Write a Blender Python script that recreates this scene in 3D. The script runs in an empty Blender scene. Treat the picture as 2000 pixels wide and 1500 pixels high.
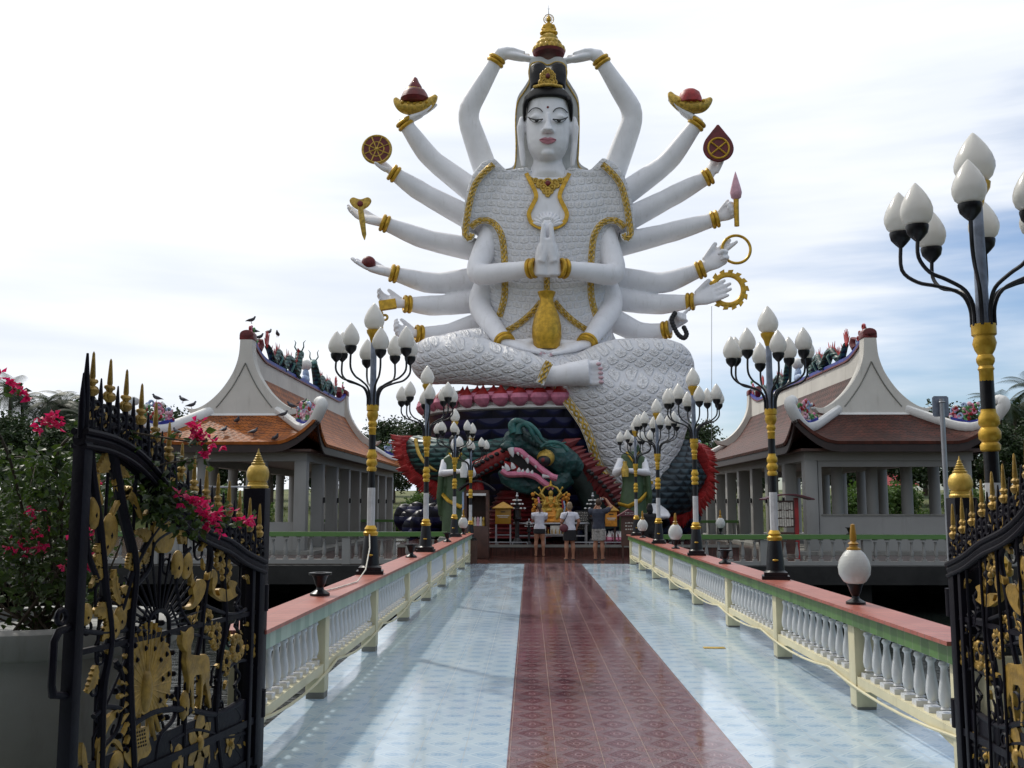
import bpy, bmesh, math, random
from mathutils import Vector, Matrix
R = math.radians
C = bpy.context.scene.collection
sc = bpy.context.scene
random.seed(7)

# ---------------- camera ----------------
FPX = 1950.0; YAW = R(1.0); PIT = math.atan(235/1950.0); CAMZ = 1.6
cd = bpy.data.cameras.new('camera'); cam = bpy.data.objects.new('camera', cd); C.objects.link(cam)
cam.location = (0, 0, CAMZ); cam.rotation_euler = (math.pi/2 + PIT, 0, YAW)
cd.sensor_width = 36; cd.lens = FPX/2000*36; cd.clip_end = 3000; cd.clip_start = 0.05
sc.camera = cam
sc.view_settings.view_transform = 'Standard'; sc.view_settings.look = 'None'
sc.view_settings.exposure = 0.2; sc.view_settings.gamma = 1
sc.cycles.max_bounces = 6; sc.cycles.transparent_max_bounces = 6
F_ = Vector((-math.sin(YAW)*math.cos(PIT), math.cos(YAW)*math.cos(PIT), math.sin(PIT)))
R_ = Vector((math.cos(YAW), math.sin(YAW), 0)); U_ = R_.cross(F_)
def ray(px, py): return F_ + R_*((px-1000)/FPX) + U_*((750-py)/FPX)
def P(px, py, Y):
    d = ray(px, py); t = Y/d.y
    return Vector((d.x*t, Y, CAMZ + d.z*t))

# ---------------- node expressions ----------------
class E:
    nt = None
    def __init__(s, v): s.v = v
    @staticmethod
    def op(o, *a):
        n = E.nt.nodes.new('ShaderNodeMath'); n.operation = o
        for i, x in enumerate(a):
            x = x.v if isinstance(x, E) else x
            if isinstance(x, (int, float)): n.inputs[i].default_value = x
            else: E.nt.links.new(x, n.inputs[i])
        return E(n.outputs[0])
    def __add__(s, o): return E.op('ADD', s, o)
    __radd__ = __add__
    def __sub__(s, o): return E.op('SUBTRACT', s, o)
    def __rsub__(s, o): return E.op('SUBTRACT', o, s)
    def __mul__(s, o): return E.op('MULTIPLY', s, o)
    __rmul__ = __mul__
    def __truediv__(s, o): return E.op('DIVIDE', s, o)
def fr(x): return E.op('FRACT', x)
def fl(x): return E.op('FLOOR', x)
def ab(x): return E.op('ABSOLUTE', x)
def mx(a, b): return E.op('MAXIMUM', a, b)
def mn(a, b): return E.op('MINIMUM', a, b)
def lt(a, b): return E.op('LESS_THAN', a, b)
def gt(a, b): return E.op('GREATER_THAN', a, b)
def sn(a): return E.op('SINE', a)
def sm(x, lo, hi):
    n = E.nt.nodes.new('ShaderNodeMapRange'); n.interpolation_type = 'SMOOTHSTEP'
    E.nt.links.new(x.v, n.inputs[0]); n.inputs[1].default_value = lo; n.inputs[2].default_value = hi
    return E(n.outputs[0])
def noise(vec, scale, detail=3, rough=.5):
    n = E.nt.nodes.new('ShaderNodeTexNoise'); n.inputs['Scale'].default_value = scale
    n.inputs['Detail'].default_value = detail; n.inputs['Roughness'].default_value = rough
    if vec is not None: E.nt.links.new(vec, n.inputs['Vector'])
    return E(n.outputs[0])
def voro(vec, scale, feat='F1', out=0):
    n = E.nt.nodes.new('ShaderNodeTexVoronoi'); n.inputs['Scale'].default_value = scale; n.feature = feat
    if vec is not None: E.nt.links.new(vec, n.inputs['Vector'])
    return E(n.outputs[out])
def mixc(f, a, b):
    n = E.nt.nodes.new('ShaderNodeMix'); n.data_type = 'RGBA'
    f = f.v if isinstance(f, E) else f
    if isinstance(f, (int, float)): n.inputs[0].default_value = f
    else: E.nt.links.new(f, n.inputs[0])
    for i, c in ((6, a), (7, b)):
        if isinstance(c, tuple): n.inputs[i].default_value = (*c, 1)
        else: E.nt.links.new(c, n.inputs[i])
    return n.outputs[2]
def coords(kind='Object'):
    t = E.nt.nodes.new('ShaderNodeTexCoord'); s = E.nt.nodes.new('ShaderNodeSeparateXYZ')
    E.nt.links.new(t.outputs[kind], s.inputs[0])
    return t.outputs[kind], E(s.outputs[0]), E(s.outputs[1]), E(s.outputs[2])
def comb(x, y, z):
    n = E.nt.nodes.new('ShaderNodeCombineXYZ')
    for i, q in enumerate((x, y, z)):
        if isinstance(q, E): E.nt.links.new(q.v, n.inputs[i])
        else: n.inputs[i].default_value = q
    return n.outputs[0]
def newmat(name, rough=.5, metal=0, spec=.5):
    m = bpy.data.materials.new(name); m.use_nodes = True; E.nt = m.node_tree
    b = m.node_tree.nodes['Principled BSDF']
    b.inputs['Roughness'].default_value = rough; b.inputs['Metallic'].default_value = metal
    b.inputs['Specular IOR Level'].default_value = spec
    return m, b
def setbump(b, h, strength=.5, dist=.02):
    n = E.nt.nodes.new('ShaderNodeBump'); n.inputs['Strength'].default_value = strength
    n.inputs['Distance'].default_value = dist; E.nt.links.new(h.v, n.inputs['Height'])
    E.nt.links.new(n.outputs[0], b.inputs['Normal'])
M = {}
def mat(name, col, rough=.5, metal=0, ns=3, na=.12, bs=None, bst=.3, bd=.01, spec=.5, dirt=0):
    m, b = newmat(name, rough, metal, spec)
    v, x, y, z = coords()
    n = noise(v, ns, 4, .6)
    c1 = tuple(max(0, c*(1-na)) for c in col); c2 = tuple(min(1, c*(1+na)) for c in col)
    o = mixc(sm(n, .3, .7), c1, c2)
    if dirt:
        w = noise(comb(x*3, y*3, z*.5), ns*1.3, 5, .7)
        o = mixc(sm(w, .52, .78)*dirt, o, (col[0]*.42, col[1]*.4, col[2]*.34))
    E.nt.links.new(o, b.inputs['Base Color'])
    if bs: setbump(b, noise(v, bs, 4, .6), bst, bd)
    M[name] = m
    return m

# ---------------- world ----------------
SUN_DIR = Vector((-.62, .78, 0)).normalized()
SUN_EL = R(48)
w = bpy.data.worlds.new("World"); sc.world = w; w.use_nodes = True; E.nt = w.node_tree
bg = w.node_tree.nodes['Background']
sky = E.nt.nodes.new('ShaderNodeTexSky'); sky.sky_type = 'NISHITA'; sky.sun_disc = False
sky.sun_elevation = SUN_EL; sky.sun_rotation = math.atan2(SUN_DIR.x, SUN_DIR.y)
sky.air_density = 1.0; sky.dust_density = 1.2; sky.ozone_density = 2.0
v, x, y, z = coords('Generated')
zz = mx(z, .0) + .09
n1 = noise(comb(x/zz*.55, y/zz*1.0, 0.0), 1.5, 6, .6)
n2 = noise(comb(x*1.3, y*1.3, z*10), 2.2, 5, .5)
n3 = noise(comb(x*1.5, y*1.5, z*5+3.3), 1.6, 3, .5)
bias = sm(x*-1.0 + z*1.3, -.28, .28)           # the sunny side is veiled in thin cloud
cov = n1*.2 + n2*.62 + n3*.3 + bias*.50
cm = sm(cov, .50, .86)
glow = sm(x*(-.62*.67) + y*(.78*.67) + z*.74, .76, .93)
soft = sm(n2*.6 + n3*.5, .35, .75)
ccol = mixc(soft, (7.0, 7.6, 8.6), (9.3, 9.5, 9.8))
ccol = mixc(glow*.9, ccol, (13.5, 13.3, 13.0))
ccol = mixc(sm(y*-1.0, -.15, .5), ccol, (6.0, 6.2, 6.7))   # unseen sky behind the camera dimmed to cut light on front faces
skyc = E.nt.nodes.new('ShaderNodeMix'); skyc.data_type = 'RGBA'; skyc.blend_type = 'MULTIPLY'; skyc.inputs[0].default_value = 1
E.nt.links.new(sky.outputs[0], skyc.inputs[6]); skyc.inputs[7].default_value = (.86, .97, 1.10, 1)
E.nt.links.new(mixc(cm, skyc.outputs[2], ccol), bg.inputs['Color'])
bg.inputs['Strength'].default_value = .1
ld = bpy.data.lights.new('sun', 'SUN'); ld.energy = 2.0; ld.angle = R(2.5); ld.color = (1, .95, .86)
lo = bpy.data.objects.new('sun', ld); C.objects.link(lo)
sd = Vector((SUN_DIR.x*math.cos(SUN_EL), SUN_DIR.y*math.cos(SUN_EL), math.sin(SUN_EL)))
lo.rotation_euler = sd.to_track_quat('Z', 'Y').to_euler()

# ---------------- materials ----------------
mat('white_paint', (.28, .28, .265), .6, ns=.8, na=.05, bs=8, bst=.15, dirt=.25)
mat('white_skin', (.80, .805, .835), .55, ns=1.2, na=.05, bs=6, bst=.12, bd=.03, dirt=.28)
mat('cream', (.62, .57, .38), .45, ns=1.5, na=.1, bs=15, bst=.15, dirt=.45)
mat('gable_white', (.60, .58, .53), .7, ns=.6, na=.08, bs=5, bst=.15, dirt=.5)
mat('trim_white', (.7, .7, .68), .6, ns=1, na=.06, bs=12, bst=.4, bd=.02, dirt=.3)
mat('baluster_white', (.6, .61, .62), .22, ns=3, na=.06, spec=.7, dirt=.2)
mat('gold', (.52, .31, .028), .38, .45, ns=6, na=.25, bs=30, bst=.3, bd=.01)
mat('old_gold', (.50, .33, .06), .42, .35, ns=9, na=.35, bs=40, bst=.4, bd=.008)
mat('gate_gold', (.29, .175, .028), .45, .3, ns=14, na=.35, bs=60, bst=.6, bd=.006)
mat('gate_black', (.004, .003, .007), .5, 0, spec=.15, ns=6, na=.3, bs=25, bst=.25)
mat('lamp_black', (.008, .008, .010), .35, 0, spec=.35, ns=8, na=.4, bs=20, bst=.2)
mat('lamp_grey', (.19, .22, .28), .5, .2, ns=12, na=.25, dirt=.5)
mat('lamp_white', (.5, .5, .5), .5, ns=8, na=.15, dirt=.5)
mat('hair_black', (.006, .006, .007), .5, spec=.25, bs=9, bst=.5, bd=.03)
mat('veil_grey', (.50, .51, .50), .6, ns=1.5, na=.1, bs=6, bst=.2, bd=.03, dirt=.5)
mat('flame_red', (.42, .02, .02), .5, ns=4, na=.3)
mat('deep_red', (.13, .010, .012), .5, ns=4, na=.3, bs=14, bst=.3, bd=.02)
mat('bright_red', (.30, .014, .014), .5, ns=4, na=.3, bs=10, bst=.4, bd=.02)
mat('pink', (.62, .2, .3), .5, ns=4, na=.2)
mat('pale_pink', (.62, .35, .42), .5, ns=4, na=.2)
mat('lip_pink', (.52, .22, .27), .4)
mat('nail_pink', (.62, .42, .46), .4)
mat('teal', (.02, .11, .10), .4, ns=3, na=.5, bs=7, bst=.6, bd=.04)
mat('roof_blue', (.02, .03, .28), .5, ns=5, na=.3)
mat('leaf_green', (.10, .28, .09), .6, ns=5, na=.3)
mat('sky_blue_paint', (.32, .42, .6), .6, ns=5, na=.2)
mat('ink', (.01, .01, .012), .5)
mat('eye_white', (.6, .6, .6), .3)
mat('silver', (.45, .46, .48), .3, .6)
mat('grey_metal', (.3, .31, .33), .4, .5, dirt=.3)
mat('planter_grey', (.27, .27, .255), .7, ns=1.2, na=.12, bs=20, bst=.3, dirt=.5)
mat('concrete', (.20, .20, .18), .8, ns=2, na=.2, bs=14, bst=.4, dirt=.4)
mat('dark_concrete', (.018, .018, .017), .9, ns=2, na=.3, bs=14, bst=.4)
mat('wood_dark', (.07, .03, .02), .5, ns=4, na=.3)
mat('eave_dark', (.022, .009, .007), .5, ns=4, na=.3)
mat('bark', (.06, .045, .03), .9, ns=6, na=.3, bs=30, bst=.6)
mat('robe_green', (.045, .085, .035), .5, ns=4, na=.2, bs=6, bst=.3, bd=.03)
mat('orange_cloth', (.55, .22, .02), .7, ns=8, na=.3)
mat('box_yellow', (.33, .17, .010), .4, ns=5, na=.1)
mat('human_skin', (.36, .17, .10), .55, ns=20, na=.1)
mat('white_shirt', (.6, .6, .66), .8, ns=12, na=.08, bs=25, bst=.3, bd=.01)
mat('black_cloth', (.012, .012, .014), .85, ns=12, na=.2)
mat('navy_cloth', (.035, .04, .06), .85, ns=12, na=.2, bs=25, bst=.4, bd=.01)
mat('grey_shorts', (.3, .29, .27), .85, ns=25, na=.3)
mat('brown_hair', (.05, .025, .012), .6, bs=60, bst=.6, bd=.01)
mat('blond_hair', (.20, .14, .08), .6, bs=60, bst=.6, bd=.01)
mat('maroon_bag', (.10, .02, .03), .5)
mat('pigeon_grey', (.05, .055, .07), .6, ns=20, na=.3)
mat('flower_magenta', (.62, .02, .16), .6, ns=9, na=.3)
mat('board_black', (.015, .014, .016), .4)
mat('paper', (.55, .52, .45), .8, ns=20, na=.2)
mat('jade_dark', (.006, .018, .016), .5, ns=5, na=.4)
mat('horn_grey', (.35, .37, .36), .5)

def leafmat(name, c1, c2, tr=.25, rough=.55):
    m, b = newmat(name, rough)
    g = E.nt.nodes.new('ShaderNodeNewGeometry')
    v, x, y, z = coords()
    n = noise(v, .9, 3)
    o = mixc(E(g.outputs['Random Per Island'])*.7 + n*.4, c1, c2)
    E.nt.links.new(o, b.inputs['Base Color'])
    t = E.nt.nodes.new('ShaderNodeBsdfTranslucent'); E.nt.links.new(o, t.inputs[0])
    s = E.nt.nodes.new('ShaderNodeMixShader'); s.inputs[0].default_value = tr
    E.nt.links.new(b.outputs[0], s.inputs[1]); E.nt.links.new(t.outputs[0], s.inputs[2])
    E.nt.links.new(s.outputs[0], E.nt.nodes['Material Output'].inputs[0])
    M[name] = m
leafmat('tree_leaf', (.012, .026, .008), (.04, .07, .02))
leafmat('palm_leaf', (.012, .024, .008), (.03, .055, .018))
leafmat('shrub_leaf', (.04, .09, .015), (.10, .17, .03), .35)
leafmat('bougainvillea_leaf', (.007, .02, .004), (.055, .095, .012), .35, .45)
leafmat('bract', (.48, .008, .07), (.72, .015, .15), .35)
leafmat('grass_blade', (.09, .13, .02), (.20, .22, .05), .3)

# glossy pale blue tiles
T = .296; X0 = -.13
def tilemat(name, red):
    m, b = newmat(name, .09, spec=.55)
    v, x, y, z = coords()
    gx = (x - X0)/T; gy = y/T
    a = ab(fr(gx) - .5); c = ab(fr(gy) - .5)
    a2 = .5 - a; c2 = .5 - c
    d = a/.37 + c/.45
    oc = mx(mx(a2, c2), (a2 + c2)*.72)
    n = noise(v, 1.3, 4); n2 = noise(v, 40, 3)
    idn = E.op('FRACT', sn(fl(gx)*12.9898 + fl(gy)*78.233)*43758.5)
    grout = mx(gt(a, .4955), gt(c, .4955))
    if red:
        ground = mixc(sm(n2, .3, .7), (.13, .075, .085), (.19, .115, .13))
        redc = mixc(sm(n2, .3, .7), (.075, .012, .018), (.115, .024, .032))
        dark = mixc(sm(n2, .4, .6), (.09, .035, .04), (.20, .09, .10))
        o = mixc(lt(d, 1.0), ground, redc)
        o = mixc(lt(ab(d - .74), .05), o, ground)
        o = mixc(lt(ab(d - .46), .035), o, (.24, .15, .165))
        r1 = ab(a*a + c*c - .0065)
        o = mixc(lt(r1, .0022), o, (.30, .20, .21))
        o = mixc(lt(oc, .255), o, dark)
        o = mixc(lt(ab(oc - .2), .012), o, (.22, .13, .14))
        o = mixc(lt(ab(oc - .11), .03)*gt(sn((x+y)*170.0), -.2), o, (.2, .11, .12))
        o = mixc(grout*.9, o, (.30, .22, .15))
    else:
        base = mixc(sm(n, .3, .7), (.39, .50, .60), (.47, .57, .64))
        pale = (.50, .61, .67); blue = (.15, .30, .48)
        wv = sm(n2, .35, .65)
        o = mixc(lt(ab(a/.42 + c/.42 - 1.0), .06), base, pale)
        r = a*a/.05 + c*c/.018
        o = mixc(lt(r, 1.0)*(wv*.5 + .2), o, blue)
        r = a2*a2/.02 + c2*c2/.03
        o = mixc(lt(r, 1.0)*(wv*.4 + .15), o, blue)
        o = mixc(lt(ab(d - .85), .07)*wv*.55, o, blue)
        o = mixc(idn*.12, o, (.42, .56, .66))
        o = mixc(grout*.8, o, (.30, .28, .22))
    st = noise(comb(x*1.0, y*.35, z), 2.3, 5, .65)
    o = mixc(sm(st, .56, .75)*.22, o, (.16, .14, .12))
    E.nt.links.new(o, b.inputs['Base Color'])
    n5 = noise(v, 6, 5, .75)
    rr = sm(st, .35, .75)*.16 + .07 + (grout*.3) + sm(n5, .55, .75)*.08
    E.nt.links.new(rr.v, b.inputs['Roughness'])
    setbump(b, (1.0 - grout)*.5 + noise(v, 2.6, 2)*.9 + idn*.0, .22, .006)
    M[name] = m
tilemat('tile_blue', False); tilemat('tile_red', True)

# plank like glossy brown tiles of the far platform
m, b = newmat('tile_brown', .14); v, x, y, z = coords()
pl = gt(ab(fr(x/.15) - .5), .47); n = noise(comb(x*8, y*.8, z), 3, 4)
o = mixc(sm(n, .3, .7), (.035, .016, .013), (.085, .03, .024)); o = mixc(pl*.8, o, (.015, .01, .01))
E.nt.links.new(o, b.inputs['Base Color']); M['tile_brown'] = m
# terracotta capping tiles with pale joints
m, b = newmat('cap_tile', .35); v, x, y, z = coords()
j = mx(gt(ab(fr(y/.12) - .5), .44), gt(ab(fr(x/.32+.15) - .5), .49)); n = noise(v, 3, 5, .7)
idn = fr(sn(fl(y/.12)*12.98 + 3.0)*437.5)
o = mixc(sm(n, .3, .7), (.27, .065, .045), (.42, .125, .09)); o = mixc(idn*.45, o, (.40, .15, .11))
o = mixc(j*.8, o, (.20, .10, .08)); E.nt.links.new(o, b.inputs['Base Color']); setbump(b, 1.0 - j, .4, .004); M['cap_tile'] = m
# green glazed fascia
for nm, ca, cb in (('green_tile', (.055, .13, .035), (.09, .20, .05)), ('pale_green_tile', (.18, .30, .22), (.34, .46, .36))):
    m, b = newmat(nm, .3); v, x, y, z = coords(); j = gt(ab(fr(y/.14) - .5), .475); n = noise(comb(x, y*3, z*.8), 3, 5, .7)
    idn = fr(sn(fl(y/.14)*12.98)*437.5)
    o = mixc(sm(n*.6 + idn*.4, .25, .7), ca, cb); o = mixc(j*.7, o, (.25, .28, .2))
    E.nt.links.new(o, b.inputs['Base Color']); M[nm] = m
# roof tiles: scales laid in staggered courses (UV in metres)
def roofmat(name, c1, c2, c3):
    m, b = newmat(name, .6, spec=.22); t = E.nt.nodes.new('ShaderNodeUVMap'); s = E.nt.nodes.new('ShaderNodeSeparateXYZ')
    E.nt.links.new(t.outputs[0], s.inputs[0]); u = E(s.outputs[0]); v2 = E(s.outputs[1])
    row = fl(v2/.25); a = ab(fr(u/.29 + fr(row*.5)) - .5); c = fr(v2/.25)
    h = c - a*.9
    idn = fr(sn(fl(u/.29 + fr(row*.5))*12.98 + row*78.2)*4375.5)
    vv, x, y, z = coords(); n = noise(vv, .9, 5, .7)
    o = mixc(idn, c1, c2); o = mixc(sm(n, .45, .7)*.75, o, c3)
    edge = mx(lt(ab(c - a*.9 - .12), .09), lt(ab(c - a*.9 + .0 - .98), .08))
    o = mixc(edge*.85, o, (.012, .008, .006))
    E.nt.links.new(o, b.inputs['Base Color']); setbump(b, mn(h, .45) + (1.0 - edge)*.3, .8, .03); M[name] = m
roofmat('roof_orange', (.25, .068, .011), (.40, .115, .016), (.12, .042, .018))
roofmat('roof_brown', (.055, .017, .011), (.10, .028, .018), (.035, .016, .012))
# embossed robes: rows of rosettes
def robemat(name, s, vs, stag, dist):
    m, b = newmat(name, .6); v, x, y, z = coords()
    wob = noise(v, .5, 2)
    u = (x + y*.35 + wob*.5)/s; q = (z - y*.75 + wob*.5)/(s*vs)
    if stag:                       # diamond lattice
        uu = u + q; q = u - q; u = uu
        row = 0.0
        a = ab(fr(u) - .5); c = ab(fr(q) - .5)
        r = mx(a, c)
    else:
        row = fl(q); a = ab(fr(u + fr(row*.5)) - .5); c = ab(fr(q) - .5); r = mx(a*1.0, c*1.12)
    r = r*.5 + E.op('SQRT', a*a + c*c)*.5; pet = sn(E.op('ARCTAN2', a, c)*8.0)*sn(r*22.0)
    body = 1.0 - sm(r + noise(v, 3, 3)*.08 - .04, .33, .47)
    h = body*(.75 + pet*.25) + noise(v, 5, 4, .7)*.35
    o = mixc(body, (.66, .67, .70), (.78, .78, .79))
    w2 = noise(comb(x*1.5, y*1.5, z*.35), 1.4, 5, .7)
    o = mixc(sm(w2, .55, .8)*.35, o, (.36, .35, .33))
    E.nt.links.new(o, b.inputs['Base Color']); setbump(b, h, .8, dist); M[name] = m
robemat('robe_rosettes', .33, .80, False, .055); robemat('robe_diamonds', .60, .66, True, .08)
# scales
def scalemat(name, c1, c2, s, dist=.08):
    m, b = newmat(name, .45); v, x, y, z = coords()
    row = fl(z/(s*.5) ); a = ab(fr((x + y*.6)/s + fr(row*.5)) - .5); c = fr(z/(s*.5))
    h = c - a*a*2.4
    o = mixc(sm(h, .05, .5), c1, c2); n = noise(v, 1.0, 3); o = mixc(sm(n, .4, .7)*.5, o, c1)
    E.nt.links.new(o, b.inputs['Base Color']); setbump(b, mn(h, .5), 1.0, dist); M[name] = m
scalemat('dragon_scales', (.003, .022, .023), (.02, .10, .09), .34)
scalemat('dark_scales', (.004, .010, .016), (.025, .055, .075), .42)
scalemat('navy_waves', (.0015, .002, .012), (.005, .008, .06), .8, .12)
m, b = newmat('jaw_teal', .4); v, x, y, z = coords(); n = noise(v, 1.6, 5, .7)
o = mixc(sm(n, .35, .68), (.004, .022, .022), (.013, .08, .075)); E.nt.links.new(o, b.inputs['Base Color'])
setbump(b, voro(v, 5)+n, .8, .06); M['jaw_teal'] = m
# milky lamp glass
m, b = newmat('milk_glass', .22, spec=.6); v, x, y, z = coords(); n = noise(v, 8, 3)
E.nt.links.new(mixc(n, (.70, .69, .65), (.76, .75, .71)), b.inputs['Base Color'])
b.inputs['Subsurface Weight'].default_value = .0
t = E.nt.nodes.new('ShaderNodeBsdfTranslucent'); t.inputs[0].default_value = (.85, .84, .8, 1)
s = E.nt.nodes.new('ShaderNodeMixShader'); s.inputs[0].default_value = .3
E.nt.links.new(b.outputs[0], s.inputs[1]); E.nt.links.new(t.outputs[0], s.inputs[2])
E.nt.links.new(s.outputs[0], E.nt.nodes['Material Output'].inputs[0]); M['milk_glass'] = m
# ribbed clear glass
m, b = newmat('ribbed_glass', .12, spec=.8); b.inputs['Base Color'].default_value = (.68, .69, .66, 1)
b.inputs['Transmission Weight'].default_value = .3; b.inputs['IOR'].default_value = 1.2
v, x, y, z = coords(); ang = E.op('ARCTAN2', x, y); setbump(b, sn(ang*48.0)*.5 + sn(z*520.0)*.5, .35, .002); M['ribbed_glass'] = m
# water
m, b = newmat('pond', .06, spec=.5); b.inputs['Base Color'].default_value = (.012, .016, .014, 1)
v, x, y, z = coords(); setbump(b, noise(comb(x*.7, y*1.6, z), 2.2, 4, .6) + noise(comb(x*.7, y*2.2, z), 7, 3, .6)*.3, .55, .05); M['pond'] = m
# ground
m, b = newmat('soil', .95); v, x, y, z = coords(); n = noise(v, .12, 5, .6); n2 = noise(v, 3, 5, .7)
o = mixc(sm(n, .35, .65), (.035, .065, .015), (.14, .15, .045)); o = mixc(n2*.5, o, (.04, .05, .02))
E.nt.links.new(o, b.inputs['Base Color']); setbump(b, n2, .8, .1); M['soil'] = m

# ---------------- mesh building ----------------
def V(*a): return Vector(a)
class MB:
    def __init__(s): s.v = []; s.f = []; s.uv = {}
    def add(s, vs, fs):
        o = len(s.v); s.v += [Vector(q) for q in vs]; s.f += [tuple(i+o for i in f) for f in fs]
        return s
    def box(s, c, d, rz=0):
        c = Vector(c); hx, hy, hz = d[0]/2, d[1]/2, d[2]/2; m = Matrix.Rotation(rz, 3, 'Z')
        vs = [c + m @ V(a*hx, b_*hy, e*hz) for e in (-1, 1) for b_ in (-1, 1) for a in (-1, 1)]
        return s.add(vs, [(0,2,3,1),(4,5,7,6),(0,1,5,4),(2,6,7,3),(0,4,6,2),(1,3,7,5)])
    def box2(s, a, b_):
        return s.box([(p+q)/2 for p, q in zip(a, b_)], [abs(p-q) for p, q in zip(a, b_)])
    def rings(s, rs, cap=True, closed=True):
        n = len(rs[0]); vs = [p for r_ in rs for p in r_]; fs = []
        for i in range(len(rs)-1):
            for j in range(n if closed else n-1):
                k = (j+1) % n
                fs.append((i*n+j, i*n+k, (i+1)*n+k, (i+1)*n+j))
        if cap and closed:
            fs.append(tuple(reversed(range(n)))); fs.append(tuple((len(rs)-1)*n+j for j in range(n)))
        return s.add(vs, fs)
    def lathe(s, prof, c=(0,0,0), n=16, axis=None, ph=0):
        c = Vector(c); q = Vector(axis).normalized().to_track_quat('Z', 'Y') if axis is not None else None
        rs = []
        for r_, z in prof:
            ring = [V(r_*math.cos(ph+2*math.pi*j/n), r_*math.sin(ph+2*math.pi*j/n), z) for j in range(n)]
            rs.append([c + (q @ p if q else p) for p in ring])
        return s.rings(rs)
    def tube(s, pts, rad, n=10, b_=None, sd=None, cap=True):
        """rad along sd (or round); b_ = radii across"""
        pts = [Vector(p) for p in pts]; k = len(pts)
        if not isinstance(rad, (list, tuple)): rad = [rad]*k
        if b_ is None: b_ = rad
        elif not isinstance(b_, (list, tuple)): b_ = [b_]*k
        up = Vector(sd) if sd is not None else None; rs = []
        for i in range(k):
            t = (pts[min(i+1, k-1)] - pts[max(i-1, 0)]).normalized()
            if 0 < i < k-1:
                t1 = (pts[i]-pts[i-1]).normalized(); t2 = (pts[i+1]-pts[i]).normalized(); t = (t1+t2).normalized()
            if up is None: up = t.orthogonal().normalized()
            e1 = (up - t*up.dot(t)); 
            if e1.length < 1e-5: e1 = t.orthogonal()
            e1.normalize(); e2 = t.cross(e1)
            if sd is None: up = e1
            st = 1.0
            if 0 < i < k-1: st = min(1.35, 1/max(.3, math.cos(t1.angle(t2)/2)))
            rs.append([pts[i] + (e1*rad[i]*math.cos(2*math.pi*j/n) + e2*b_[i]*math.sin(2*math.pi*j/n))*st for j in range(n)])
        return s.rings(rs, cap)
    def ell(s, c, r_, n=12, m_=8, rot=None):
        c = Vector(c)
        if not isinstance(r_, (list, tuple, Vector)): r_ = (r_,)*3
        vs = []; fs = []
        q = rot or Matrix.Identity(3)
        for i in range(1, m_):
            a = math.pi*i/m_
            for j in range(n):
                t = 2*math.pi*j/n
                vs.append(c + q @ V(r_[0]*math.sin(a)*math.cos(t), r_[1]*math.sin(a)*math.sin(t), r_[2]*math.cos(a)))
        top = len(vs); vs.append(c + q @ V(0,0,r_[2])); vs.append(c + q @ V(0,0,-r_[2]))
        for i in range(m_-2):
            for j in range(n):
                k = (j+1) % n; fs.append((i*n+j, (i+1)*n+j, (i+1)*n+k, i*n+k))
        for j in range(n):
            k = (j+1) % n; fs.append((top, j, k)); fs.append((top+1, (m_-2)*n+k, (m_-2)*n+j))
        return s.add(vs, fs)
    def prism(s, pts, off):
        pts = [Vector(p) for p in pts]; off = Vector(off); n = len(pts)
        vs = [p - off/2 for p in pts] + [p + off/2 for p in pts]
        fs = [tuple(range(n)), tuple(reversed(range(n, 2*n)))] + [(j, (j+1) % n, n+(j+1) % n, n+j) for j in range(n)]
        return s.add(vs, fs)
    def torus(s, c, axis, R1, r2, n=24, m_=8, flat=1.0):
        c = Vector(c); q = Vector(axis).normalized().to_track_quat('Z', 'Y'); vs = []; fs = []
        for i in range(n):
            t = 2*math.pi*i/n
            for j in range(m_):
                a = 2*math.pi*j/m_
                vs.append(c + q @ V((R1+r2*math.cos(a))*math.cos(t), (R1+r2*math.cos(a))*math.sin(t), r2*flat*math.sin(a)))
        for i in range(n):
            for j in range(m_):
                fs.append((i*m_+j, ((i+1) % n)*m_+j, ((i+1) % n)*m_+(j+1) % m_, i*m_+(j+1) % m_))
        return s.add(vs, fs)
    def ribbon(s, pts, nrm, w, th):
        """flat band through pts, thickness along nrm"""
        pts = [Vector(p) for p in pts]; k = len(pts); rs = []
        for i in range(k):
            t = (pts[min(i+1, k-1)] - pts[max(i-1, 0)]).normalized(); nn = Vector(nrm[i] if isinstance(nrm, list) else nrm)
            sd = t.cross(nn).normalized(); ww = w[i] if isinstance(w, list) else w
            rs.append([pts[i]-sd*ww/2, pts[i]+sd*ww/2, pts[i]+sd*ww/2+nn*th, pts[i]-sd*ww/2+nn*th])
        return s.rings(rs)
ORIG = {}
NAMES = {}
def finish(me, name, mtl, parent, loc, smooth, sharp):
    if smooth:
        for p in me.polygons: p.use_smooth = True
        if sharp: me.set_sharp_from_angle(angle=R(sharp))
    me.materials.append(M[mtl])
    o = bpy.data.objects.new(name, me); C.objects.link(o)
    if parent is not None: o.parent = parent; ORIG[o.name] = ORIG[parent.name]
    else: o.location = loc; ORIG[o.name] = Vector(loc)
    return o
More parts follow.
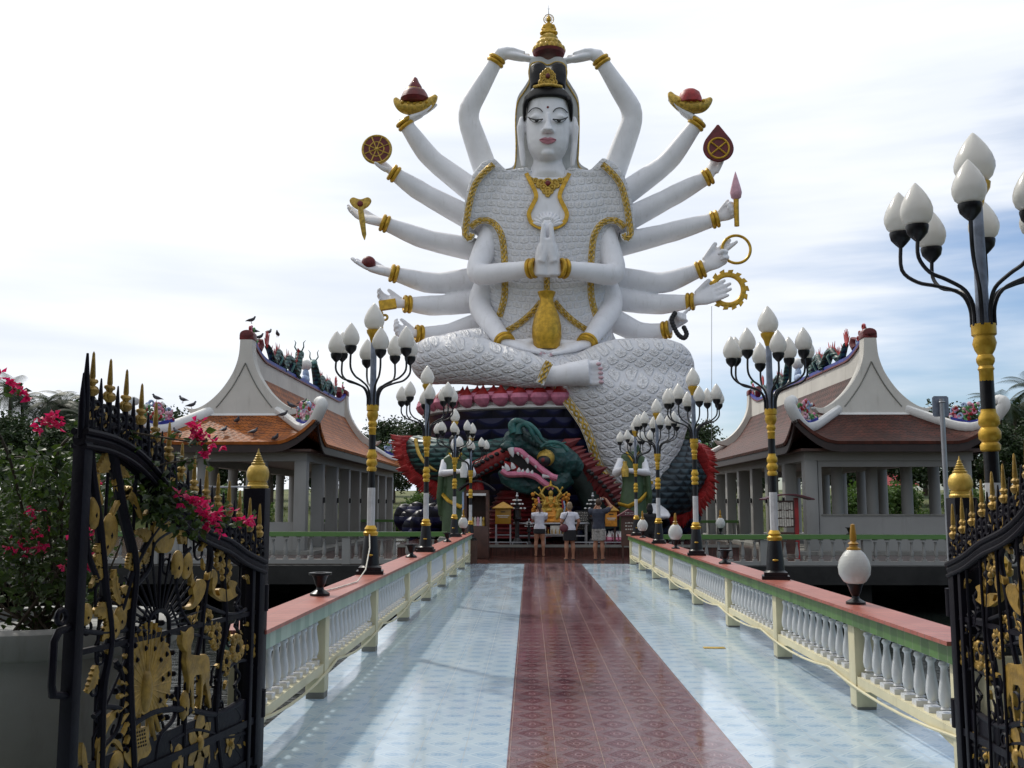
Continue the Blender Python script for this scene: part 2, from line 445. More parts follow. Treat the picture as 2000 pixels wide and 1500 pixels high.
def mk(name, mb, mtl, parent=None, loc=(0,0,0), smooth=True, sharp=40, remesh=0, smoothit=0, uv=None, bevel=0, solid=0, fix=True):
    sh = ORIG[parent.name] if parent is not None else Vector(loc)
    me = bpy.data.meshes.new(name)
    me.from_pydata([p - sh for p in mb.v], [], mb.f); me.update()
    if fix and not uv:
        bm = bmesh.new(); bm.from_mesh(me); bmesh.ops.recalc_face_normals(bm, faces=bm.faces); bm.to_mesh(me); bm.free()
    if uv:
        l = me.uv_layers.new(name='UVMap')
        for lp in me.loops: l.data[lp.index].uv = uv[lp.vertex_index]
    if remesh or bevel or solid:
        t = bpy.data.objects.new('tmp', me); C.objects.link(t)
        if solid:
            q = t.modifiers.new('s', 'SOLIDIFY'); q.thickness = solid; q.offset = 0
        if remesh:
            q = t.modifiers.new('r', 'REMESH'); q.mode = 'VOXEL'; q.voxel_size = remesh
            if smoothit: 
                q = t.modifiers.new('s', 'SMOOTH'); q.factor = .5; q.iterations = smoothit
        if bevel:
            q = t.modifiers.new('b', 'BEVEL'); q.width = bevel; q.segments = 2; q.limit_method = 'ANGLE'
        dg = bpy.context.evaluated_depsgraph_get(); m2 = bpy.data.meshes.new_from_object(t.evaluated_get(dg))
        bpy.data.objects.remove(t); me = m2; me.name = name
        me.materials.clear()
    return finish(me, name, mtl, parent, loc, smooth, sharp)
def tag(o, label=None, cat=None, group=None, kind=None):
    if label: o['label'] = label
    if cat: o['category'] = cat
    if group: o['group'] = group
    if kind: o['kind'] = kind
    return o
def thing(name, label, cat, loc=(0,0,0), group=None):
    o = bpy.data.objects.new(name, None); C.objects.link(o); o.location = loc; o.empty_display_size = .2
    ORIG[o.name] = Vector(loc)
    return tag(o, label, cat, group)
def copy_tree(o, parent=None):
    c = o.copy(); C.objects.link(c)
    if parent is not None: c.parent = parent
    for ch in list(KIDS.get(o.name, ())): copy_tree(ch, c)
    return c
KIDS = {}
def index_kids():
    KIDS.clear()
    for o in bpy.data.objects:
        if o.parent: KIDS.setdefault(o.parent.name, []).append(o)
def place(proto, loc, label, rz=0, first=False, scale=1, group=None):
    o = proto if first else copy_tree(proto)
    o.location = loc; o.rotation_euler = (0, 0, rz); o.scale = (scale,)*3 if not isinstance(scale, tuple) else scale
    o['label'] = label
    if group: o['group'] = group
    return o
def struct(name, mb, mtl, **k): return tag(mk(name, mb, mtl, **k), kind='structure')
def cr(pts, n=6):
    """Catmull-Rom through tuples"""
    out = []; k = len(pts)
    for i in range(k-1):
        p0, p1, p2, p3 = pts[max(i-1,0)], pts[i], pts[i+1], pts[min(i+2,k-1)]
        for j in range(n):
            t = j/n
            out.append(tuple(.5*((2*b)+(-a+c)*t+(2*a-5*b+4*c-d)*t*t+(-a+3*b-3*c+d)*t**3) for a, b, c, d in zip(p0,p1,p2,p3)))
    out.append(tuple(pts[-1])); return out
def lerp(a, b, t): return a + (b-a)*t
def tab(rows, x, col):
    if x <= rows[0][0]: return rows[0][col]
    for a, b in zip(rows, rows[1:]):
        if x <= b[0]: return lerp(a[col], b[col], (x-a[0])/(b[0]-a[0]))
    return rows[-1][col]

def hand(mb, wr, d, n, L, side=1, curl=(.1,.1,.1,.1), thumb=.5, spread=.05, tcurl=.3, nails=None, thick=1.0):
    """palm + four fingers + thumb. d: finger direction, n: palm normal, side: thumb side"""
    wr = Vector(wr); d = Vector(d).normalized(); n = Vector(n); n = (n - d*n.dot(d)).normalized(); s = d.cross(n)*side
    mb.tube([wr - d*.08*L, wr + d*.08*L, wr + d*.26*L, wr + d*.44*L, wr + d*.5*L], [.12*L, .13*L, .20*L, .215*L, .18*L], 14,
            [q*L*thick for q in (.105, .10, .095, .08, .055)], sd=s)
    ln = (.40, .46, .43, .34)
    for k in range(4):
        off = (.155 - k*.103)*L
        p = wr + d*(.45 - abs(k-1.2)*.015)*L + s*off
        a = 0; pts = [p]; dd = (d + s*spread*(1.5-k)).normalized()
        for q, fr_ in enumerate((.44, .32, .24)):
            a += curl[k]*(1.0 if q else .8)
            p = p + (dd*math.cos(a) + n*math.sin(a))*ln[k]*L*fr_; pts.append(p)
        e = pts[-1]; pts.append(e + (pts[-1]-pts[-2])*.12)
        r0 = .053*L*(1 if k < 3 else .88)
        mb.tube(pts, [r0, r0*.98, r0*.86, r0*.7, r0*.3], 10)
        if nails is not None: nails.ell(e - n*r0*.35*math.cos(a), (r0*.75, r0*.75, r0*.75), 8, 6)
    t0 = wr + d*.14*L + s*.13*L; td = (d*math.cos(thumb) + s*math.sin(thumb) + n*.25).normalized()
    t1 = t0 + td*.17*L; t2 = t1 + (td*math.cos(tcurl) + (d*.6 + n*.4)*math.sin(tcurl)).normalized()*.15*L; t3 = t2 + (t2-t1)*.7
    mb.tube([t0, t1, t2, t3, t3+(t3-t2)*.15], [.075*L, .066*L, .058*L, .045*L, .02*L], 10)

# ================= the great many-armed statue =================
Y0 = 39.5; K = Y0/FPX
def S(px, py, dy=0): return P(px, py, Y0+dy)
ST = thing('statue', 'giant white many-armed seated temple statue with black hair towering over the blue base', 'statue', (S(1070, 760, 0).x, Y0, 1.0))
TORSO = [(318,30,.6),(330,48,.75),(338,95,1.0),(352,128,1.25),(375,143,1.4),(400,146,1.5),(450,140,1.6),(500,131,1.6),(550,124,1.6),(600,122,1.65),(640,128,1.8),(680,146,2.0),(725,160,2.1)]
def torsoY(px, py):
    hw = tab(TORSO, py, 1); d = tab(TORSO, py, 2); u = min(.985, abs(px-1070)/hw)
    return -d*(1-u**2.4)**(1/2.4)
def slices(mb, rows, n=40, e=2.4, fz=.85):
    """rows: py, xl, xr, dyc, dhalf"""
    rs = []
    for py, xl, xr, yc, dh in rows:
        c = S((xl+xr)/2, py, yc); c.z = S((xl+xr)/2, py, yc-dh*fz).z; a = (xr-xl)/2*K*(Y0+yc)/Y0; ring = []
        for j in range(n):
            t = 2*math.pi*j/n; ct, st = math.cos(t), math.sin(t)
            ring.append(c + V(a*math.copysign(abs(ct)**(2/e), ct), dh*math.copysign(abs(st)**(2/e), st), 0))
        rs.append(ring)
    mb.rings(rs)
def armtube(mb, pts, rad):
    W_ = [Vector(S(*p)) for p in pts]; n = len(pts); pp = []; rr = []
    for i in range(n-1):
        a, b_ = W_[i], W_[i+1]; L_ = (b_-a).length
        t0 = 0 if i == 0 else min(.55, L_*.4)/L_; t1 = 1 if i == n-2 else 1-min(.55, L_*.4)/L_
        bulge = .07 if n == 3 else 0
        for t in [lerp(t0, t1, k_/6) for k_ in range(7)]:
            pp.append(a.lerp(b_, t)); rr.append(lerp(rad[i], rad[i+1], t)*(1+bulge*math.sin(math.pi*min(1, (t*1.25 if i else t)))))
        if i < n-2:                                        # rounded elbow
            c_ = W_[i+2]; L2 = (c_-b_).length; q0, q1 = pp[-1], b_.lerp(c_, min(.55, L2*.4)/L2)
            for t in (.25, .5, .75): pp.append(q0*(1-t)**2 + b_*2*t*(1-t) + q1*t*t); rr.append(rad[i+1]*1.02)
    mb.tube(pp, [q*K for q in rr], 22)
body = MB(); wrists = []; nails = MB()
def arm(pts, rad, hd, hn, L, side=1, wr=True, hw=None, **k):
    armtube(body, pts, rad)
    if L < 88: L *= 1.16
    a, b_ = Vector(S(*pts[-2])), Vector(S(*pts[-1]))
    hand(body, b_ + (b_-a).normalized()*.05 if hw is None else Vector(S(*hw)), hd, hn, L*K, side, **k)
    if wr: wrists.append((b_ - (b_-a).normalized()*.12, (b_-a).normalized(), rad[-1]*K))
# raised pair carrying the small gold image
arm([(962,372,.9),(910,222,.5),(970,117,.1)], [25,21,14.5], (1,0,-.24), (0,-.25,1), 92, -1, hw=(984,105,.0), curl=(.10,.05,.05,.05), thumb=.15)
arm([(1186,372,.9),(1240,222,.5),(1174,119,.1)], [25,21,14.5], (-1,0,-.24), (0,-.25,1), 92, 1, hw=(1159,107,.0), curl=(.10,.05,.05,.05), thumb=.15)
for s, x0, y0 in ((1,970,0), (-1,1174,2)):
    body.tube([S(x0-s*1,119+y0,.1), S(x0+s*8,107+y0,.05), S(x0+s*22,103+y0,0), S(x0+s*38,109+y0,0)], [.29,.29,.25,.15], 16, [.29,.27,.22,.14])
    body.tube([S(x0+s*18,99+y0,-.1), S(x0+s*32,98+y0,-.15), S(x0+s*46,102+y0,-.15), S(x0+s*56,103+y0,-.15)], [.15,.12,.10,.06], 12)
body.tube([S(1069,530,-2.7), S(1069,490,-2.7), S(1069,455,-2.7)], [.16,.12,.08], 12, [.2,.2,.12])
# left fan, top to bottom
arm([(985,420,.9),(838,308,.5),(790,240,.1)], [26,20,14.5], (.95,.05,.45), (-.35,-.3,1), 74, -1, curl=(.12,.1,.1,.15), thumb=.4)
arm([(985,462,.8),(824,376,.5),(768,338,.1)], [25,20,14], (-.75,.1,.66), (.5,-.6,.6), 62, -1, curl=(.4,.5,.5,.5), thumb=1.0)
arm([(985,500,.8),(830,468,.5),(750,436,.1)], [24,20,14], (-.93,-.05,.22), (.25,-.5,.9), 78, 1, curl=(.22,.28,.28,.3), thumb=.3)
arm([(985,540,.8),(843,555,.5),(768,534,.1)], [25,21,14.5], (-.93,-.05,.22), (.15,-.35,.95), 84, 1, curl=(.12,.14,.16,.18), thumb=.35)
arm([(990,580,.7),(852,598,.4),(794,594,.0)], [24,20,14], (-.97,-.05,.12), (.1,-.8,.6), 68, 1, curl=(.5,.6,.6,.6), thumb=.55)
arm([(1000,610,.7),(868,656,.3),(817,652,-.1)], [23,20,14], (-.97,-.1,.10), (.1,-.85,.45), 64, 1, curl=(.75,.9,.9,.9), thumb=.6)
# right fan
arm([(1155,425,.9),(1305,318,.5),(1362,240,.1)], [26,20,14.5], (-.85,.05,.62), (.35,-.3,1), 74, 1, curl=(.12,.1,.1,.15), thumb=.45)
arm([(1155,465,.8),(1310,385,.5),(1384,345,.1)], [25,20,14], (.45,.1,.9), (-.4,-.8,.3), 62, 1, curl=(.4,.5,.5,.5), thumb=.25)
arm([(1155,492,.8),(1306,455,.5),(1398,428,.1)], [24,20,14], (.88,-.1,.42), (-.2,-.9,.1), 62, -1, curl=(1.2,1.4,1.4,1.4), thumb=.5)
arm([(1155,540,.8),(1295,555,.5),(1370,526,.1)], [25,21,14.5], (.82,-.05,.56), (-.3,-.9,.2), 84, -1, curl=(.0,.02,1.2,1.3), thumb=.35)
arm([(1150,575,.7),(1280,596,.4),(1350,589,.0)], [24,20,14], (.93,-.05,.34), (-.2,-.9,.3), 92, -1, curl=(.06,.06,.06,.06), thumb=.45)
arm([(1140,596,.5),(1255,654,.2),(1303,644,-.2)], [24,20,14], (.55,-.1,.85), (.55,-.8,-.5), 62, 1, curl=(.1,1.3,1.4,1.4), thumb=.5)
# praying pair in front of the chest
arm([(962,448,-.5),(926,540,-1.5),(1041,524,-2.7)], [22,20,15], (.085,0,1), (1,-.1,0), 106, -1, hw=(1057,531,-2.75), thick=1.35, curl=(-.02,.0,.0,.0), thumb=.06, tcurl=.02, spread=.0)
arm([(1178,448,-.5),(1206,540,-1.5),(1098,524,-2.7)], [22,20,15], (-.085,0,1), (-1,-.1,0), 106, 1, hw=(1081,531,-2.75), thick=1.35, curl=(-.02,.0,.0,.0), thumb=.06, tcurl=.02, spread=.0)
# lower pair resting in the lap
arm([(946,560,-.3),(934,600,-.7),(986,669,-2.5)], [22,21,15.5], (1,-.1,-.22), (0,-.5,1), 92, -1, curl=(.02,.03,.03,.03), thumb=.15, nails=nails)
arm([(1186,560,-.3),(1198,600,-.7),(1146,671,-2.5)], [22,21,15.5], (-1,-.1,-.22), (0,-.5,1), 92, 1, curl=(.02,.03,.03,.03), thumb=.15, nails=nails)
# head, neck, upper chest
HD = [(165,34,.6),(180,40,.78),(195,43,.86),(215,44.5,.9),(235,44.5,.92),(255,43.5,.92),(272,41,.9),(287,35,.84),(298,27.5,.76),(306,19,.66),(311,9,.5)]
HY = -.95
def faceY(px, py):
    w_ = tab(HD, py, 1); d = tab(HD, py, 2); u = min(.97, abs(px-1070)/max(w_, 1)); return HY - d*(1-u**2.2)**(1/2.2)
slices(body, [(py, 1070-w_, 1070+w_, HY, d) for py, w_, d in HD], 32, 2.2)
slices(body, [(285,1043,1097,-.6,.55),(312,1040,1100,-.55,.6),(335,1028,1112,-.5,.8),(350,1000,1140,-.3,.9)], 28, 2.1)
body.tube([S(1070,222,faceY(1070,222)+.0), S(1070,240,faceY(1070,240)-.08), S(1070,252,faceY(1070,252)-.2), S(1070,259,faceY(1070,259)-.05)], [.07,.10,.16,.10], 12, [.08,.1,.12,.08], sd=(1,0,0))
for s in (-1, 1):
    body.ell(S(1070+s*8.5,256,faceY(1070,256)-.03), (.10,.12,.08), 10, 8)
    # eyelid swell, long ears
    body.ell(S(1070+s*21,229,faceY(1070+s*21,229)+.09), (.26,.15,.14), 14, 10)
    body.tube([S(1070+s*49,232,HY+.1), S(1070+s*53,250,HY), S(1070+s*52,280,HY), S(1070+s*49,310,HY-.1), S(1070+s*48,326,HY-.15)], [.14,.16,.12,.12,.07], 12, [.2,.22,.16,.12,.08], sd=(1,0,0))
# chin
body.ell(S(1070,299,faceY(1070,292)+.16), (.26,.2,.16), 12, 8)
# foot of the folded leg
armtube(body, [(1040,735,-3.6),(1085,735,-4.1),(1120,730,-4.3),(1150,728,-4.3)], [19,18,21,25])
for i in range(5):
    py = 712 + i*8.8; x1 = 1176 - i*(-1)*.6 - (3 if i == 0 else 0)
    body.tube([S(1146,727+(i-2)*7,-4.3), S(1160,py+1,-4.4), S(x1-4,py,-4.45), S(x1,py,-4.4)], [.16,.125 if i else .18,.11 if i else .17,.06], 10)
    nails.ell(S(x1-4, py-1, -4.45 - (.08 if i else .12)), (.1,.09,.07), 8, 6)
# hanging foot
armtube(body, [(1262,930,-3.0),(1264,965,-3.2),(1268,985,-3.5)], [21,17,20])
body.tube([S(1262,975,-3.3), S(1268,992,-3.9), S(1285,1004,-4.5), S(1296,1008,-4.8)], [.36,.42,.44,.3], 14, [.36,.3,.2,.12], sd=(1,0,0))
for i in range(5):
    body.tube([S(1276+i*6,1002,-4.6), S(1280+i*6,1008,-5.0), S(1281+i*6,1010,-5.1)], [.1,.09,.05], 8)
# upper chest shown by the open collar
CH = [(1024,334),(1036,352),(1046,378),(1040,405),(1036,425),(1046,440),(1070,447),(1095,440),(1106,422),(1101,400),(1094,378),(1104,354),(1118,334)]
chb = mk('body', body, 'white_skin', ST, remesh=.042, smoothit=3, sharp=0)
chest = MB(); rs = []
for py in range(330, 448, 4):
    xl = None
    pr = []
    for (x1,y1),(x2,y2) in zip(CH, CH[1:]+CH[:1]):
        if (y1 <= py < y2) or (y2 <= py < y1): pr.append(x1+(x2-x1)*(py-y1)/(y2-y1))
    if len(pr) >= 2:
        a, b_ = min(pr), max(pr)
        rs.append([S(lerp(a,b_,q/10), py, torsoY(lerp(a,b_,q/10), py)-.03 - .02) for q in range(11)] + [S(lerp(a,b_,q/10), py, torsoY(1070, py)+.25) for q in (10, 0)])
chest.rings(rs); mk('chest', chest, 'white_skin', ST)
fan = MB()                                   # fluted fan of the inner robe behind the fingertips
for i in range(11):
    a = R(-78 + i*15.6); x1 = 1070+30*math.sin(a); y1 = 440-25*math.cos(a)
    fan.tube([S(1070,444,torsoY(1070,440)-.1), S(lerp(1070,x1,.6),lerp(442,y1,.6),torsoY(1070,430)-.16), S(x1,y1,torsoY(x1,y1)-.08)], [.04,.09,.05], 8)
mk('collar_fan', fan, 'white_skin', chb)
mk('nails', nails, 'nail_pink', chb)
# face painting
def fpt(px, py, o=.03): return S(px, py, faceY(px, py)-o)
for s in (-1, 1):
    q = cr([(1070+s*x_, y_) for x_, y_ in ((10,219),(15,213),(23,210.5),(31,213),(39,221))], 4)
    mk('eyebrow', MB().tube([fpt(*p, .06) for p in q], [.008]+[.02]*(len(q)-2)+[.008], 8), 'ink', chb)
    q = cr([(1070+s*x_, y_) for x_, y_ in ((9.5,232.5),(16,233),(24,233.6),(31,232.3),(39,228.6))], 4)
    lid = MB().tube([fpt(*p, .11) for p in q], .02, 8)
    q2 = cr([(1070+s*x_, y_) for x_, y_ in ((9.5,232.8),(15,237),(23,239),(31,236.8),(38,229.5))], 4)
    lid.tube([fpt(*p, .10) for p in q2], .012, 8); mk('eye_line', lid, 'ink', chb)
    e_ = MB(); pts = [fpt(p[0], p[1], .085) for p in q] + [fpt(p[0], p[1], .085) for p in reversed(q2[1:-1])]
    e_.prism(pts, (0,.03,0)); mk('eye', e_, 'eye_white', chb)
    i_ = MB().ell(S(1070+s*21, 236, faceY(1070+s*21,236)-.09), (.10,.03,.048), 12, 8); mk('iris', i_, 'ink', chb)
up = [(1053,273),(1060,270),(1066,268.5),(1070,270),(1074,268.5),(1080,270),(1087,273),(1070,274.5)]
mk('lip', MB().prism([fpt(px,py,.035) for px,py in up], (0,.12,0)), 'lip_pink', chb, bevel=.02)
lo_ = [(1053,273.5),(1070,275),(1087,273.5),(1080,279),(1070,281.5),(1060,279)]
mk('lip', MB().prism([fpt(px,py,.045) for px,py in lo_], (0,.12,0)), 'lip_pink', chb, bevel=.02)
mk('forehead_dot', MB().ell(fpt(1070,209.5,.0), (.05,.04,.05), 10, 6), 'deep_red', chb)
# hair: cap round the head and a parted topknot
hair = MB()
slices(hair, [(166,1040,1100,HY+.1,.75),(174,1026,1114,HY+.05,.92),(184,1022,1118,HY,1.0),(189,1021,1119,HY,1.02),(192.5,1021,1119,HY+.15,.96),(200,1022,1118,HY+.45,.85),(215,1022,1118,HY+.55,.85),(234,1024,1116,HY+.6,.8)], 32, 2.2)
for s in (-1, 1):
    hair.tube([S(1070+s*41,190,HY-.55), S(1070+s*45,205,HY-.35), S(1070+s*46,222,HY-.2), S(1070+s*46,238,HY-.1)], [.1,.1,.08,.03], 10, [.3,.25,.2,.1], sd=(1,0,0))
    hair.tube([S(1070+s*14,172,HY-.2), S(1070+s*17,150,HY-.1), S(1070+s*18,135,HY), S(1070+s*15,127,HY+.05)], [.42,.40,.36,.2], 20)
mk('hair', hair, 'hair_black', ST, remesh=.045, smoothit=3, sharp=0)
# pale hood standing behind the head
hood = MB()
def hoodpts(o): return cr([(985-o,338),(1004-o,330),(1008-o,290),(1007-o,235),(1011-o,200),(1026-o,176),(1034-o,160),(1033-o,138),(1039,124-o),(1056,121-o),(1070,127-o),(1085,121-o),(1100,124-o),(1107+o,138),(1106+o,160),(1115+o,176),(1128+o,200),(1131+o,235),(1130+o,290),(1130+o,324),(1148+o,338)], 4)
hp = hoodpts(0)
hood.prism([S(p[0], p[1], .1) for p in hp], (0, 1.0, 0))
mk('hood', hood, 'veil_grey', ST, bevel=.08)
mk('hood_rim', MB().tube([S(p[0], p[1], -.42) for p in hp], .03, 8), 'old_gold', ST)
# crown piece
cp = MB()
for i in range(17):
    t = i/16; px = 1044+52*t; cp.ell(S(px, 165+7*abs(t-.5)**1.6*2, HY-.95+.4*abs(2*t-1)**2), .07, 8, 6)
for px, py, r_ in ((1070,138,.12),(1070,147,.2),(1062,152,.15),(1078,152,.15),(1070,158,.2),(1058,161,.13),(1082,161,.13),(1064,142,.1),(1076,142,.1),(1060,147,.1),(1080,147,.1)):
    cp.ell(S(px,py,HY-.72), (r_,.1,r_), 9, 7); cp.torus(S(px,py,HY-.8), (0,1,0), r_*.9, .03, 14, 6)
mk('crown_piece', cp, 'old_gold', ST); mk('crown_gem', MB().ell(S(1070,148,HY-.86), (.09,.06,.11), 10, 8), 'deep_red', ST)
# necklace
nk = MB(); q = cr([(1031,343),(1042,350),(1056,353),(1070,355),(1084,353),(1098,350),(1110,343)], 4)
nk.tube([S(p[0],p[1],torsoY(p[0],p[1])-.12) for p in q], .045, 8)
for px,py,r_ in ((1070,357,.22),(1056,357,.16),(1084,357,.16),(1062,366,.16),(1078,366,.16),(1070,372,.15),(1046,353,.12),(1094,353,.12),(1070,380,.09),(1052,362,.1),(1088,362,.1),(1064,374,.09),(1076,374,.09)):
    nk.torus(S(px,py,torsoY(px,py)-.12), (0,1,0), r_*.75, .045, 14, 6); nk.ell(S(px,py,torsoY(px,py)-.1), (r_*.5,.06,r_*.5), 8, 6)
mk('necklace', nk, 'old_gold', ST); mk('necklace_gem', MB().ell(S(1070,358,torsoY(1070,358)-.2), (.11,.07,.11), 10, 8), 'deep_red', ST)
for c, ax, r_ in wrists:
    b_ = MB(); b_.torus(c, ax, r_*1.03, .085, 26, 8); b_.torus(c+ax*.17, ax, r_*1.02, .085, 26, 8); b_.lathe([(r_*1.04,-.02),(r_*1.04,.2)], c, 26, ax)
    mk('bracelet', b_, 'gold', ST)
# ---- robes
rb = MB()
slices(rb, [(py, 1070-w_, 1070+w_, 0, d) for py, w_, d in TORSO if py >= 330], 44, 2.4)
for s in (-1, 1):
    m_ = lambda px: 1070+s*(px-1070)
    cape = [(1098,352),(1110,340),(1150,346),(1174,322),(1196,330),(1214,352),(1226,385),(1233,425),(1237,458),(1226,468),(1214,448),(1196,436),(1180,442),(1166,455),(1150,500),(1140,450),(1115,395)]
    rb.prism([S(m_(px), py, -.15) for px, py in cape], (0, 1.9, 0))
mk('robe', rb, 'robe_rosettes', ST, remesh=.07, smoothit=6, sharp=0)
lg = MB()
# folded leg and lap
armtube(lg, [(848,703,-2.2),(930,705,-2.9),(1020,722,-3.6),(1068,731,-3.95)], [46,43,33,25])
armtube(lg, [(850,704,-2.0),(960,690,-.9),(1060,700,0)], [44,52,55])
lg.ell(S(852,704,-2.1), (1.0,1.1,.92), 20, 14)
slices(lg, [(662,975,1170,-.6,1.2),(690,960,1200,-.9,1.9),(720,960,1200,-1,2.3),(750,980,1180,-1,2.2)], 30)
LEG = [(661,1190,1310,-2.4,.7),(668,1160,1334,-2.5,1.0),(682,1128,1348,-2.5,1.25),(700,1100,1355,-2.5,1.35),(725,1086,1357,-2.55,1.35),(755,1086,1357,-2.9,1.4),(775,1098,1355,-3,1.4),(800,1114,1350,-3,1.35),(825,1132,1343,-3,1.3),(850,1146,1336,-3,1.25),(875,1156,1328,-3,1.2),(900,1167,1319,-3,1.15),(925,1181,1308,-3,1.1),(945,1194,1295,-3.1,1.0),(962,1208,1284,-3.2,.85),(974,1220,1276,-3.2,.7)]
slices(lg, LEG, 44, 2.5)
mk('robe_skirt', lg, 'robe_diamonds', ST, remesh=.075, smoothit=5, sharp=0)
def legY(px, py):
    xl, xr, yc, dh = [tab(LEG, py, c) for c in (1,2,3,4)]; u = min(.98, abs(px-(xl+xr)/2)/((xr-xl)/2)); return yc - dh*(1-u**2.5)**(1/2.5)
def trim(path, surf, w=12, white=True, name='robe_trim', n=5, out=.03, bead=1.0):
    q = cr(path, n); pts = []; 
    for p in q: pts.append(S(p[0], p[1], surf(p[0], p[1]) - out))
    if white: mk('trim_border', MB().ribbon(pts, (0,-1,0), w*K, .07), 'trim_white', ST)
    gd = MB(); L_ = 0; nx = 0; sg = 1
    fine = []
    for a, b_ in zip(pts, pts[1:]):
        k_ = max(1, int((b_-a).length/.04)); fine += [a+(b_-a)*i/k_ for i in range(k_)]
    fine.append(pts[-1]); acc = 0; left = []; right = []
    for i, p in enumerate(fine[:-1]):
        d_ = (fine[i+1]-p); acc += d_.length; t = d_.normalized(); sd_ = t.cross(V(0,-1,0)).normalized(); ph = acc*(math.pi/.21)/bead
        o = V(0,-.08,0); left.append(p + sd_*math.sin(ph)*w*K*.24 + o + V(0,-.025,0)*math.cos(ph)); right.append(p - sd_*math.sin(ph)*w*K*.24 + o + V(0,.025,0)*math.cos(ph))
    if white:
        gd.tube(left[::2], .042, 6); gd.tube(right[::2], .042, 6)
        gd.tube([p + (fine[min(i+1,len(fine)-1)]-p).normalized().cross(V(0,-1,0))*w*K*.42 + V(0,-.07,0) for i, p in enumerate(fine[:-1])][::4], .018, 5)
        gd.tube([p - (fine[min(i+1,len(fine)-1)]-p).normalized().cross(V(0,-1,0))*w*K*.42 + V(0,-.07,0) for i, p in enumerate(fine[:-1])][::4], .018, 5)
    else: gd.ribbon(pts, (0,-1,0), w*K, .1)
    return mk(name, gd, 'old_gold' if white else 'gold', ST)
tz = lambda px, py: torsoY(px, py)
for s in (-1, 1):
    m_ = lambda pts: [(1070+s*(px-1070), py) for px, py in pts]
    trim(m_([(1114,336),(1106,352),(1096,372),(1093,386),(1100,402),(1107,418),(1103,434),(1090,443),(1072,449)]), tz, 8, False)
    trim(m_([(1176,322),(1196,340),(1212,362),(1222,395),(1228,430),(1231,460),(1222,466),(1217,456)]), lambda a, b_: -1.16, 13)
    trim(m_([(1220,445),(1206,433),(1188,431),(1172,440),(1160,462),(1155,500),(1154,540),(1154,575),(1159,600),(1166,622)]), lambda a, b_: min(-1.16 if b_ < 470 else -1.2, torsoY(a, b_)), 13)
    trim(m_([(1083,590),(1100,610),(1128,634),(1160,652),(1178,660)]), tz, 12)
trim([(1067,528),(1068,560),(1067,590)], tz, 12)
trim([(1082,742),(1098,770),(1120,800),(1140,830),(1153,860),(1164,895),(1178,925),(1196,950),(1212,966)], lambda a, b_: legY(a+6, b_)-.02, 17, bead=1.3)
trim([(1073,708),(1066,720),(1060,736),(1054,750)], lambda a, b_: -3.95-.55, 15, bead=1.2)
trim([(1236,941),(1255,938),(1275,943)], lambda a, b_: legY(a, b_)-.02, 5, False)

# ---- things carried by the statue
def lathething(name, label, cat, prof, px, py, dy, mtl, group=None):
    b0 = S(px, py, dy); return tag(mk(name, MB().lathe([(r_, z_) for r_, z_ in prof], b0, 28), mtl, loc=b0), label, cat, group)
prof = [(.0,0),(.42,.0),(.5,.12),(.58,.5),(.57,.9),(.48,1.3),(.34,1.65),(.27,1.85),(.26,1.95),(.34,2.12),(.36,2.2),(.30,2.2),(.24,2.0)]
prof = [(r_*.96, z_) for r_, z_ in prof]
lathething('vase', 'tall golden vase standing on the joined hands in the lap of the white statue', 'vase', prof, 1068, 683, -2.45, 'gold')
t = thing('small_statue', 'small golden seated image with a wheel halo held above the head of the giant statue', 'statue', S(1072,108,-.1))
g = MB(); b0 = S(1072,108,-.1)
g.lathe([(.0,.12),(.66,.12),(.64,.3),(.5,.36),(.52,.5),(.44,.6),(.36,.62),(.38,.74),(.3,.84)], b0, 24); mk('pedestal', g, 'old_gold', t)
pt = MB()
for i in range(18):
    a = 2*math.pi*i/18; pt.ell(b0+V(.60*math.cos(a),.60*math.sin(a),.2), (.1,.1,.14), 8, 6); pt.ell(b0+V(.46*math.cos(a+.17),.46*math.sin(a+.17),.44), (.08,.08,.11), 8, 6)
mk('petal_ring', pt, 'old_gold', t); mk('base_plate', MB().lathe([(.0,-.02),(.64,0),(.68,.12),(.0,.13)], b0, 24), 'deep_red', t)
g = MB(); g.ell(b0+V(0,-.02,.93), (.34,.25,.12), 16, 10); g.ell(b0+V(-.24,-.08,.92), (.14,.18,.1)); g.ell(b0+V(.24,-.08,.92), (.14,.18,.1))
g.tube([b0+V(0,0,.9), b0+V(0,0,1.15), b0+V(0,0,1.32), b0+V(0,0,1.42)], [.15,.17,.2,.07], 14, [.12,.12,.12,.06], sd=(1,0,0)); g.ell(b0+V(0,-.02,1.55), (.1,.1,.13)); g.ell(b0+V(0,0,1.69), (.05,.05,.07))
for s in (-1, 1): g.tube([b0+V(s*.18,0,1.33), b0+V(s*.26,-.02,1.12), b0+V(s*.1,-.22,1.0)], [.06,.055,.04], 8)
mk('figure', g, 'gold', t, remesh=.02, smoothit=2, sharp=0)
g = MB().torus(b0+V(0,.05,1.6), (0,1,0), .21, .018, 24, 6).torus(b0+V(0,.05,1.6), (0,1,0), .12, .01, 20, 5)
for i in range(16):
    a = 2*math.pi*i/16; u = V(math.cos(a),0,math.sin(a)); g.tube([b0+V(0,.05,1.6)+u*.1, b0+V(0,.05,1.6)+u*.21], .009, 5)
mk('halo', g, 'old_gold', t); mk('spire', MB().tube([b0+V(0,.05,1.8), b0+V(0,.05,2.0), b0+V(0,.05,2.22)], [.02,.012,.004], 6).box(b0+V(0,.05,2.05), (.1,.01,.01)), 'grey_metal', t)
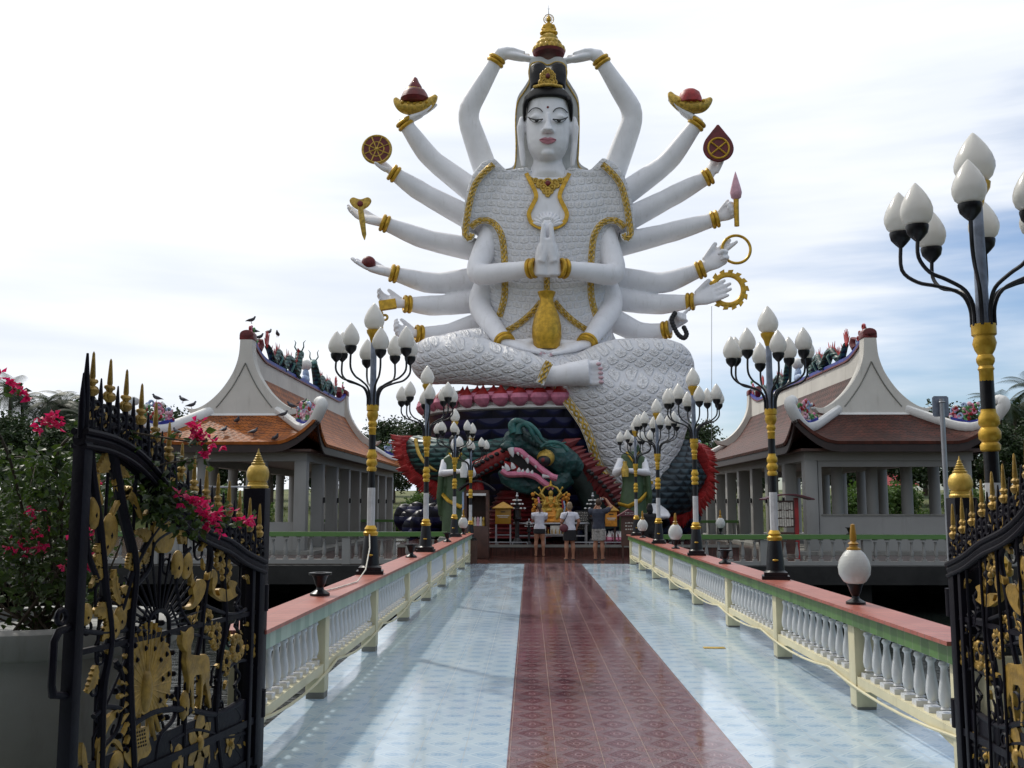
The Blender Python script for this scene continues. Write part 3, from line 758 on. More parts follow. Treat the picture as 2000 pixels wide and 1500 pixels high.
# jewels on gold boats
def boat(px, py, dy, s, lab, hot):
    c = S(px, py, dy); t = thing('offering_jewel', lab, 'jewel', c)
    q = cr([(a_*.88, b_*1.05) for a_, b_ in [(-.95,.42),(-.8,.2),(-.5,.02),(0,-.06),(.5,.0),(.8,.18),(.98,.36)]], 4); tilt = -.12 if not hot else .10
    pts = [c + V(a, 0, b_ + a*tilt) for a, b_ in q]; n_ = len(pts)
    mk('gold_dish', MB().tube(pts, [.08+.22*math.sin(math.pi*i/(n_-1)) for i in range(n_)], 12), 'old_gold', t)
    if hot: mk('jewel', MB().lathe([(.0,.0),(.5,.1),(.6,.25),(.5,.5),(.42,.62),(.3,.68),(.28,.8),(.16,1.0),(.10,1.15),(.02,1.22)], c+V(-.02,0,.05), 16), 'deep_red', t); mk('jewel_band', MB().torus(c+V(0,0,.66), (.1,0,1), .40, .025, 24, 6), 'old_gold', t)
    else: mk('jewel', MB().lathe([(.0,.0),(.5,.05),(.48,.25),(.4,.5),(.25,.62),(.0,.66)], c, 20), 'bright_red', t)
    for i in range(5): mk('dish_stud', MB().ell(c+V(-.5+i*.25,-.26,.02-abs(i-2)*-.03), .07, 8, 6), 'gold', t)
boat(811, 208, -.05, 1, 'dark red peaked jewel on a gold boat dish, held up at the upper left', True)
boat(1348, 205, -.05, 1, 'round bright red jewel on a gold boat dish, held up at the upper right', False)
# wheel disc
c = S(736,292,-.35); t = thing('wheel_disc', 'round dark red disc with golden eight-spoked wheel held in a left hand', 'disc', c)
mk('disc_face', MB().lathe([(.0,-.05),(.56,-.05),(.56,.05),(.0,.05)], c, 36, (0,-1,0)), 'deep_red', t)
g = MB().torus(c, (0,1,0), .57, .06, 40, 8, 1.4).torus(c+V(0,-.05,0), (0,1,0), .30, .028, 30, 6).ell(c+V(0,-.05,0), (.09,.06,.09))
for i in range(8):
    a = R(22.5+45*i); g.tube([c+V(0,-.06,0), c+V(.55*math.cos(a),-.06,.55*math.sin(a))], .028, 6)
mk('wheel_spokes', g, 'old_gold', t)
# leaf shaped plaque
c = S(1403,288,-.35); t = thing('leaf_plaque', 'dark red pointed leaf plaque with a crossed gold ring held in a right hand', 'plaque', c)
pts = cr([(0,.93),(.25,.6),(.5,.25),(.57,-.1),(.42,-.4),(.12,-.55),(-.12,-.55),(-.42,-.4),(-.57,-.1),(-.5,.25),(-.25,.6),(0,.93)], 4)
mk('plaque_face', MB().prism([c+V(a,0,b_) for a, b_ in pts[:-1]], (0,.1,0)), 'deep_red', t)
g = MB().torus(c+V(0,-.06,-.05), (0,1,0), .42, .045, 36, 8)
for a in (40, 140): g.tube([c+V(.4*math.cos(R(a)),-.07,.4*math.sin(R(a))-.05), c+V(-.4*math.cos(R(a)),-.07,-.4*math.sin(R(a))-.05)], .035, 6)
mk('gold_ring', g, 'gold', t)
mk('plaque_rim', MB().tube([c+V(a,0,b_) for a, b_ in pts], .05, 8), 'deep_red', t)
# dagger with heart hilt
c = S(704,399,-.5); t = thing('ritual_dagger', 'golden dagger with a heart shaped hilt hanging from a left hand of the statue', 'dagger', c)
pts = cr([(0,-.28),(.3,-.1),(.44,.14),(.3,.28),(.0,.2),(-.3,.28),(-.44,.14),(-.3,-.1),(0,-.28)], 5)
mk('hilt', MB().prism([c+V(a,0,b_) for a, b_ in pts[:-1]], (0,.14,0)), 'old_gold', t, bevel=.03)
mk('hilt_gem', MB().ell(c+V(0,-.09,0), (.12,.05,.12)), 'deep_red', t)
mk('blade', MB().tube([c+V(.04,-.25,-.2), c+V(.12,-.2,-.75), c+V(.2,-.15,-1.3), c+V(.22,-.15,-1.52)], [.11,.12,.09,.015], 8, [.06,.06,.05,.01], sd=(1,0,0)), 'old_gold', t)
tag(mk('orb', MB().ell(S(720,514,-.15), .29, 24, 16), 'deep_red', loc=S(720,514,-.15)), 'plain dark red orb resting on an open palm at the left', 'orb')
c = S(756,593,-.25); tag(mk('offering_box', MB().tube([c+V(-.3,-.1,-.12), c+V(.36,0,.0)], .3, 4, .26), 'gold', loc=c, smooth=False, bevel=.02), 'angular golden box gripped by a lower left hand', 'box')
c = S(745,622,-.4); t = thing('hand_bell', 'small dark gold bell handle held in the lowest left fist', 'bell', c)
mk('handle', MB().tube([c+V(.02,0,-.55), c+V(0,0,-.2), c+V(0,0,.1)], [.07,.07,.1], 10), 'old_gold', t); mk('finial', MB().torus(c+V(-.1,0,.18), (0,1,0), .12, .06, 16, 8).torus(c+V(.14,0,.04), (0,1,0), .1, .05, 16, 8).ell(c+V(-.12,0,.3), .12), 'old_gold', t)
c = S(1438,400,-.35); t = thing('lotus_bud', 'pink pointed bud on a golden stem held upright in a right fist', 'flower', c)
mk('stem', MB().tube([c+V(0,0,-.88), c+V(0,0,-.4), c+V(0,0,.3)], [.1,.1,.11], 12), 'gold', t); mk('bud', MB().lathe([(.08,0),(.2,.1),(.24,.3),(.2,.5),(.12,.8),(.05,1.05),(.0,1.2)], c+V(0,0,.2), 14), 'pale_pink', t)
c = S(1438,487,.0); tag(mk('ring', MB().torus(c, (0,1,.0), .57, .06, 44, 8, 1.0), 'gold', loc=c), 'plain golden ring hooked round two raised fingers on the right', 'ring')
c = S(1422,566,.15); g = MB(); g.torus(c, (0,1,0), .62, .11, 44, 8, .6)
for i in range(14):
    a = 2*math.pi*i/14 + .1; u = V(math.cos(a),0,math.sin(a)); w_ = V(-math.sin(a),0,math.cos(a))
    g.prism([c+u*.66-w_*.09, c+u*.84-w_*.13, c+u*.80+w_*.07, c+u*.66+w_*.09], (0,.1,0))
tag(mk('toothed_ring', g, 'gold', loc=c), 'golden ring with outward teeth like a cog around an open right hand', 'ring')
g = MB(); q = cr([(1318,612),(1312,625),(1318,642),(1326,655),(1336,660),(1341,652),(1336,640)], 3)
for i, p in enumerate(q): g.ell(S(p[0], p[1], -.75), .10, 10, 8)
tag(mk('prayer_beads', g, 'ink', loc=S(1325,640,-.6)), 'string of dark prayer beads hanging from the lowest right hand', 'beads')
tag(mk('cable', MB().tube([S(1390,598,.1), S(1390,735,.1), S(1390,872,.1)], .012, 5), 'grey_metal', loc=S(1390,872,.1)), 'thin cable hanging from a right wrist of the statue', 'cable')

# ================= pedestal, dragon =================
BZ = .33
PD = thing('pedestal', 'huge dark blue wave patterned base under the white statue', 'pedestal', (.9, Y0+.5, BZ))
cx = S(1070,800,0).x
def oval(mb, rows, n=64, yc=.8):
    mb.rings([[V(cx + rx*math.cos(2*math.pi*j/n), Y0+yc + ry*math.sin(2*math.pi*j/n), z) for j in range(n)] for rx, ry, z in rows])
zt = S(1070,797,-3.8).z; zl = S(1070,752,-3.8).z
g = MB(); oval(g, [(4.8,4.3,BZ),(4.9,4.4,1.2),(4.6,4.2,2.6),(4.7,4.25,3.6),(4.85,4.3,zt)]); mk('drum', g, 'navy_waves', PD)
g = MB(); oval(g, [(4.9,4.4,zt+.002),(5.05,4.5,zt+.05),(5.05,4.5,zt+.14),(4.9,4.4,zt+.2),(4.7,4.2,zl),(4.2,3.6,zl+.1)]); mk('cornice', g, 'trim_white', PD)
def petal(base, out, h, w_, mbp, mbt):
    tdir = out.cross(V(0,0,1)).normalized(); rs = []
    for k_, (a, ww, o_) in enumerate(((0,.35,.0),(.15,.8,.12),(.35,1.0,.18),(.55,.85,.15),(.72,.5,.1),(.86,.22,.06),(1.0,.03,.05))):
        c_ = base + V(0,0,h*a) + out*o_
        rs.append([c_ + tdir*w_*.5*ww*math.cos(2*math.pi*j/12) + out*w_*.22*ww*math.sin(2*math.pi*j/12) for j in range(12)])
    mbp.rings(rs[:5]); 
    sc_ = lambda r_: [q + out*.012 for q in r_]
    mbt.rings([sc_(r_) for r_ in rs[3:]])
for row, (rr, z_, h, w_, off) in enumerate(((1.0, zl-.55, .66, .56, 0), (1.03, zt+.10, .84, .66, .5))):
    n_ = 44
    for i in range(n_):
        a = 2*math.pi*(i+off)/n_
        if math.sin(a) > .25: continue
        o_ = V(math.cos(a)/4.8, math.sin(a)/4.3, 0).normalized()
        p1, p2 = MB(), MB(); petal(V(cx+4.85*rr*math.cos(a), Y0+.8+4.35*rr*math.sin(a), z_), o_, h, w_, p1, p2)
        q = mk('petal', p1, 'pink', PD); mk('petal_tip', p2, 'bright_red', q)
# rocky foot
g = MB(); random.seed(3)
for i in range(46):
    a = math.pi + math.pi*i/45*1.0; rx, ry = 5.2+random.random()*.5, 4.5+random.random()*.3
    if -1.05 < math.cos(a) < 1.05: g.ell(V(cx+rx*math.cos(a), Y0+.8+ry*math.sin(a), BZ+random.random()*.9), (.35+random.random()*.25,.4,.3+random.random()*.4), 9, 7)
mk('rock_rim', g, 'navy_waves', PD)
# dragon coils
def D(px, py, dy=-4.6): return S(px, py, dy)
DR = thing('dragon_sculpture', 'open-mouthed teal dragon with white fangs and red mane coiled round the base', 'dragon', (D(1060,1060).x, Y0-4.6, BZ))
def tubepx(mb, rows, n=20, fy=1.0):
    mb.tube([S(a, b_, c) for a, b_, c, r_ in rows], [r_*K for _,_,_,r_ in rows], n, [r_*K*fy for _,_,_,r_ in rows], sd=(0,0,1))
g = MB(); tubepx(g, [(800,862,-2.6,10),(812,874,-3,24),(838,893,-3.6,36),(880,904,-4,42),(925,904,-4.2,37),(965,887,-4.4,27),(1000,868,-4.5,16)]); mk('coil', g, 'dragon_scales', DR)
g = MB(); tubepx(g, [(1285,868,-2.2,10),(1318,890,-2.6,40),(1326,930,-3,48),(1310,965,-3.4,44),(1270,985,-3.6,30),(1225,975,-3.8,28)]); mk('coil', g, 'dark_scales', DR)
def fringe(path, dirs, L, lab, dy):
    q = cr(path, 10); g_ = MB(); k_ = len(q)
    for i in range(k_-1):
        a = S(q[i][0], q[i][1], dy(i/(k_-1))); d_ = dirs(i/(k_-1)); b_ = a + V(d_[0],-.1,d_[1]).normalized()*L*(1.0+.35*random.random())
        m_ = (a+b_)/2 + V(0,-.25,.0) + V(-d_[1]*.08,0,d_[0]*.08)
        g_.tube([a, m_, b_], [.13,.10,.015], 8, [.08,.07,.02], sd=(V(d_[0],0,d_[1])).cross(V(0,1,0)))
    return g_
g = fringe([(806,858),(806,882),(820,908),(845,930),(880,942),(916,944),(935,935)], lambda t: (-math.cos(t*1.7), -math.sin(t*1.7)+.2), .62, '', lambda t: -3-t*1.6)
mk('mane', g, 'bright_red', DR)
g = fringe([(1346,880),(1362,905),(1362,940),(1350,965),(1330,985),(1305,1000)], lambda t: (math.cos(t*1.5), -math.sin(t*1.5)+.3), .6, '', lambda t: -2.6-t*.8)
mk('mane', g, 'bright_red', DR)
q = cr([(812,858),(818,885),(835,908),(860,920),(890,925),(920,922)], 5); mk('edge_band', MB().tube([S(a, b_, -4.1-i*.035) for i, (a, b_) in enumerate(q)], .07, 8), 'old_gold', DR)
q = cr([(928,902),(960,886),(1000,868),(1030,862)], 5)
rb_ = MB(); rb_.tube([S(a, b_+16, -5.0) for a, b_ in q], [.30]*len(q), 12, [.2]*len(q), sd=(0,0,1)); mk('belly_band', rb_, 'bright_red', DR)
g = MB()
for p in cr([(930,932),(960,914),(1000,893),(1025,884)], 4) + cr([(930,910),(960,892),(1000,872)], 4): g.ell(S(p[0], p[1], -5.28), (.09,.05,.07), 8, 6)
for p in cr([(1150,920),(1180,950),(1205,985),(1225,1010)], 4): g.ell(S(p[0], p[1], -5.15), (.09,.05,.07), 8, 6)
mk('belly_dot_pattern', g, 'ink', DR)
# head
hd = MB()
tubepx(hd, [(986,868,-5.6,9),(996,862,-5.6,17),(1010,858,-5.6,20),(1030,866,-5.5,19),(1052,880,-5.4,24),(1075,891,-5.3,25),(1096,899,-5.2,27),(1116,910,-5.1,23),(1134,920,-5,13)], 22, .8)
hd.ell(S(992,872,-5.8), (.28,.25,.16)); hd.ell(S(1006,846,-5.8), (.22,.2,.2)); hd.ell(S(1018,846,-5.7), (.2,.18,.24))
for i in range(6): hd.ell(S(1024+i*7, 852+i*4, -5.7), (.13,.3,.2))
tubepx(hd, [(978,918,-5.6,7),(988,932,-5.6,12),(1010,942,-5.6,16),(1040,950,-5.5,16),(1068,953,-5.4,15),(1092,945,-5.3,15),(1110,930,-5.2,16)], 20, .8)
mk('head', hd, 'jaw_teal', DR, remesh=.035, smoothit=2, sharp=0)
nk_ = MB(); tubepx(nk_, [(1112,912,-4.7,22),(1145,935,-4.5,28),(1172,975,-4.3,36),(1180,1030,-4.2,42)], 20, .7); mk('neck', nk_, 'jade_dark', DR)
hn = MB(); 
for q in ([(1004,845),(1000,830),(1008,823),(1022,826),(1034,836),(1042,850),(1052,864),(1066,871),(1085,868),(1106,864)], [(1012,848),(1012,836),(1020,828),(1034,830),(1050,844),(1060,860),(1080,872),(1098,874)]):
    c_ = cr(q, 5); n_ = len(c_); hn.tube([S(a, b_, -6.0) for a, b_ in c_], [.13*(1-i/n_)+.02 for i in range(n_)], 10)
for q in ([(1056,874),(1068,866),(1084,864),(1100,870),(1110,882)],): 
    c_ = cr(q, 5); hn.tube([S(a, b_, -6.0) for a, b_ in c_], .07, 8)
mk('whisker', hn, 'teal', DR)
gm = MB(); 
for q in ([(1004,880),(1016,882),(1028,892),(1044,904),(1060,918),(1076,930),(1088,934)], [(980,918),(992,926),(1010,926),(1030,926),(1048,932),(1064,944),(1080,956)]):
    c_ = cr(q, 5); gm.tube([S(a, b_, -6.0) for a, b_ in c_], .11, 10, .16, sd=(0,0,1))
mk('gum', gm, 'pink', DR)
def tooth(px, py, dx, dy_, r_): return MB().tube([S(px,py,-6.05), S(px+dx*.5,py+dy_*.55,-6.1), S(px+dx,py+dy_,-6.1)], [r_*K, r_*K*.7, .01], 10)
for a in ((998,876,4,17,6),(1011,881,2,9,3.5),(1019,885,2,8,3),(1030,892,1,14,5),(1047,906,0,9,3.5),(1003,914,-4,-11,4.5),(992,918,-5,-13,5),(984,917,-3,-7,3),(1013,922,1,-9,4),(1020,924,2,-8,3.5),(1030,926,1,-12,4.5),(1038,928,2,-10,4),(1060,930,22,1,4)):
    mk('tooth', tooth(*a), 'eye_white', DR)
mk('tongue', MB().tube([S(985,903,-5.9), S(1000,910,-5.8), S(1025,930,-5.5), S(1060,945,-5.2)], [.04,.12,.14,.14], 10, [.03,.07,.1,.1], sd=(0,0,1)), 'bright_red', DR)
mk('mouth', MB().prism([S(a, b_, -5.25) for a, b_ in ((1000,880),(1030,895),(1060,925),(1090,940),(1080,955),(1040,935),(990,925))], (0,.3,0)), 'ink', DR)
c = S(1065,899,-5.95)
mk('eye_ring', MB().ell(c+V(.02,.2,.09), (.30,.32,.29), 18, 12), 'old_gold', DR); mk('eye', MB().ell(c+V(-.04,.0,-.02), (.23,.25,.19), 18, 12), 'ink', DR)
mk('eye_white', MB().ell(c+V(-.04,-.04,-.02), (.19,.2,.16), 18, 12), 'eye_white', DR); mk('iris', MB().ell(c+V(-.07,-.2,.0), (.08,.06,.08), 12, 8), 'deep_red', DR)
g = MB()
for i in range(16):
    t_ = i/15; px, py = lerp(1108,1215,t_), lerp(866,985,t_)+random.uniform(-4,4); g.tube([S(px-12,py+22,-4.7), S(px+2,py+4,-4.9), S(px+20+random.random()*10,py-6,-4.8)], [.28,.2,.02], 8, .12, sd=(0,0,1))
mk('mane', g, 'deep_red', DR)
g = MB(); rs = []
for i in range(61):
    t_ = i/60; z_ = lerp(S(0,1052,-5).z, S(0,958,-5).z, t_); r_ = .93 + .05*math.sin(t_*math.pi*2*11); hw_ = 1.25*(1-.45*t_**2)
    rs.append([V(S(1010,1000,-5).x + hw_*r_*math.cos(a), Y0-4.0 + 1.15*r_*math.sin(a), z_) for a in [2*math.pi*j/28 for j in range(28)]])
g.rings(rs); mk('throat', g, 'deep_red', DR)

# ================= ground, water, platforms =================
WZ = -1.25
def gz(x, y):
    if y < 4.3: return -.12
    bank = max(0, min(1, (y-62)/10.0)); side = max(0, min(1, (abs(x-1)-34)/9.0))
    near = max(0, min(1, (7.5-y)/3.0)) if abs(x) > 3.4 else 0
    k_ = max(bank, side); k_ = k_*k_*(3-2*k_)
    z = lerp(-2.4, 1.2, k_)
    if y > 72: z += min(2.2, (y-72)*.045)
    return z + .15*math.sin(x*.31+y*.13)*k_
g = MB(); xs = [-1500,-600,-200,-120,-80,-60]+[-50+i*2 for i in range(51)]+[60,80,120,200,600,1500]
ys = [-600,-100,-20,-5,2,4.2,4.35,6,10,20,30,40,50]+[54+i*1.5 for i in range(24)]+[95,105,120,150,200,300,600,1600]
nx = len(xs)
for y in ys:
    for x in xs: g.v.append(V(x, y, gz(x, y)))
for j in range(len(ys)-1):
    for i in range(nx-1): g.f.append((j*nx+i, j*nx+i+1, (j+1)*nx+i+1, (j+1)*nx+i))
struct('ground', g, 'soil', sharp=0)
g = MB(); g.add([(-80,4.3,WZ),(80,4.3,WZ),(80,76,WZ),(-80,76,WZ)], [(0,1,2,3)]); struct('water', g, 'pond', smooth=False)
# bridge deck: near end at the gate, far end at the temple platform
XL, XR = -1.92, 3.02
g = MB().box2((-4.2,-3,-.11), (5.4,4.35,0)); g.box2((XL,4.35,-.3), (XR,27.45,0)); struct('bridge_deck', g, 'tile_blue', smooth=False)
struct('path', MB().add([(-.145,-3,.004),(1.34,-3,.004),(1.40,27.6,.004),(-.145,27.6,.004)], [(0,1,2,3)]), 'tile_red', smooth=False)
g = MB()
for y in (9,15,21,26):
    for x in (-1.3, 2.4): g.lathe([(.16,-2.4),(.16,-.3)], (x,y,0), 14)
    g.box((.55,y,-.42), (4.6,.3,.24))
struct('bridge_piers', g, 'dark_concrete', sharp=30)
g = MB().box2((-24,27.45,-.34), (24,32.0,-.004)).box2((-24,32.0,-.34), (24,62,-.05)); struct('temple_platform', g, 'tile_brown', smooth=False)
g = MB().box2((-24.1,26.75,-.5), (-1.95,27.44,-.02)).box2((3.05,26.75,-.5), (24.1,27.44,-.02)); g.box2((-24,33.5,-2.4), (24,33.8,-.35)); struct('platform_edge_and_backing', g, 'dark_concrete', smooth=False)  # edge strips, plus an added dark wall that blacks out the gap below
g = MB()
for x in (-20,-16,-12,-8,-4.5,5.5,9,13,17,21): g.box((x,27.6,-1.4), (.35,.35,2.0)); g.box((x,33,-1.4), (.35,.35,2.0))
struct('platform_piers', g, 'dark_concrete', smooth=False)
g = MB().box2((-4.2,32.0,-.05), (6.6,46,.33)); struct('altar_terrace', g, 'tile_brown', smooth=False)
struct('terrace_edge', MB().box2((-4.22,31.97,.25), (6.62,32.01,.335)), 'concrete', smooth=False)

# ================= balustrades =================
BPROF = [(.055,0),(.055,.05),(.04,.06),(.03,.075),(.042,.09),(.05,.13),(.047,.18),(.034,.25),(.026,.30),(.026,.33),(.04,.345),(.04,.355),(.03,.37),(.05,.39),(.055,.395),(.055,.42)]
def baluster_mesh(h, r_=1.0):
    g_ = MB(); k_ = h/.42
    g_.box((0,0,.02*k_), (.088*r_,.088*r_,.04*k_)); g_.lathe([(a*r_*.84, b_*k_) for a, b_ in BPROF[2:-3]], (0,0,0), 10); g_.box((0,0,h-.016), (.088*r_,.088*r_,.032)); return g_
def cablepts(p0, p1, n_, sag):
    out = []
    for i in range(n_):
        for j in range(6):
            t = (i+j/6)/n_; out.append(p0 + (p1-p0)*t + V(0,0,-sag*4*(j/6)*(1-j/6)))
    return out + [p1]
def bridge_rail(name, lab, x0, x1, ys_, side, green):
    """x0 at y0 .. x1 at y1; side = direction of the walkway"""
    y0, y1 = ys_[0], ys_[-1]; t = thing('balustrade', lab, 'balustrade', (x0, y0, 0)); nb = len(ys_)-1
    X = lambda y: lerp(x0, x1, (y-y0)/(y1-y0))
    ang = -math.atan2(x1-x0, y1-y0)
    for i in range(nb+1):
        y = ys_[i]; mk('post', MB().box((X(y), y, .36), (.16,.16,.62), ang), 'cream', t, bevel=.006); mk('post_foot', MB().box((X(y), y, .03), (.15,.15,.07), ang), 'concrete', t)
    for i in range(nb):
        ya, yb = ys_[i]+.08, ys_[i+1]-.08; m_ = 12
        g_ = MB(); top = []; bot = []
        for j in range(m_+1):
            y = lerp(ya, yb, j/m_); e = min(j/m_, 1-j/m_); zb = .17 + .05*min(1, e*6)
            for sx in (-.07, .07): top.append(V(X(y)+sx, y, .285)); bot.append(V(X(y)+sx, y, zb))
        g_.rings([[bot[2*j], bot[2*j+1], top[2*j+1], top[2*j]] for j in range(m_+1)]); mk('bottom_beam', g_, 'cream', t, sharp=30)
    bm_ = None
    for i in range(nb):
        step = ys_[i+1]-ys_[i]; n_ = max(3, round(step/.213))
        for j in range(n_):
            y = ys_[i]+(j+.75)/(n_+.5)*step
            if bm_ is None: bm_ = mk('baluster', baluster_mesh(.40), 'baluster_white', t, sharp=50); bm_.location = (0,0,0)
            q = bm_ if (i == 0 and j == 0) else bm_.copy()
            if q is not bm_: C.objects.link(q)
            q.location = (X(y)-x0, y-y0, .284); q.rotation_euler = (0,0,random.uniform(-.05,.05))
    # mesh was built around the world origin, so undo the parent shift
    for v_ in bm_.data.vertices: v_.co += ORIG[t.name]
    g_ = MB(); ya, yb = y0-.1, y1+.1; xa, xb = X(ya), X(yb)
    g_.rings([[V(x+o, y, z) for o, z in ((-.12,.684),(.12,.684),(.12,.795),(-.12,.795))] for x, y in ((xa,ya),(xb,yb))]); mk('fascia', g_, green, t, smooth=False)
    g_ = MB(); g_.rings([[V(x+o, y, z) for o, z in ((-.16,.797),(.16,.797),(.16,.822),(-.16,.822))] for x, y in ((xa,ya),(xb,yb))]); mk('capping', g_, 'cap_tile', t, smooth=False)
    pts = cablepts(V(X(y0)+side*.085, y0, .25), V(X(y1)+side*.085, y1, .25), nb, .075 if side > 0 else .06)
    mk('cable', MB().tube(pts, .011, 6), 'cream', t)
    return X
XLF = bridge_rail('l', 'cream balustrade with pale green edge and red tiled top left of the bridge', -1.795, -1.68, [6.42,8.57,11.25,14.1,17.0,19.8,22.5,25.1,27.2], 1, 'pale_green_tile')
XRF = bridge_rail('r', 'cream balustrade with darker green edge and red tiled top right of the bridge', 2.63, 2.77, [6.2,8.2,10.8,13.5,16.4,19.2,22.0,24.8,27.2], -1, 'green_tile')
bpy.data.objects['balustrade.001'].location.z = -.03
def cross_rail(lab, xa, xb, y, z0=-.0, h=.86, posts=2.75):
    t = thing('balustrade', lab, 'balustrade', (xa, y, z0)); n_ = max(1, round(abs(xb-xa)/posts)); st = (xb-xa)/n_
    for i in range(n_+1): mk('post', MB().box((xa+i*st, y, z0+.35), (.22,.2,.7+.0)), 'white_paint', t)
    mk('bottom_beam', MB().box(((xa+xb)/2, y, z0+.07), (abs(xb-xa),.16,.12)), 'white_paint', t, smooth=False)
    mk('handrail', MB().box(((xa+xb)/2, y, z0+h-.06), (abs(xb-xa)+.2,.3,.12)), 'green_tile', t, smooth=False)
    nb = int(abs(st)/.34); b0 = mk('baluster', baluster_mesh(h-.25, 1.3), 'white_paint', t, sharp=50); first = True
    for v_ in b0.data.vertices: v_.co += ORIG[t.name]
    for i in range(n_):
        for j in range(nb):
            q = b0 if first else b0.copy()
            if not first: C.objects.link(q)
            first = False; q.location = (i*st + st*(j+.75)/(nb+.5), 0, .13)
    return t
cross_rail('white balustrade with green rail in front of the left pavilion', -18, -2.35, 27.3)
cross_rail('white balustrade with green rail in front of the right pavilion', 3.55, 20, 27.3, -.05, .84)
cross_rail('far white balustrade behind the left end of the base', -9.5, -5.4, 47, -.0, .9)
cross_rail('short white balustrade behind the round lights at the right end of the base', 6.0, 9.3, 45, -.0, .9)

# ================= lamp posts =================
def make_lamp():
    t = thing('lamp_post', 'x', 'lamp post', (0,0,0), 'black and gold lamp posts with eight lamps along the bridge')
    mk('base', MB().box((0,0,.02), (.31,.31,.04)).box((0,0,.06), (.26,.26,.04)).lathe([(.13,.08),(.105,.10),(.095,.26),(.075,.44)], (0,0,0), 20), 'lamp_black', t)
    mk('base_band', MB().lathe([(.075,.44),(.085,.45),(.088,.48),(.065,.50),(.075,.52),(.05,.56)], (0,0,0), 20), 'gold', t)
    g_ = MB(); g_.ell((0,-.105,.22), (.035,.02,.014), 10, 6); mk('base_badge', g_, 'gold', t)
    mk('lower_pole', MB().lathe([(.046,.55),(.046,1.0)], (0,0,0), 8), 'lamp_white', t, sharp=30)
    mk('middle_pole', MB().lathe([(.044,1.0),(.040,1.98)], (0,0,0), 12), 'lamp_black', t)
    mk('turned_band', MB().lathe([(.045,1.19),(.058,1.20),(.06,1.23),(.046,1.25),(.064,1.27),(.066,1.31),(.048,1.34),(.062,1.36),(.06,1.40),(.045,1.43),(.044,1.45)], (0,0,0), 20), 'gold', t)
    mk('turned_band', MB().lathe([(r_*.68+.008, z_) for r_, z_ in [(.046,1.62),(.05,1.63),(.05,1.69),(.06,1.70),(.048,1.72),(.066,1.745),(.068,1.765),(.05,1.79),(.075,1.82),(.092,1.86),(.078,1.90),(.078,1.905),(.096,1.915),(.096,1.98),(.05,1.98)]], (0,0,0), 20), 'gold', t)
    mk('upper_pole', MB().lathe([(.040,1.97),(.034,2.78)], (0,0,0), 12), 'lamp_grey', t)
    mk('lamp_neck', MB().lathe([(.03,2.72),(.042,2.75),(.055,2.80),(.085,2.85),(.09,2.885),(.07,2.89)], (0,0,0), 20), 'gold', t)
    gl = [(.0,0),(.07,.0),(.105,.035),(.122,.085),(.122,.12),(.108,.17),(.08,.225),(.05,.27),(.022,.305),(.006,.322),(.0,.325)]
    mk('lamp_globe', MB().lathe(gl, (0,0,2.895), 24), 'milk_glass', t, sharp=0)
    for i in range(8):
        a = R(22.5*0 + 45*i + 12); u = V(math.cos(a), math.sin(a), 0); hh = 2.53 + (.02 if i % 2 else -.03); rr = .445 + (.015 if i % 2 else 0)
        pts = cr([tuple(u*.065+V(0,0,1.97)), tuple(u*.07+V(0,0,2.09)), tuple(u*.12+V(0,0,2.19)), tuple(u*.25+V(0,0,2.25)), tuple(u*.37+V(0,0,2.29)), tuple(u*rr+V(0,0,2.38)), tuple(u*rr+V(0,0,hh))], 4)
        am = mk('lamp_arm', MB().tube(pts, .0125, 7), 'lamp_black', t)
        c_ = u*rr+V(0,0,hh)
        mk('lamp_holder', MB().lathe([(.015,-.02),(.035,.0),(.06,.03),(.068,.065),(.068,.08)], c_, 16), 'lamp_black', am)
        g2 = [(a_*.80, b_*.84) for a_, b_ in gl]; mk('lamp_globe', MB().lathe(g2, c_+V(0,0,.08), 20), 'milk_glass', am, sharp=0)
    return t
lamp = make_lamp(); index_kids()
CZ = .822
LP = [(-1.80,11.4,CZ,'large lamp post in front of the left pavilion, nearest of the left row'),
      (-1.72,16.7,CZ,'second lamp post of the left row, before the red mane of the dragon'),
      (XLF(24.3)-.12,24.3,CZ,'lamp post by the far end of the left balustrade, left one of the close pair'),
      (-1.62,27.6,.62,'lamp post beside the left shrine cabinet, right one of the close pair'),
      (2.655,5.8,CZ-.04,'tallest lamp post, close to the right gate and cut by the picture edge'),
      (2.68,11.1,CZ-.03,'lamp post in front of the right pavilion roof with a dark taped pole'),
      (2.665,16.2,CZ-.03,'third lamp post from the right gate, at the right edge of the base'),
      (2.68,21.0,CZ-.03,'lamp post beside the hanging foot of the statue, between two others'),
      (2.77,26.2,CZ-.03,'farthest lamp post of the right row, in front of the green robed figure')]
for i, (x, y, z, lab) in enumerate(LP): place(lamp, (x, y, z), lab, R(random.uniform(-14,14)) if i != 4 else R(4), i == 0, .965 if x < 0 else .94)
tag(mk('pier', MB().box((2.69,5.8,.388), (.30,.34,.776)), 'cream', loc=(2.69,5.8,0), bevel=.01), 'cream pier under the tallest lamp post behind the right gate leaf', 'pier')
mk_pl = mk('plinth', MB().box((-1.62,27.6,.31), (.36,.36,.62)), 'wood_dark', loc=(-1.62,27.6,0)); tag(mk_pl, 'dark plinth under the lamp post beside the left shrine cabinet', 'plinth')

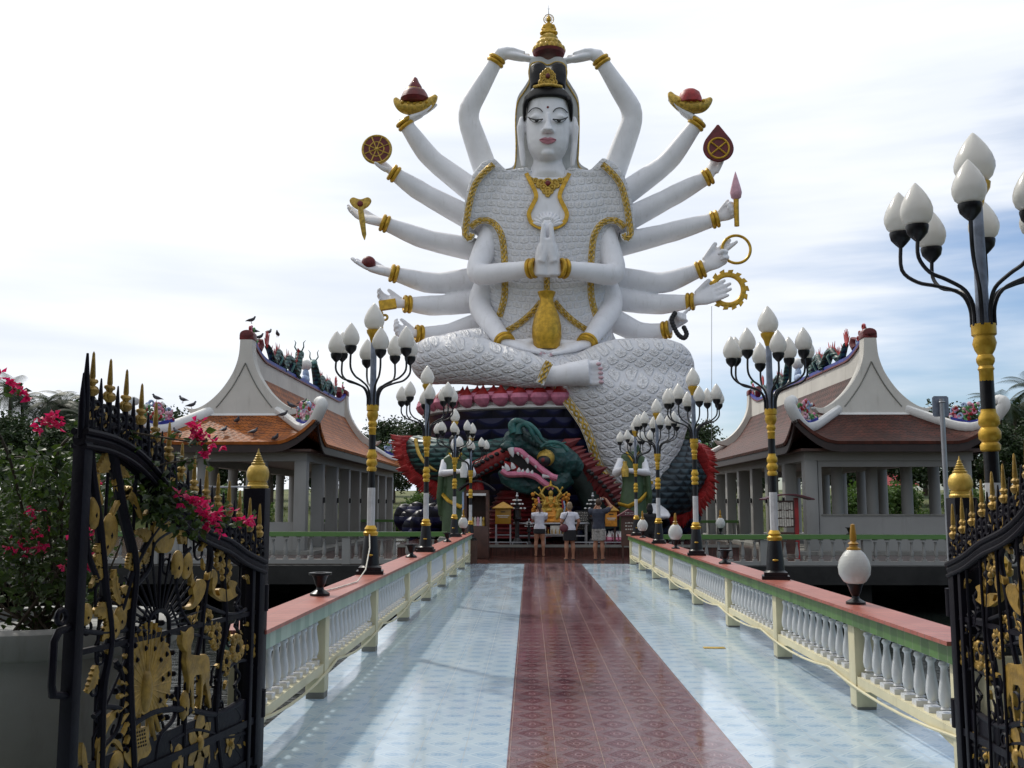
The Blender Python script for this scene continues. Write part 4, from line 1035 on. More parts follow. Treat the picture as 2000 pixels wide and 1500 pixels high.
# small round bridge lights and their empty holders
def make_small(globe=True):
    t = thing('bridge_light' if globe else 'lamp_holder', 'x', 'light' if globe else 'lamp holder', (0,0,0), 'small round lights on the balustrades' if globe else 'empty black lamp holders on the balustrades')
    mk('stand', MB().lathe([(.085,0),(.085,.02),(.06,.035),(.035,.05),(.03,.07),(.045,.10),(.06,.15),(.07,.17),(.07,.18)] if globe else [(.085,0),(.085,.02),(.06,.035),(.035,.05),(.03,.07),(.045,.10),(.06,.15),(.07,.17),(.10,.175),(.10,.195),(.05,.195),(.045,.15)], (0,0,0), 18), 'lamp_black', t)
    if globe:
        mk('globe', MB().lathe([(.07,.18),(.10,.20),(.135,.26),(.142,.32),(.13,.38),(.095,.44),(.06,.475),(.05,.48)], (0,0,0), 36), 'ribbed_glass', t, sharp=0)
        mk('spire', MB().lathe([(.062,.475),(.06,.49),(.04,.50),(.035,.52),(.05,.53),(.024,.55),(.03,.57),(.026,.64),(.018,.70),(.0,.705)], (0,0,0), 18), 'box_yellow', t)
    return t
sl = make_small(True); se = make_small(False); index_kids()
SL = [(2.66,8.35,CZ-.03,'biggest ribbed round light with yellow spire, near on the right balustrade'),
      (2.68,18.6,CZ-.03,'ribbed round light on the right balustrade between two lamp posts'),
      (2.75,24.6,CZ-.03,'ribbed round light at the far end of the right balustrade by the brown sign'),
      (-1.72,26.1,CZ,'ribbed round light at the far end of the left balustrade'),
      (5.15,27.3,.80,'ribbed round light on the green rail before the right pavilion'),
      (6.3,45,.9,'tiny far round light beyond the right end of the base')]
for i, (x, y, z, lab) in enumerate(SL): place(sl, (x, y, z), lab, 0, i == 0, .92)
SE = [(XLF(8.7)-.02,8.7,CZ,'nearest empty black lamp holder on the left red capping'),
      (XLF(14.9),14.9,CZ,'empty black lamp holder on the left capping between two lamp posts'),
      (XLF(21.0),21.0,CZ,'empty black lamp holder far along the left capping'),
      (2.67,13.9,CZ-.03,'empty black lamp holder on the right capping beyond the big round light'),
      (-8.05,27.3,.86,'empty black holder on the rail before the left pavilion'),
      (8.6,27.3,.79,'empty black holder on the rail before the right pavilion')]
for i, (x, y, z, lab) in enumerate(SE): place(se, (x, y, z), lab, 0, i == 0)

# ================= pavilions =================
def pavilion(cx, hw, roof, lab, open_front, side):
    Yf, Yb = 33.0, 56.6; t = thing('pavilion', lab, 'pavilion', (cx, Yf, 0))
    L = Yb-Yf; eY0, eY1 = Yf+2.3, Yb-2.3; iw = 1.25
    def outer(s, L_):          # eave height along one side
        d0 = min(s, L_-s); return 3.62 + .95*max(0, 1-d0/1.45)**1.8
    def patch(inner, outr, L_, nm):
        ns, nt = max(24, int(L_/.3)), 12; g_ = MB(); uv = []
        for i in range(ns+1):
            s = i/ns
            if L_ > 10: s = s + .045*math.sin(2*math.pi*s)*-1
            a, b_ = inner(s), outr(s); zo = outer(s*L_, L_)
            for j in range(nt+1):
                q = j/nt; p = a.lerp(b_, q); p.z = lerp(a.z, 3.62, 1-(1-q)**1.35) + (zo-3.62)*q**5
                g_.v.append(p); uv.append((s*L_, (1-q)*(b_-a).length))
        for i in range(ns):
            for j in range(nt): k_ = i*(nt+1)+j; g_.f.append((k_, k_+1, k_+nt+2, k_+nt+1))
        mk(nm, g_, roof, t, uv=uv, solid=.10)
        return g_
    iz = 4.8
    ring_in = [V(cx-iw,eY0,iz), V(cx+iw,eY0,iz), V(cx+iw,eY1,iz), V(cx-iw,eY1,iz)]
    ring_out = [V(cx-hw,Yf,3.6), V(cx+hw,Yf,3.6), V(cx+hw,Yb,3.6), V(cx-hw,Yb,3.6)]
    for k_ in range(4):
        a0, a1, b0, b1 = ring_in[k_], ring_in[(k_+1)%4], ring_out[k_], ring_out[(k_+1)%4]
        patch(lambda s: a0.lerp(a1, s), lambda s: b0.lerp(b1, s), (b1-b0).length, 'lower_roof')
    zr = 6.25
    for sx in (-1, 1):
        g_ = MB(); uv = []; ns, nt = 40, 10
        for i in range(ns+1):
            y = lerp(eY0+.25, eY1-.25, i/ns)
            for j in range(nt+1):
                q = j/nt; x = cx + sx*lerp(.12, iw+.05, q); z = lerp(zr, iz-.02, 1-(1-q)**1.5)
                g_.v.append(V(x, y, z)); uv.append((y, (1-q)*1.9))
        for i in range(ns):
            for j in range(nt): k_ = i*(nt+1)+j; g_.f.append((k_, k_+1, k_+nt+2, k_+nt+1))
        mk('upper_roof', g_, roof, t, uv=uv, solid=.08)
    # ridge wall with raised ends and its coloured crest
    rz = lambda y: 6.98 + .62*max(0, 1-min(y-eY0, eY1-y)/2.4)**1.7 + .06
    g_ = MB(); ys_ = [lerp(eY0, eY1, i/60) for i in range(61)]
    g_.rings([[V(cx-.13,y,zr-.15), V(cx+.13,y,zr-.15), V(cx+.11,y,rz(y)), V(cx-.11,y,rz(y))] for y in ys_]); mk('ridge_wall', g_, 'gable_white', t, sharp=30)
    g_ = MB(); g_.rings([[V(cx-.16,y,rz(y)-.05), V(cx+.16,y,rz(y)-.05), V(cx+.16,y,rz(y)+.07), V(cx-.16,y,rz(y)+.07)] for y in ys_]); mk('ridge_crest', g_, 'roof_blue', t, sharp=30)
    g_ = MB(); g_.rings([[V(cx-.175,y,rz(y)-.12), V(cx+.175,y,rz(y)-.12), V(cx+.175,y,rz(y)-.055), V(cx-.175,y,rz(y)-.055)] for y in ys_]); mk('crest_line', g_, 'deep_red', t, sharp=30)
    # gables
    for yy, d_ in ((eY0+.15, -1), (eY1-.15, 1)):
        half = [(.22,7.62),(.24,7.1),(.29,6.75),(.42,6.35),(.62,5.98),(.88,5.62),(1.2,5.3),(1.55,5.06),(1.85,4.97),(2.1,5.03)]
        low = [(1.9,4.8),(1.5,4.72)]
        h_ = cr(half, 3)
        out = [V(cx+a, yy, z) for a, z in h_] + [V(cx+a, yy, z) for a, z in low]
        out += [V(cx-a, yy, z) for a, z in reversed(low)] + [V(cx-a, yy, z) for a, z in reversed(h_)]
        mk('gable', MB().prism(out, (0,.5,0)), 'gable_white', t, smooth=False, bevel=.03)
        inn = [(0.0,6.62),(.2,6.2),(.45,5.75),(.75,5.33),(1.0,5.02)]
        gr = MB()
        for sx in (-1, 1):
            gr.tube([V(cx+sx*a, yy+d_*.262, z) for a, z in cr(inn, 3)], .022, 6)
        mk('gable_groove', gr, 'concrete', t)
        mk('ridge_cap', MB().tube([V(cx, yy-.26, 7.66), V(cx, yy+.26, 7.66)], .25, 16, .17, sd=(1,0,0)).box((cx,yy,7.56), (.5,.52,.18)), 'deep_red', t, bevel=.02)
        mk('gable_ledge', MB().rings([[V(cx+s_*(iw+.12), yy+d_*o, z) for s_, o, z in ((-1,.3,4.60),(-1,.05,4.95),(1,.05,4.95),(1,.3,4.60))], [V(cx+s_*(iw+.12), yy+d_*(o+.25), z-.06) for s_, o, z in ((-1,.3,4.54),(-1,.05,4.84),(1,.05,4.84),(1,.3,4.54))]]), 'trim_white', t, smooth=False)
        for sx in (-1, 1):           # hip ridges sweeping down and curling up at the tips
            yo = Yf if d_ < 0 else Yb; yi = eY0 if d_ < 0 else eY1
            q = cr([(iw-.05,yi+.0,4.90),(lerp(iw,hw,.3),lerp(yi,yo,.3),4.50),(lerp(iw,hw,.55),lerp(yi,yo,.55),4.22),(lerp(iw,hw,.75),lerp(yi,yo,.76),4.16),(lerp(iw,hw,.92),lerp(yi,yo,.93),4.42),(hw+.04,yo+.03*d_,4.72),(hw+.10,yo+.06*d_,4.90),(hw-.02,yo-.02*d_,5.04),(hw-.18,yo-.14*d_,4.98)], 4)
            pts = [V(cx+sx*a, b_, c_) for a, b_, c_ in q]; k_ = len(pts)
            mk('hip_ridge', MB().tube(pts, [.15]*(k_-6)+[.12,.11,.10,.09,.08,.05], 10, [.20]*(k_-6)+[.17,.16,.15,.14,.12,.08]), 'trim_white', t)
            # painted scroll work standing on the hip
            m_ = V(cx+sx*lerp(iw,hw,.68), lerp(yi,yo,.68), 4.22); u = V(sx*(hw-iw), (yo-yi), 0).normalized()
            g_ = MB(); g_.rings([[m_+u*a+V(0,0,b_)+V(-u.y,u.x,0)*o for o in (-.07,.07)]+[m_+u*a+V(0,0,b_+h_)+V(-u.y,u.x,0)*o for o in (.07,-.07)] for a, b_, h_ in ((-.62,.22,.12),(-.4,.05,.22),(0,-.06,.22),(.4,.0,.22),(.66,.16,.2))])
            mk('scroll_base', g_, 'roof_blue', t, sharp=30)
            rnd = random.Random(int(cx*10+sx+d_*3)); cols = ['leaf_green','pink','sky_blue_paint','trim_white','bright_red','pale_pink']
            for c_ in cols:
                g_ = MB()
                for i in range(6):
                    a = rnd.uniform(-.62,.62); h_ = .25 + rnd.random()*(.62-abs(a)*.3); c0 = m_+u*a+V(0,0,h_)
                    if c_ in ('leaf_green','sky_blue_paint','pink'): g_.torus(c0, V(-u.y,u.x,0)+V(0,0,rnd.uniform(-.2,.2)), rnd.uniform(.06,.10), .038, 12, 6)
                    else: g_.ell(c0, rnd.uniform(.05,.085), 8, 6)
                    g_.ell(c0+V(rnd.uniform(-.08,.08),0,rnd.uniform(-.08,.08)), (.05,.05,.06), 8, 6)
                mk('scroll_pattern', g_, c_, t)
    # eaves, fascia
    for k_ in range(4):
        b0, b1 = ring_out[k_], ring_out[(k_+1)%4]; L_ = (b1-b0).length; n_ = int(L_/.25); u = (b1-b0).normalized(); nn = V(u.y,-u.x,0)
        rs = []
        for i in range(n_+1):
            s = L_*i/n_; p = b0+u*s; z = outer(s, L_); p = p - nn*.05
            rs.append([V(p.x,p.y,z-.30), V(p.x,p.y,z-.04), V(p.x-nn.x*.06,p.y-nn.y*.06,z-.04), V(p.x-nn.x*.06,p.y-nn.y*.06,z-.30)])
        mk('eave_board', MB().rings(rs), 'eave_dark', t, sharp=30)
    wx = hw-.78; y0, y1 = Yf+1.1, Yb-1.1
    mk('ceiling', MB().box2((cx-hw+.3,Yf+.3,3.36), (cx+hw-.3,Yb-.3,3.44)), 'wood_dark', t, smooth=False)
    mk('beam', MB().box2((cx-wx-.2,y0-.2,3.06), (cx+wx+.2,y0+.2,3.358)).box2((cx-wx-.2,y1-.2,3.06), (cx+wx+.2,y1+.2,3.358)).box2((cx-wx-.2,y0+.2,3.06), (cx-wx+.2,y1-.2,3.358)).box2((cx+wx-.2,y0+.2,3.06), (cx+wx+.2,y1-.2,3.358)), 'white_paint', t, smooth=False)
    mk('floor_slab', MB().box2((cx-hw+.1,Yf+.2,-.3), (cx+hw-.1,Yb,.06)), 'concrete', t, smooth=False)
    n_ = 9; 
    for i in range(n_):
        y = lerp(y0, y1, i/(n_-1))
        for sx in (-1, 1):
            if sx == side: mk('column', MB().box((cx+sx*wx, y, 1.56), (.42,.44,3.0)), 'white_paint', t, bevel=.02)
            else: mk('column', MB().lathe([(.2,.06),(.2,3.06)], (cx+sx*wx, y, 0), 20), 'white_paint', t)
    for x in ((-.33,.33) if open_front else (-.36,.0,.36)):
        mk('column', MB().lathe([(.2,.06),(.2,3.06)], (cx+x*wx*2*.5*1.3, y0+(.0 if open_front else 1.6), 0), 20), 'white_paint', t)
        mk('column', MB().lathe([(.2,.06),(.2,3.06)], (cx+x*wx*2*.5*1.3, y1, 0), 20), 'white_paint', t)
    if open_front:
        mk('parapet', MB().box2((cx-wx+.2,y0-.1,.06), (cx+wx-.215,y0+.1,1.0)), 'white_paint', t, smooth=False)
    else:
        xa, xb = cx-wx+.62, cx+wx-.35
        mk('front_wall', MB().box2((cx-wx+.25,y0-.13,.06), (cx+wx-.25,y0+.13,1.22)).box2((cx-wx+.25,y0-.13,1.22), (xa-.25,y0+.13,3.058)).box2((xb,y0-.13,1.22), (cx+wx-.25,y0+.13,3.058)).box2((xa-.25,y0-.13,2.86), (xb,y0+.13,3.058)), 'white_paint', t, smooth=False)
        mk('window_sill', MB().box2((xa-.3,y0-.17,1.222), (xb+.05,y0+.17,1.27)), 'concrete', t, smooth=False)
    g_ = MB(); 
    for i in range(1, n_):
        y = lerp(y0, y1, i/(n_-1)); g_ = MB().box((cx+side*(wx+.23), y, 1.75), (.1,.14,.2)); mk('wall_speaker', g_, 'ink', t, smooth=False)
    return t, rz, eY0, eY1
LCX, RCX = -10.15, 12.1
_, rzf, EY0, EY1 = pavilion(LCX, 3.15, 'roof_orange', 'open white pavilion on the left with a bright orange tiled roof', True, 1)
pavilion(RCX, 3.4, 'roof_brown', 'white pavilion on the right with dark brown roof and wide front opening', False, -1)
# ridge dragons
def ridge_dragon(cx, ya, yb, lab, seed):
    """head at ya, tail at yb"""
    t = thing('ridge_dragon', lab, 'dragon figure', (cx, ya, rzf(ya)), 'painted dragons on the pavilion ridges'); n_ = 44; pts = []
    for i in range(n_+1):
        s = i/n_; y = lerp(ya, yb, s); pts.append(V(cx + .06*math.sin(s*9), y, rzf(y) + .40 + .22*math.sin(s*19+1.2) + (.55*(1-s/.14)**1.0 if s < .14 else 0)))
    rad = [.15 + .06*math.sin(min(1, i/n_*6)*1.5) - .10*max(0, (i/n_-.6)/.4) for i in range(n_+1)]
    mk('body', MB().tube(pts, rad, 12), 'dragon_scales', t)
    g_ = MB()
    for i in range(2, n_-2):
        p = pts[i]; u = (pts[i+1]-pts[i-1]).normalized(); up = u.cross(V(1,0,0)); up = up if up.z > 0 else -up
        g_.tube([p+up*.1, p+up*(.30+.10*(i % 3))-u*.04*(1 if yb > ya else 1)], [.09,.008], 5, [.03,.005], sd=u)
    mk('back_spines', g_, 'flame_red', t)
    d_ = 1 if ya < yb else -1; h = pts[0]
    g_ = MB(); g_.tube([h+V(0,.12*d_,0), h, h+V(0,-.2*d_,-.02), h+V(0,-.42*d_,-.08)], [.15,.2,.15,.09], 12, [.15,.18,.12,.07], sd=(1,0,0)); g_.tube([h+V(0,-.05*d_,-.14), h+V(0,-.25*d_,-.24), h+V(0,-.36*d_,-.22)], [.1,.07,.04], 8)
    mk('head', g_, 'teal', t); g_ = MB()
    for sx in (-1, 1): g_.tube([h+V(sx*.1,.05*d_,.12), h+V(sx*.2,.12*d_,.30), h+V(sx*.17,.05*d_,.5), h+V(sx*.25,-.02*d_,.62)], [.035,.03,.022,.008], 6)
    mk('horns', g_, 'teal', t); g_ = MB()
    for i in range(5): g_.tube([h+V(0,.1*d_,.1-.08*i), h+V(0,.34*d_,.22-.1*i)], [.07,.008], 6, [.03,.008], sd=(1,0,0))
    mk('mane', g_, 'flame_red', t)
    for k_ in (8, 15, 24, 31):
        p = pts[k_]; g_ = MB()
        for sx in (-1, 1): g_.tube([p+V(sx*.08,0,-.05), p+V(sx*.2,.05,-.2), V(p.x+sx*.13, p.y-.12, rzf(p.y)+.07)], [.06,.05,.045], 7)
        mk('leg', g_, 'teal', t)
    e = pts[-1]; g_ = MB()
    for i in range(6): a = R(20+i*18); g_.tube([e+V(0,0,-.02), e+V(0,.3*d_*math.cos(a),.3*math.sin(a)), e+V(0,.55*d_*math.cos(a)+.05,(.8-.05*i)*math.sin(a))], [.07,.06,.01], 6, [.03,.03,.01], sd=(0,-math.sin(a),math.cos(a)))
    mk('tail_flame', g_, 'flame_red', t)
    return t
ym = (EY0+EY1)/2
for cx, a, b_ in ((LCX, 'left', 'orange'), (RCX, 'right', 'dark brown')):
    ridge_dragon(cx, ym-1.3, EY0+2.7, 'nearer teal dragon on the ridge of the %s roof' % b_, 1); ridge_dragon(cx, ym+1.5, EY1-2.7, 'farther teal dragon on the ridge of the %s roof' % b_, 2)
    c0 = V(cx, ym, rzf(ym)+.05); t = thing('ridge_pearl', 'white pearl on a blue cloud stand in the middle of the %s roof ridge' % b_, 'pearl', c0)
    mk('cloud_stand', MB().ell(c0+V(0,0,.15), (.16,.5,.2)).ell(c0+V(0,0,.4), (.14,.28,.22)).ell(c0+V(0,.2,.3), (.12,.2,.2)), 'sky_blue_paint', t); mk('pearl', MB().ell(c0+V(0,0,.8), .26, 20, 14), 'trim_white', t)
    for yy, sg in ((EY0+.75, 1), (EY1-.75, -1)):
        c0 = V(cx, yy, rzf(yy)+.05); t = thing('ridge_bouquet', 'painted flower scroll at the %s end of the %s roof ridge' % ('near' if sg > 0 else 'far', b_), 'roof ornament', c0)
        rnd = random.Random(int(yy)); 
        mk('curl', MB().tube([c0+V(0,sg*.75,-.1), c0+V(0,sg*.95,.12), c0+V(0,sg*.85,.32)], .15, 12), 'deep_red', t)
        for c_ in ('leaf_green','sky_blue_paint','pink','trim_white','bright_red'):
            g_ = MB()
            for i in range(5):
                s = rnd.random(); q = c0+V(rnd.uniform(-.06,.06), sg*lerp(-.45,.5,s), lerp(.75,.1,s)*rnd.uniform(.2,1)); g_.torus(q, (1,.2,0), .07, .035, 10, 6); g_.ell(q+V(0,.05,.06), .05, 8, 6)
            mk('scroll_pattern', g_, c_, t)

# ================= iron gates =================
def ground_at(px, py, z=0):
    d = ray(px, py); t = (z-CAMZ)/d.z; return V(d.x*t, d.y*t, z)
GH, GE = V(-1.648,6.2,0), V(-2.0,4.4,0); GD = (GE-GH).normalized(); GLEN = (GE-GH).length
GN = V(-GD.y, GD.x, 0)
def GL(px, py):
    d = ray(px, py); o = V(0,0,CAMZ); t = (GH-o).dot(GN)/d.dot(GN); p = o+d*t
    return ((p-GH).dot(GD), p.z)
def gp(px, py, o=0): u, v_ = GL(px, py); return V(u, o, v_)
def poly(mb, pts, th=.024, o=0, n=0):
    pts = [gp(a, b_, o) for a, b_ in (cr(pts+[pts[0]], n)[:-1] if n else pts)]; mb.prism(pts, (0,th,0))
def acan(mb, base, tip, w_, lobes=4, bend=.15, th=.02, o=0):
    """lobed leaf from base to tip (pixels in the photograph's drawing of the left leaf)"""
    a, b_ = gp(*base), gp(*tip); d = b_-a; L_ = d.length; d.normalize(); s = V(d.z,0,-d.x); N_ = lobes*6; l, r_ = [], []; mid = []
    for i in range(N_+1):
        t = i/N_; c_ = a + d*L_*t + s*bend*L_*math.sin(math.pi*t); ph = (t*lobes) % 1
        ww = w_*(math.sin(math.pi*min(1,t*.93+.07))**.7)*(.62+.38*ph)
        l.append(c_ + s*ww/2); r_.append(c_ - s*ww/2); mid.append(c_)
    mb.prism(l + list(reversed(r_)), (0,th,0)); mb.tube([m_+V(0,0,0) for m_ in mid], .006, 5, th*.75)
def make_gate():
    t = thing('gate_leaf', 'x', 'gate', (0,0,0), 'black iron gate leaves with gold ornaments')
    beam = [(165,856),(215,870),(268,903),(318,962),(350,1008),(390,1042),(440,1066),(475,1090),(517,1106)]
    bt = sorted(GL(a, b_) for a, b_ in beam); L = GLEN
    bt[0] = (0.0, bt[0][1]); bt[-1] = (L, bt[-1][1])
    bq = cr([tuple(q) for q in bt], 6); bv = lambda u: tab(bq, u, 1)
    g_ = MB()
    for o, r_, dz in ((0,.036,0),(.03,.016,.03),(-.03,.016,.03),(.028,.013,-.035),(-.028,.013,-.035)): g_.tube([V(u, o, v_+dz) for u, v_ in bq], r_, 8)
    mk('top_beam', g_, 'gate_black', t)
    mk('hinge_stile', MB().box2((0,-.03,.06), (.075,.03,bv(0))), 'gate_black', t, bevel=.006)
    mk('hinge_stile', MB().box2((.12,-.025,.06), (.16,.025,bv(.14))), 'gate_black', t, bevel=.006)
    mk('free_stile', MB().box2((L-.06,-.03,.06), (L,.03,bv(L)+.02)).tube([V(L-.03,0,bv(L)), V(L-.03,0,bv(L)+.2), V(L-.028,0,bv(L)+.385)], [.02,.02,.006], 8), 'gate_black', t, bevel=.005)
    g_ = MB(); 
    for v_ in (.07, .30): g_.box2((.075,-.018,v_), (L-.08,.018,v_+.04))
    g_.box2((.075,-.012,.94), (L-.08,.012,.965)); mk('cross_bar', g_, 'gate_black', t, smooth=False)
    mk('bottom_sheet', MB().box2((.16,-.006,.11), (L-.08,.006,.46)), 'gate_black', t, smooth=False)
    for v_ in (.32, .95): mk('hinge', MB().lathe([(.035,0),(.035,.16)], (-.03,0,v_), 12), 'gate_black', t)
    g_ = MB().tube([V(L+.0,.0,.78), V(L+.09,0,.80), V(L+.10,0,.84), V(L+.10,0,1.02), V(L+.07,0,1.06), V(L,0,1.07)], .016, 8).torus((L+.06,0,1.12), (0,1,0), .03, .012, 14, 6); mk('bolt', g_, 'gate_black', t)
    # spear tips over the beam
    k_ = 0; u = .045
    while u < L:
        b_ = bv(u); gold = k_ % 2 == 0; sc = lerp(.9, 1.08, u/L)
        if gold:
            g_ = MB()
            for s in (-1, 1):
                for q, r_ in ((.07,.034),(.145,.03)): g_.torus((u+s*r_*1.1, 0, b_+.0+q*sc), (0,1,0), r_*.75, .011, 12, 6)
                g_.ell((u+s*.05,0,b_+.11*sc), .015, 7, 5)
            g_.lathe([(.014,0),(.014,.2*sc)], (u,0,b_), 8)
            sp = mk('spike_scroll', g_, 'gate_black', t)
            g_ = MB().lathe([(.010,.0),(.024,.018),(.027,.034),(.011,.05),(.016,.06),(.020,.07),(.011,.085),(.013,.095),(.0105,.14),(.006,.20),(.002,.21)], (u,0,b_+.18*sc), 12)
            for s in (-1, 1): g_.torus((u+s*.022,0,b_+.21*sc), (0,1,0), .015, .009, 12, 6); g_.ell((u+s*.026,0,b_+.25*sc), .011, 8, 6)
            mk('spike', g_, 'gate_gold', sp)
        else:
            mk('short_spike', MB().lathe([(.014,0),(.016,.14),(.012,.2),(.004,.29),(.0,.295)], (u,0,b_), 10), 'gate_black', t)
        k_ += 1; u += .066
    rnd = random.Random(5); g_ = MB(); g2 = MB()
    for i in range(95):
        u = rnd.uniform(.02, L-.02); v_ = bv(u)+rnd.uniform(.03,.17)
        if i % 2: g_.torus((u,rnd.uniform(-.01,.01),v_), (0,1,0), rnd.uniform(.014,.028), .008, 10, 5)
        else:
            a = rnd.uniform(0,6.28); d = V(math.cos(a),0,math.sin(a))*.028; s = V(-d.z,0,d.x)*.32; c_ = V(u,0,v_)
            g2.prism([c_-d, c_-s*.6, c_+d*.2-s, c_+d, c_+d*.3+s, c_+s*.5], (0,.022,0))
    mk('crest_scrolls', g_, 'gate_black', t); mk('crest_leaves', g2, 'gate_gold', t)
    # trunks and bars
    g_ = MB(); T_ = lambda pts, r_, o=0: g_.tube([gp(a, b_, o) for a, b_ in cr(pts, 5)], r_, 8)
    T_([(196,1500),(200,1350),(215,1250),(205,1150),(195,1040),(180,930),(176,880)], .022); T_([(258,1500),(250,1300),(255,1200),(262,1100),(240,1000),(222,900),(218,880)], .026)
    T_([(215,1250),(240,1180),(262,1110),(300,1040),(330,1010)], .016); T_([(190,1130),(172,1080),(166,1010)], .014); T_([(258,1150),(290,1110),(300,1060),(345,1030)], .016)
    T_([(355,1500),(362,1380),(380,1300),(392,1240),(400,1160),(412,1090),(405,1060)], .016); T_([(430,1500),(420,1400),(428,1300),(440,1220),(436,1130),(440,1090)], .018)
    T_([(370,1220),(350,1180),(345,1110),(372,1070)], .010); T_([(395,1180),(430,1195),(455,1200),(480,1190)], .012); T_([(420,1330),(450,1300),(480,1290),(500,1310)], .010)
    T_([(160,1232),(200,1236),(250,1230),(290,1232)], .012); T_([(330,1236),(380,1240),(420,1250)], .009); T_([(250,1420),(300,1390),(360,1385),(420,1395),(470,1370)], .018)
    T_([(330,1450),(380,1425),(440,1440),(480,1430)], .013); T_([(182,1400),(210,1380),(250,1390)], .013); T_([(190,1470),(230,1420),(240,1330),(225,1290)], .012); T_([(300,1500),(310,1440),(340,1400),(345,1340)], .012); T_([(400,1500),(408,1440),(398,1380)], .011)
    for i in range(9): T_([(455+i*.5,1500-i*40),(468,1480-i*40),(458,1462-i*40)], .009)
    for u in (.24,.42,.62,.86,1.1,1.35,1.58): g_.tube([V(u,-.02,.1), V(u+.015,-.02,(.1+bv(u))/2), V(u,-.02,bv(u))], .0085, 6)
    mk('tree_bars', g_, 'gate_black', t)
    g_ = MB(); g2 = MB()
    for i in range(120):
        u = rnd.uniform(.12, L-.1); v_ = rnd.uniform(.15, bv(u)-.08)
        if abs(u-1.03) < .5 and .75 < v_ < 1.25: continue
        if i % 5 < 3: r_ = rnd.uniform(.02,.045); g_.torus((u,rnd.uniform(-.012,.0),v_), (0,1,0), r_, .007, 14, 5); g_.tube([V(u+r_,-.005,v_), V(u+r_*1.2,-.005,v_+r_*2), V(u+r_*.4,-.005,v_+r_*3.2)], .007, 5)
        else:
            a = rnd.uniform(0,6.28); d = V(math.cos(a),0,math.sin(a))*rnd.uniform(.025,.042); s = V(-d.z,0,d.x)*.34; c_ = V(u,0,v_)
            g2.prism([c_-d, c_-s*.6, c_+d*.2-s, c_+d, c_+d*.3+s, c_+s*.5], (0,.018,0))
    mk('panel_scrolls', g_, 'gate_black', t); mk('panel_leaves', g2, 'gate_gold', t)
    g_ = MB(); c_ = gp(309,1222)
    g_.tube([c_ + V(math.cos(a)*.10,0,math.sin(a)*.075) for a in [math.pi*i/10 for i in range(11)]], .012, 7)
    g_.tube([c_+V(-.10,0,0), c_+V(-.10,0,-.12)], .012, 7); g_.tube([c_+V(.10,0,0), c_+V(.10,0,-.12)], .012, 7)
    for i in range(19):
        a = math.pi*(i-.5)/17; d = V(math.cos(a),0,math.sin(a)); g_.tube([c_+V(d.x*.10,0,d.z*.075), c_+V(d.x*.46,0,d.z*.36)], .0065, 5)
    for q in ((.2,.05),(-.2,.05)): g_.tube([c_+V(q[0]*.5,0,.1), c_+V(q[0]*2.2,0,-.35)], .007, 5)
    mk('sunburst', g_, 'gate_black', t)
    # gilded motifs
    g_ = MB()
    for b_, tp, w_, be in (((262,1120),(270,1078),.12,.1),((232,1200),(262,1128),.09,-.1),((232,1180),(222,1112),.07,.1),((235,1150),(262,1180),.07,.15),((218,1215),(180,1195),.10,-.2),((214,1205),(196,1250),.08,.15),((200,1060),(184,1075),.06,.1),
                         ((200,1100),(184,1085),.09,.1),((196,1130),(188,1105),.07,.1),((186,1300),(168,1352),.07,.15),((385,1155),(372,1110),.05,.2),((278,1100),(288,1080),.07,0),((255,1080),(248,1110),.06,.1),((190,920),(205,885),.09,-.3),((188,960),(190,925),.05,.1),((222,945),(250,930),.08,.35),((225,950),(255,952),.08,-.25),
                         ((215,1010),(275,1012),.06,.45),((262,1040),(292,1085),.07,.3),((345,1040),(362,1062),.05,.2),((390,1075),(412,1060),.05,.2),((352,1062),(357,1045),.06,.2)):
        acan(g_, b_, tp, w_, 5, be)
    mk('gold_leaves', g_, 'gate_gold', t)
    for a, b_, rx, ry in ((184,1000,.045,.08),(214,1040,.06,.09),(206,1062,.05,.06),(222,1225,.05,.06),(234,1208,.05,.06),(346,1103,.055,.075),(364,1104,.055,.075),(360,1378,.045,.08),(168,1200,.04,.05),(345,1490,.06,.10),(225,1495,.06,.07)):
        f_ = mk('gold_fruit', MB().ell(gp(a, b_), (rx,.02,ry), 14, 10), 'gate_gold', t); mk('fruit_eye', MB().ell(gp(a-2, b_+6), (rx*.3,.024,ry*.28), 8, 6), 'gate_black', f_)
    g_ = MB()
    poly(g_, [(300,1020),(318,1012),(335,1030),(342,1048),(338,1050),(330,1075),(312,1080),(300,1065),(295,1045)], .026, 0, 2); mk('gold_gourd', g_, 'gate_gold', t)
    for a, b_, r_ in ((404,1212,.062),(420,1238,.07),(421,1252,.05),(462,1266,.08),(491,1262,.075),(440,1292,.06),(441,1306,.04),(441,1115,.07),(428,1092,.06)):
        g2 = MB(); c_ = gp(a, b_)
        for i in range(9): q = 2*math.pi*i/9; g2.ell(c_+V(math.cos(q)*r_*.62,0,math.sin(q)*r_*.8), (r_*.3,.016,r_*.3), 8, 6)
        g2.torus(c_, (0,1,0), r_*.5, r_*.16, 16, 6); f_ = mk('gold_flower', g2, 'gate_gold', t); mk('flower_eye', MB().ell(c_, (r_*.25,.02,r_*.32), 8, 6), 'gate_black', f_)
    g_ = MB(); poly(g_, [(402,1133),(404,1120),(412,1112),(419,1118),(420,1135),(415,1150),(418,1162),(425,1163),(422,1152),(430,1149),(438,1152),(444,1148),(441,1140),(446,1133),(459,1138),(455,1148),(456,1158),(460,1162),(452,1168),(438,1175),(425,1170),(412,1160),(410,1145),(411,1128),(407,1130)], .03, 0, 3); mk('gold_squirrel', g_, 'gate_gold', t)
    g_ = MB(); poly(g_, [(355,1186),(368,1183),(375,1170),(372,1150),(380,1136),(390,1131),(398,1140),(394,1160),(384,1178),(370,1190),(358,1190)], .03, 0, 3); mk('gold_bird', g_, 'gate_gold', t)
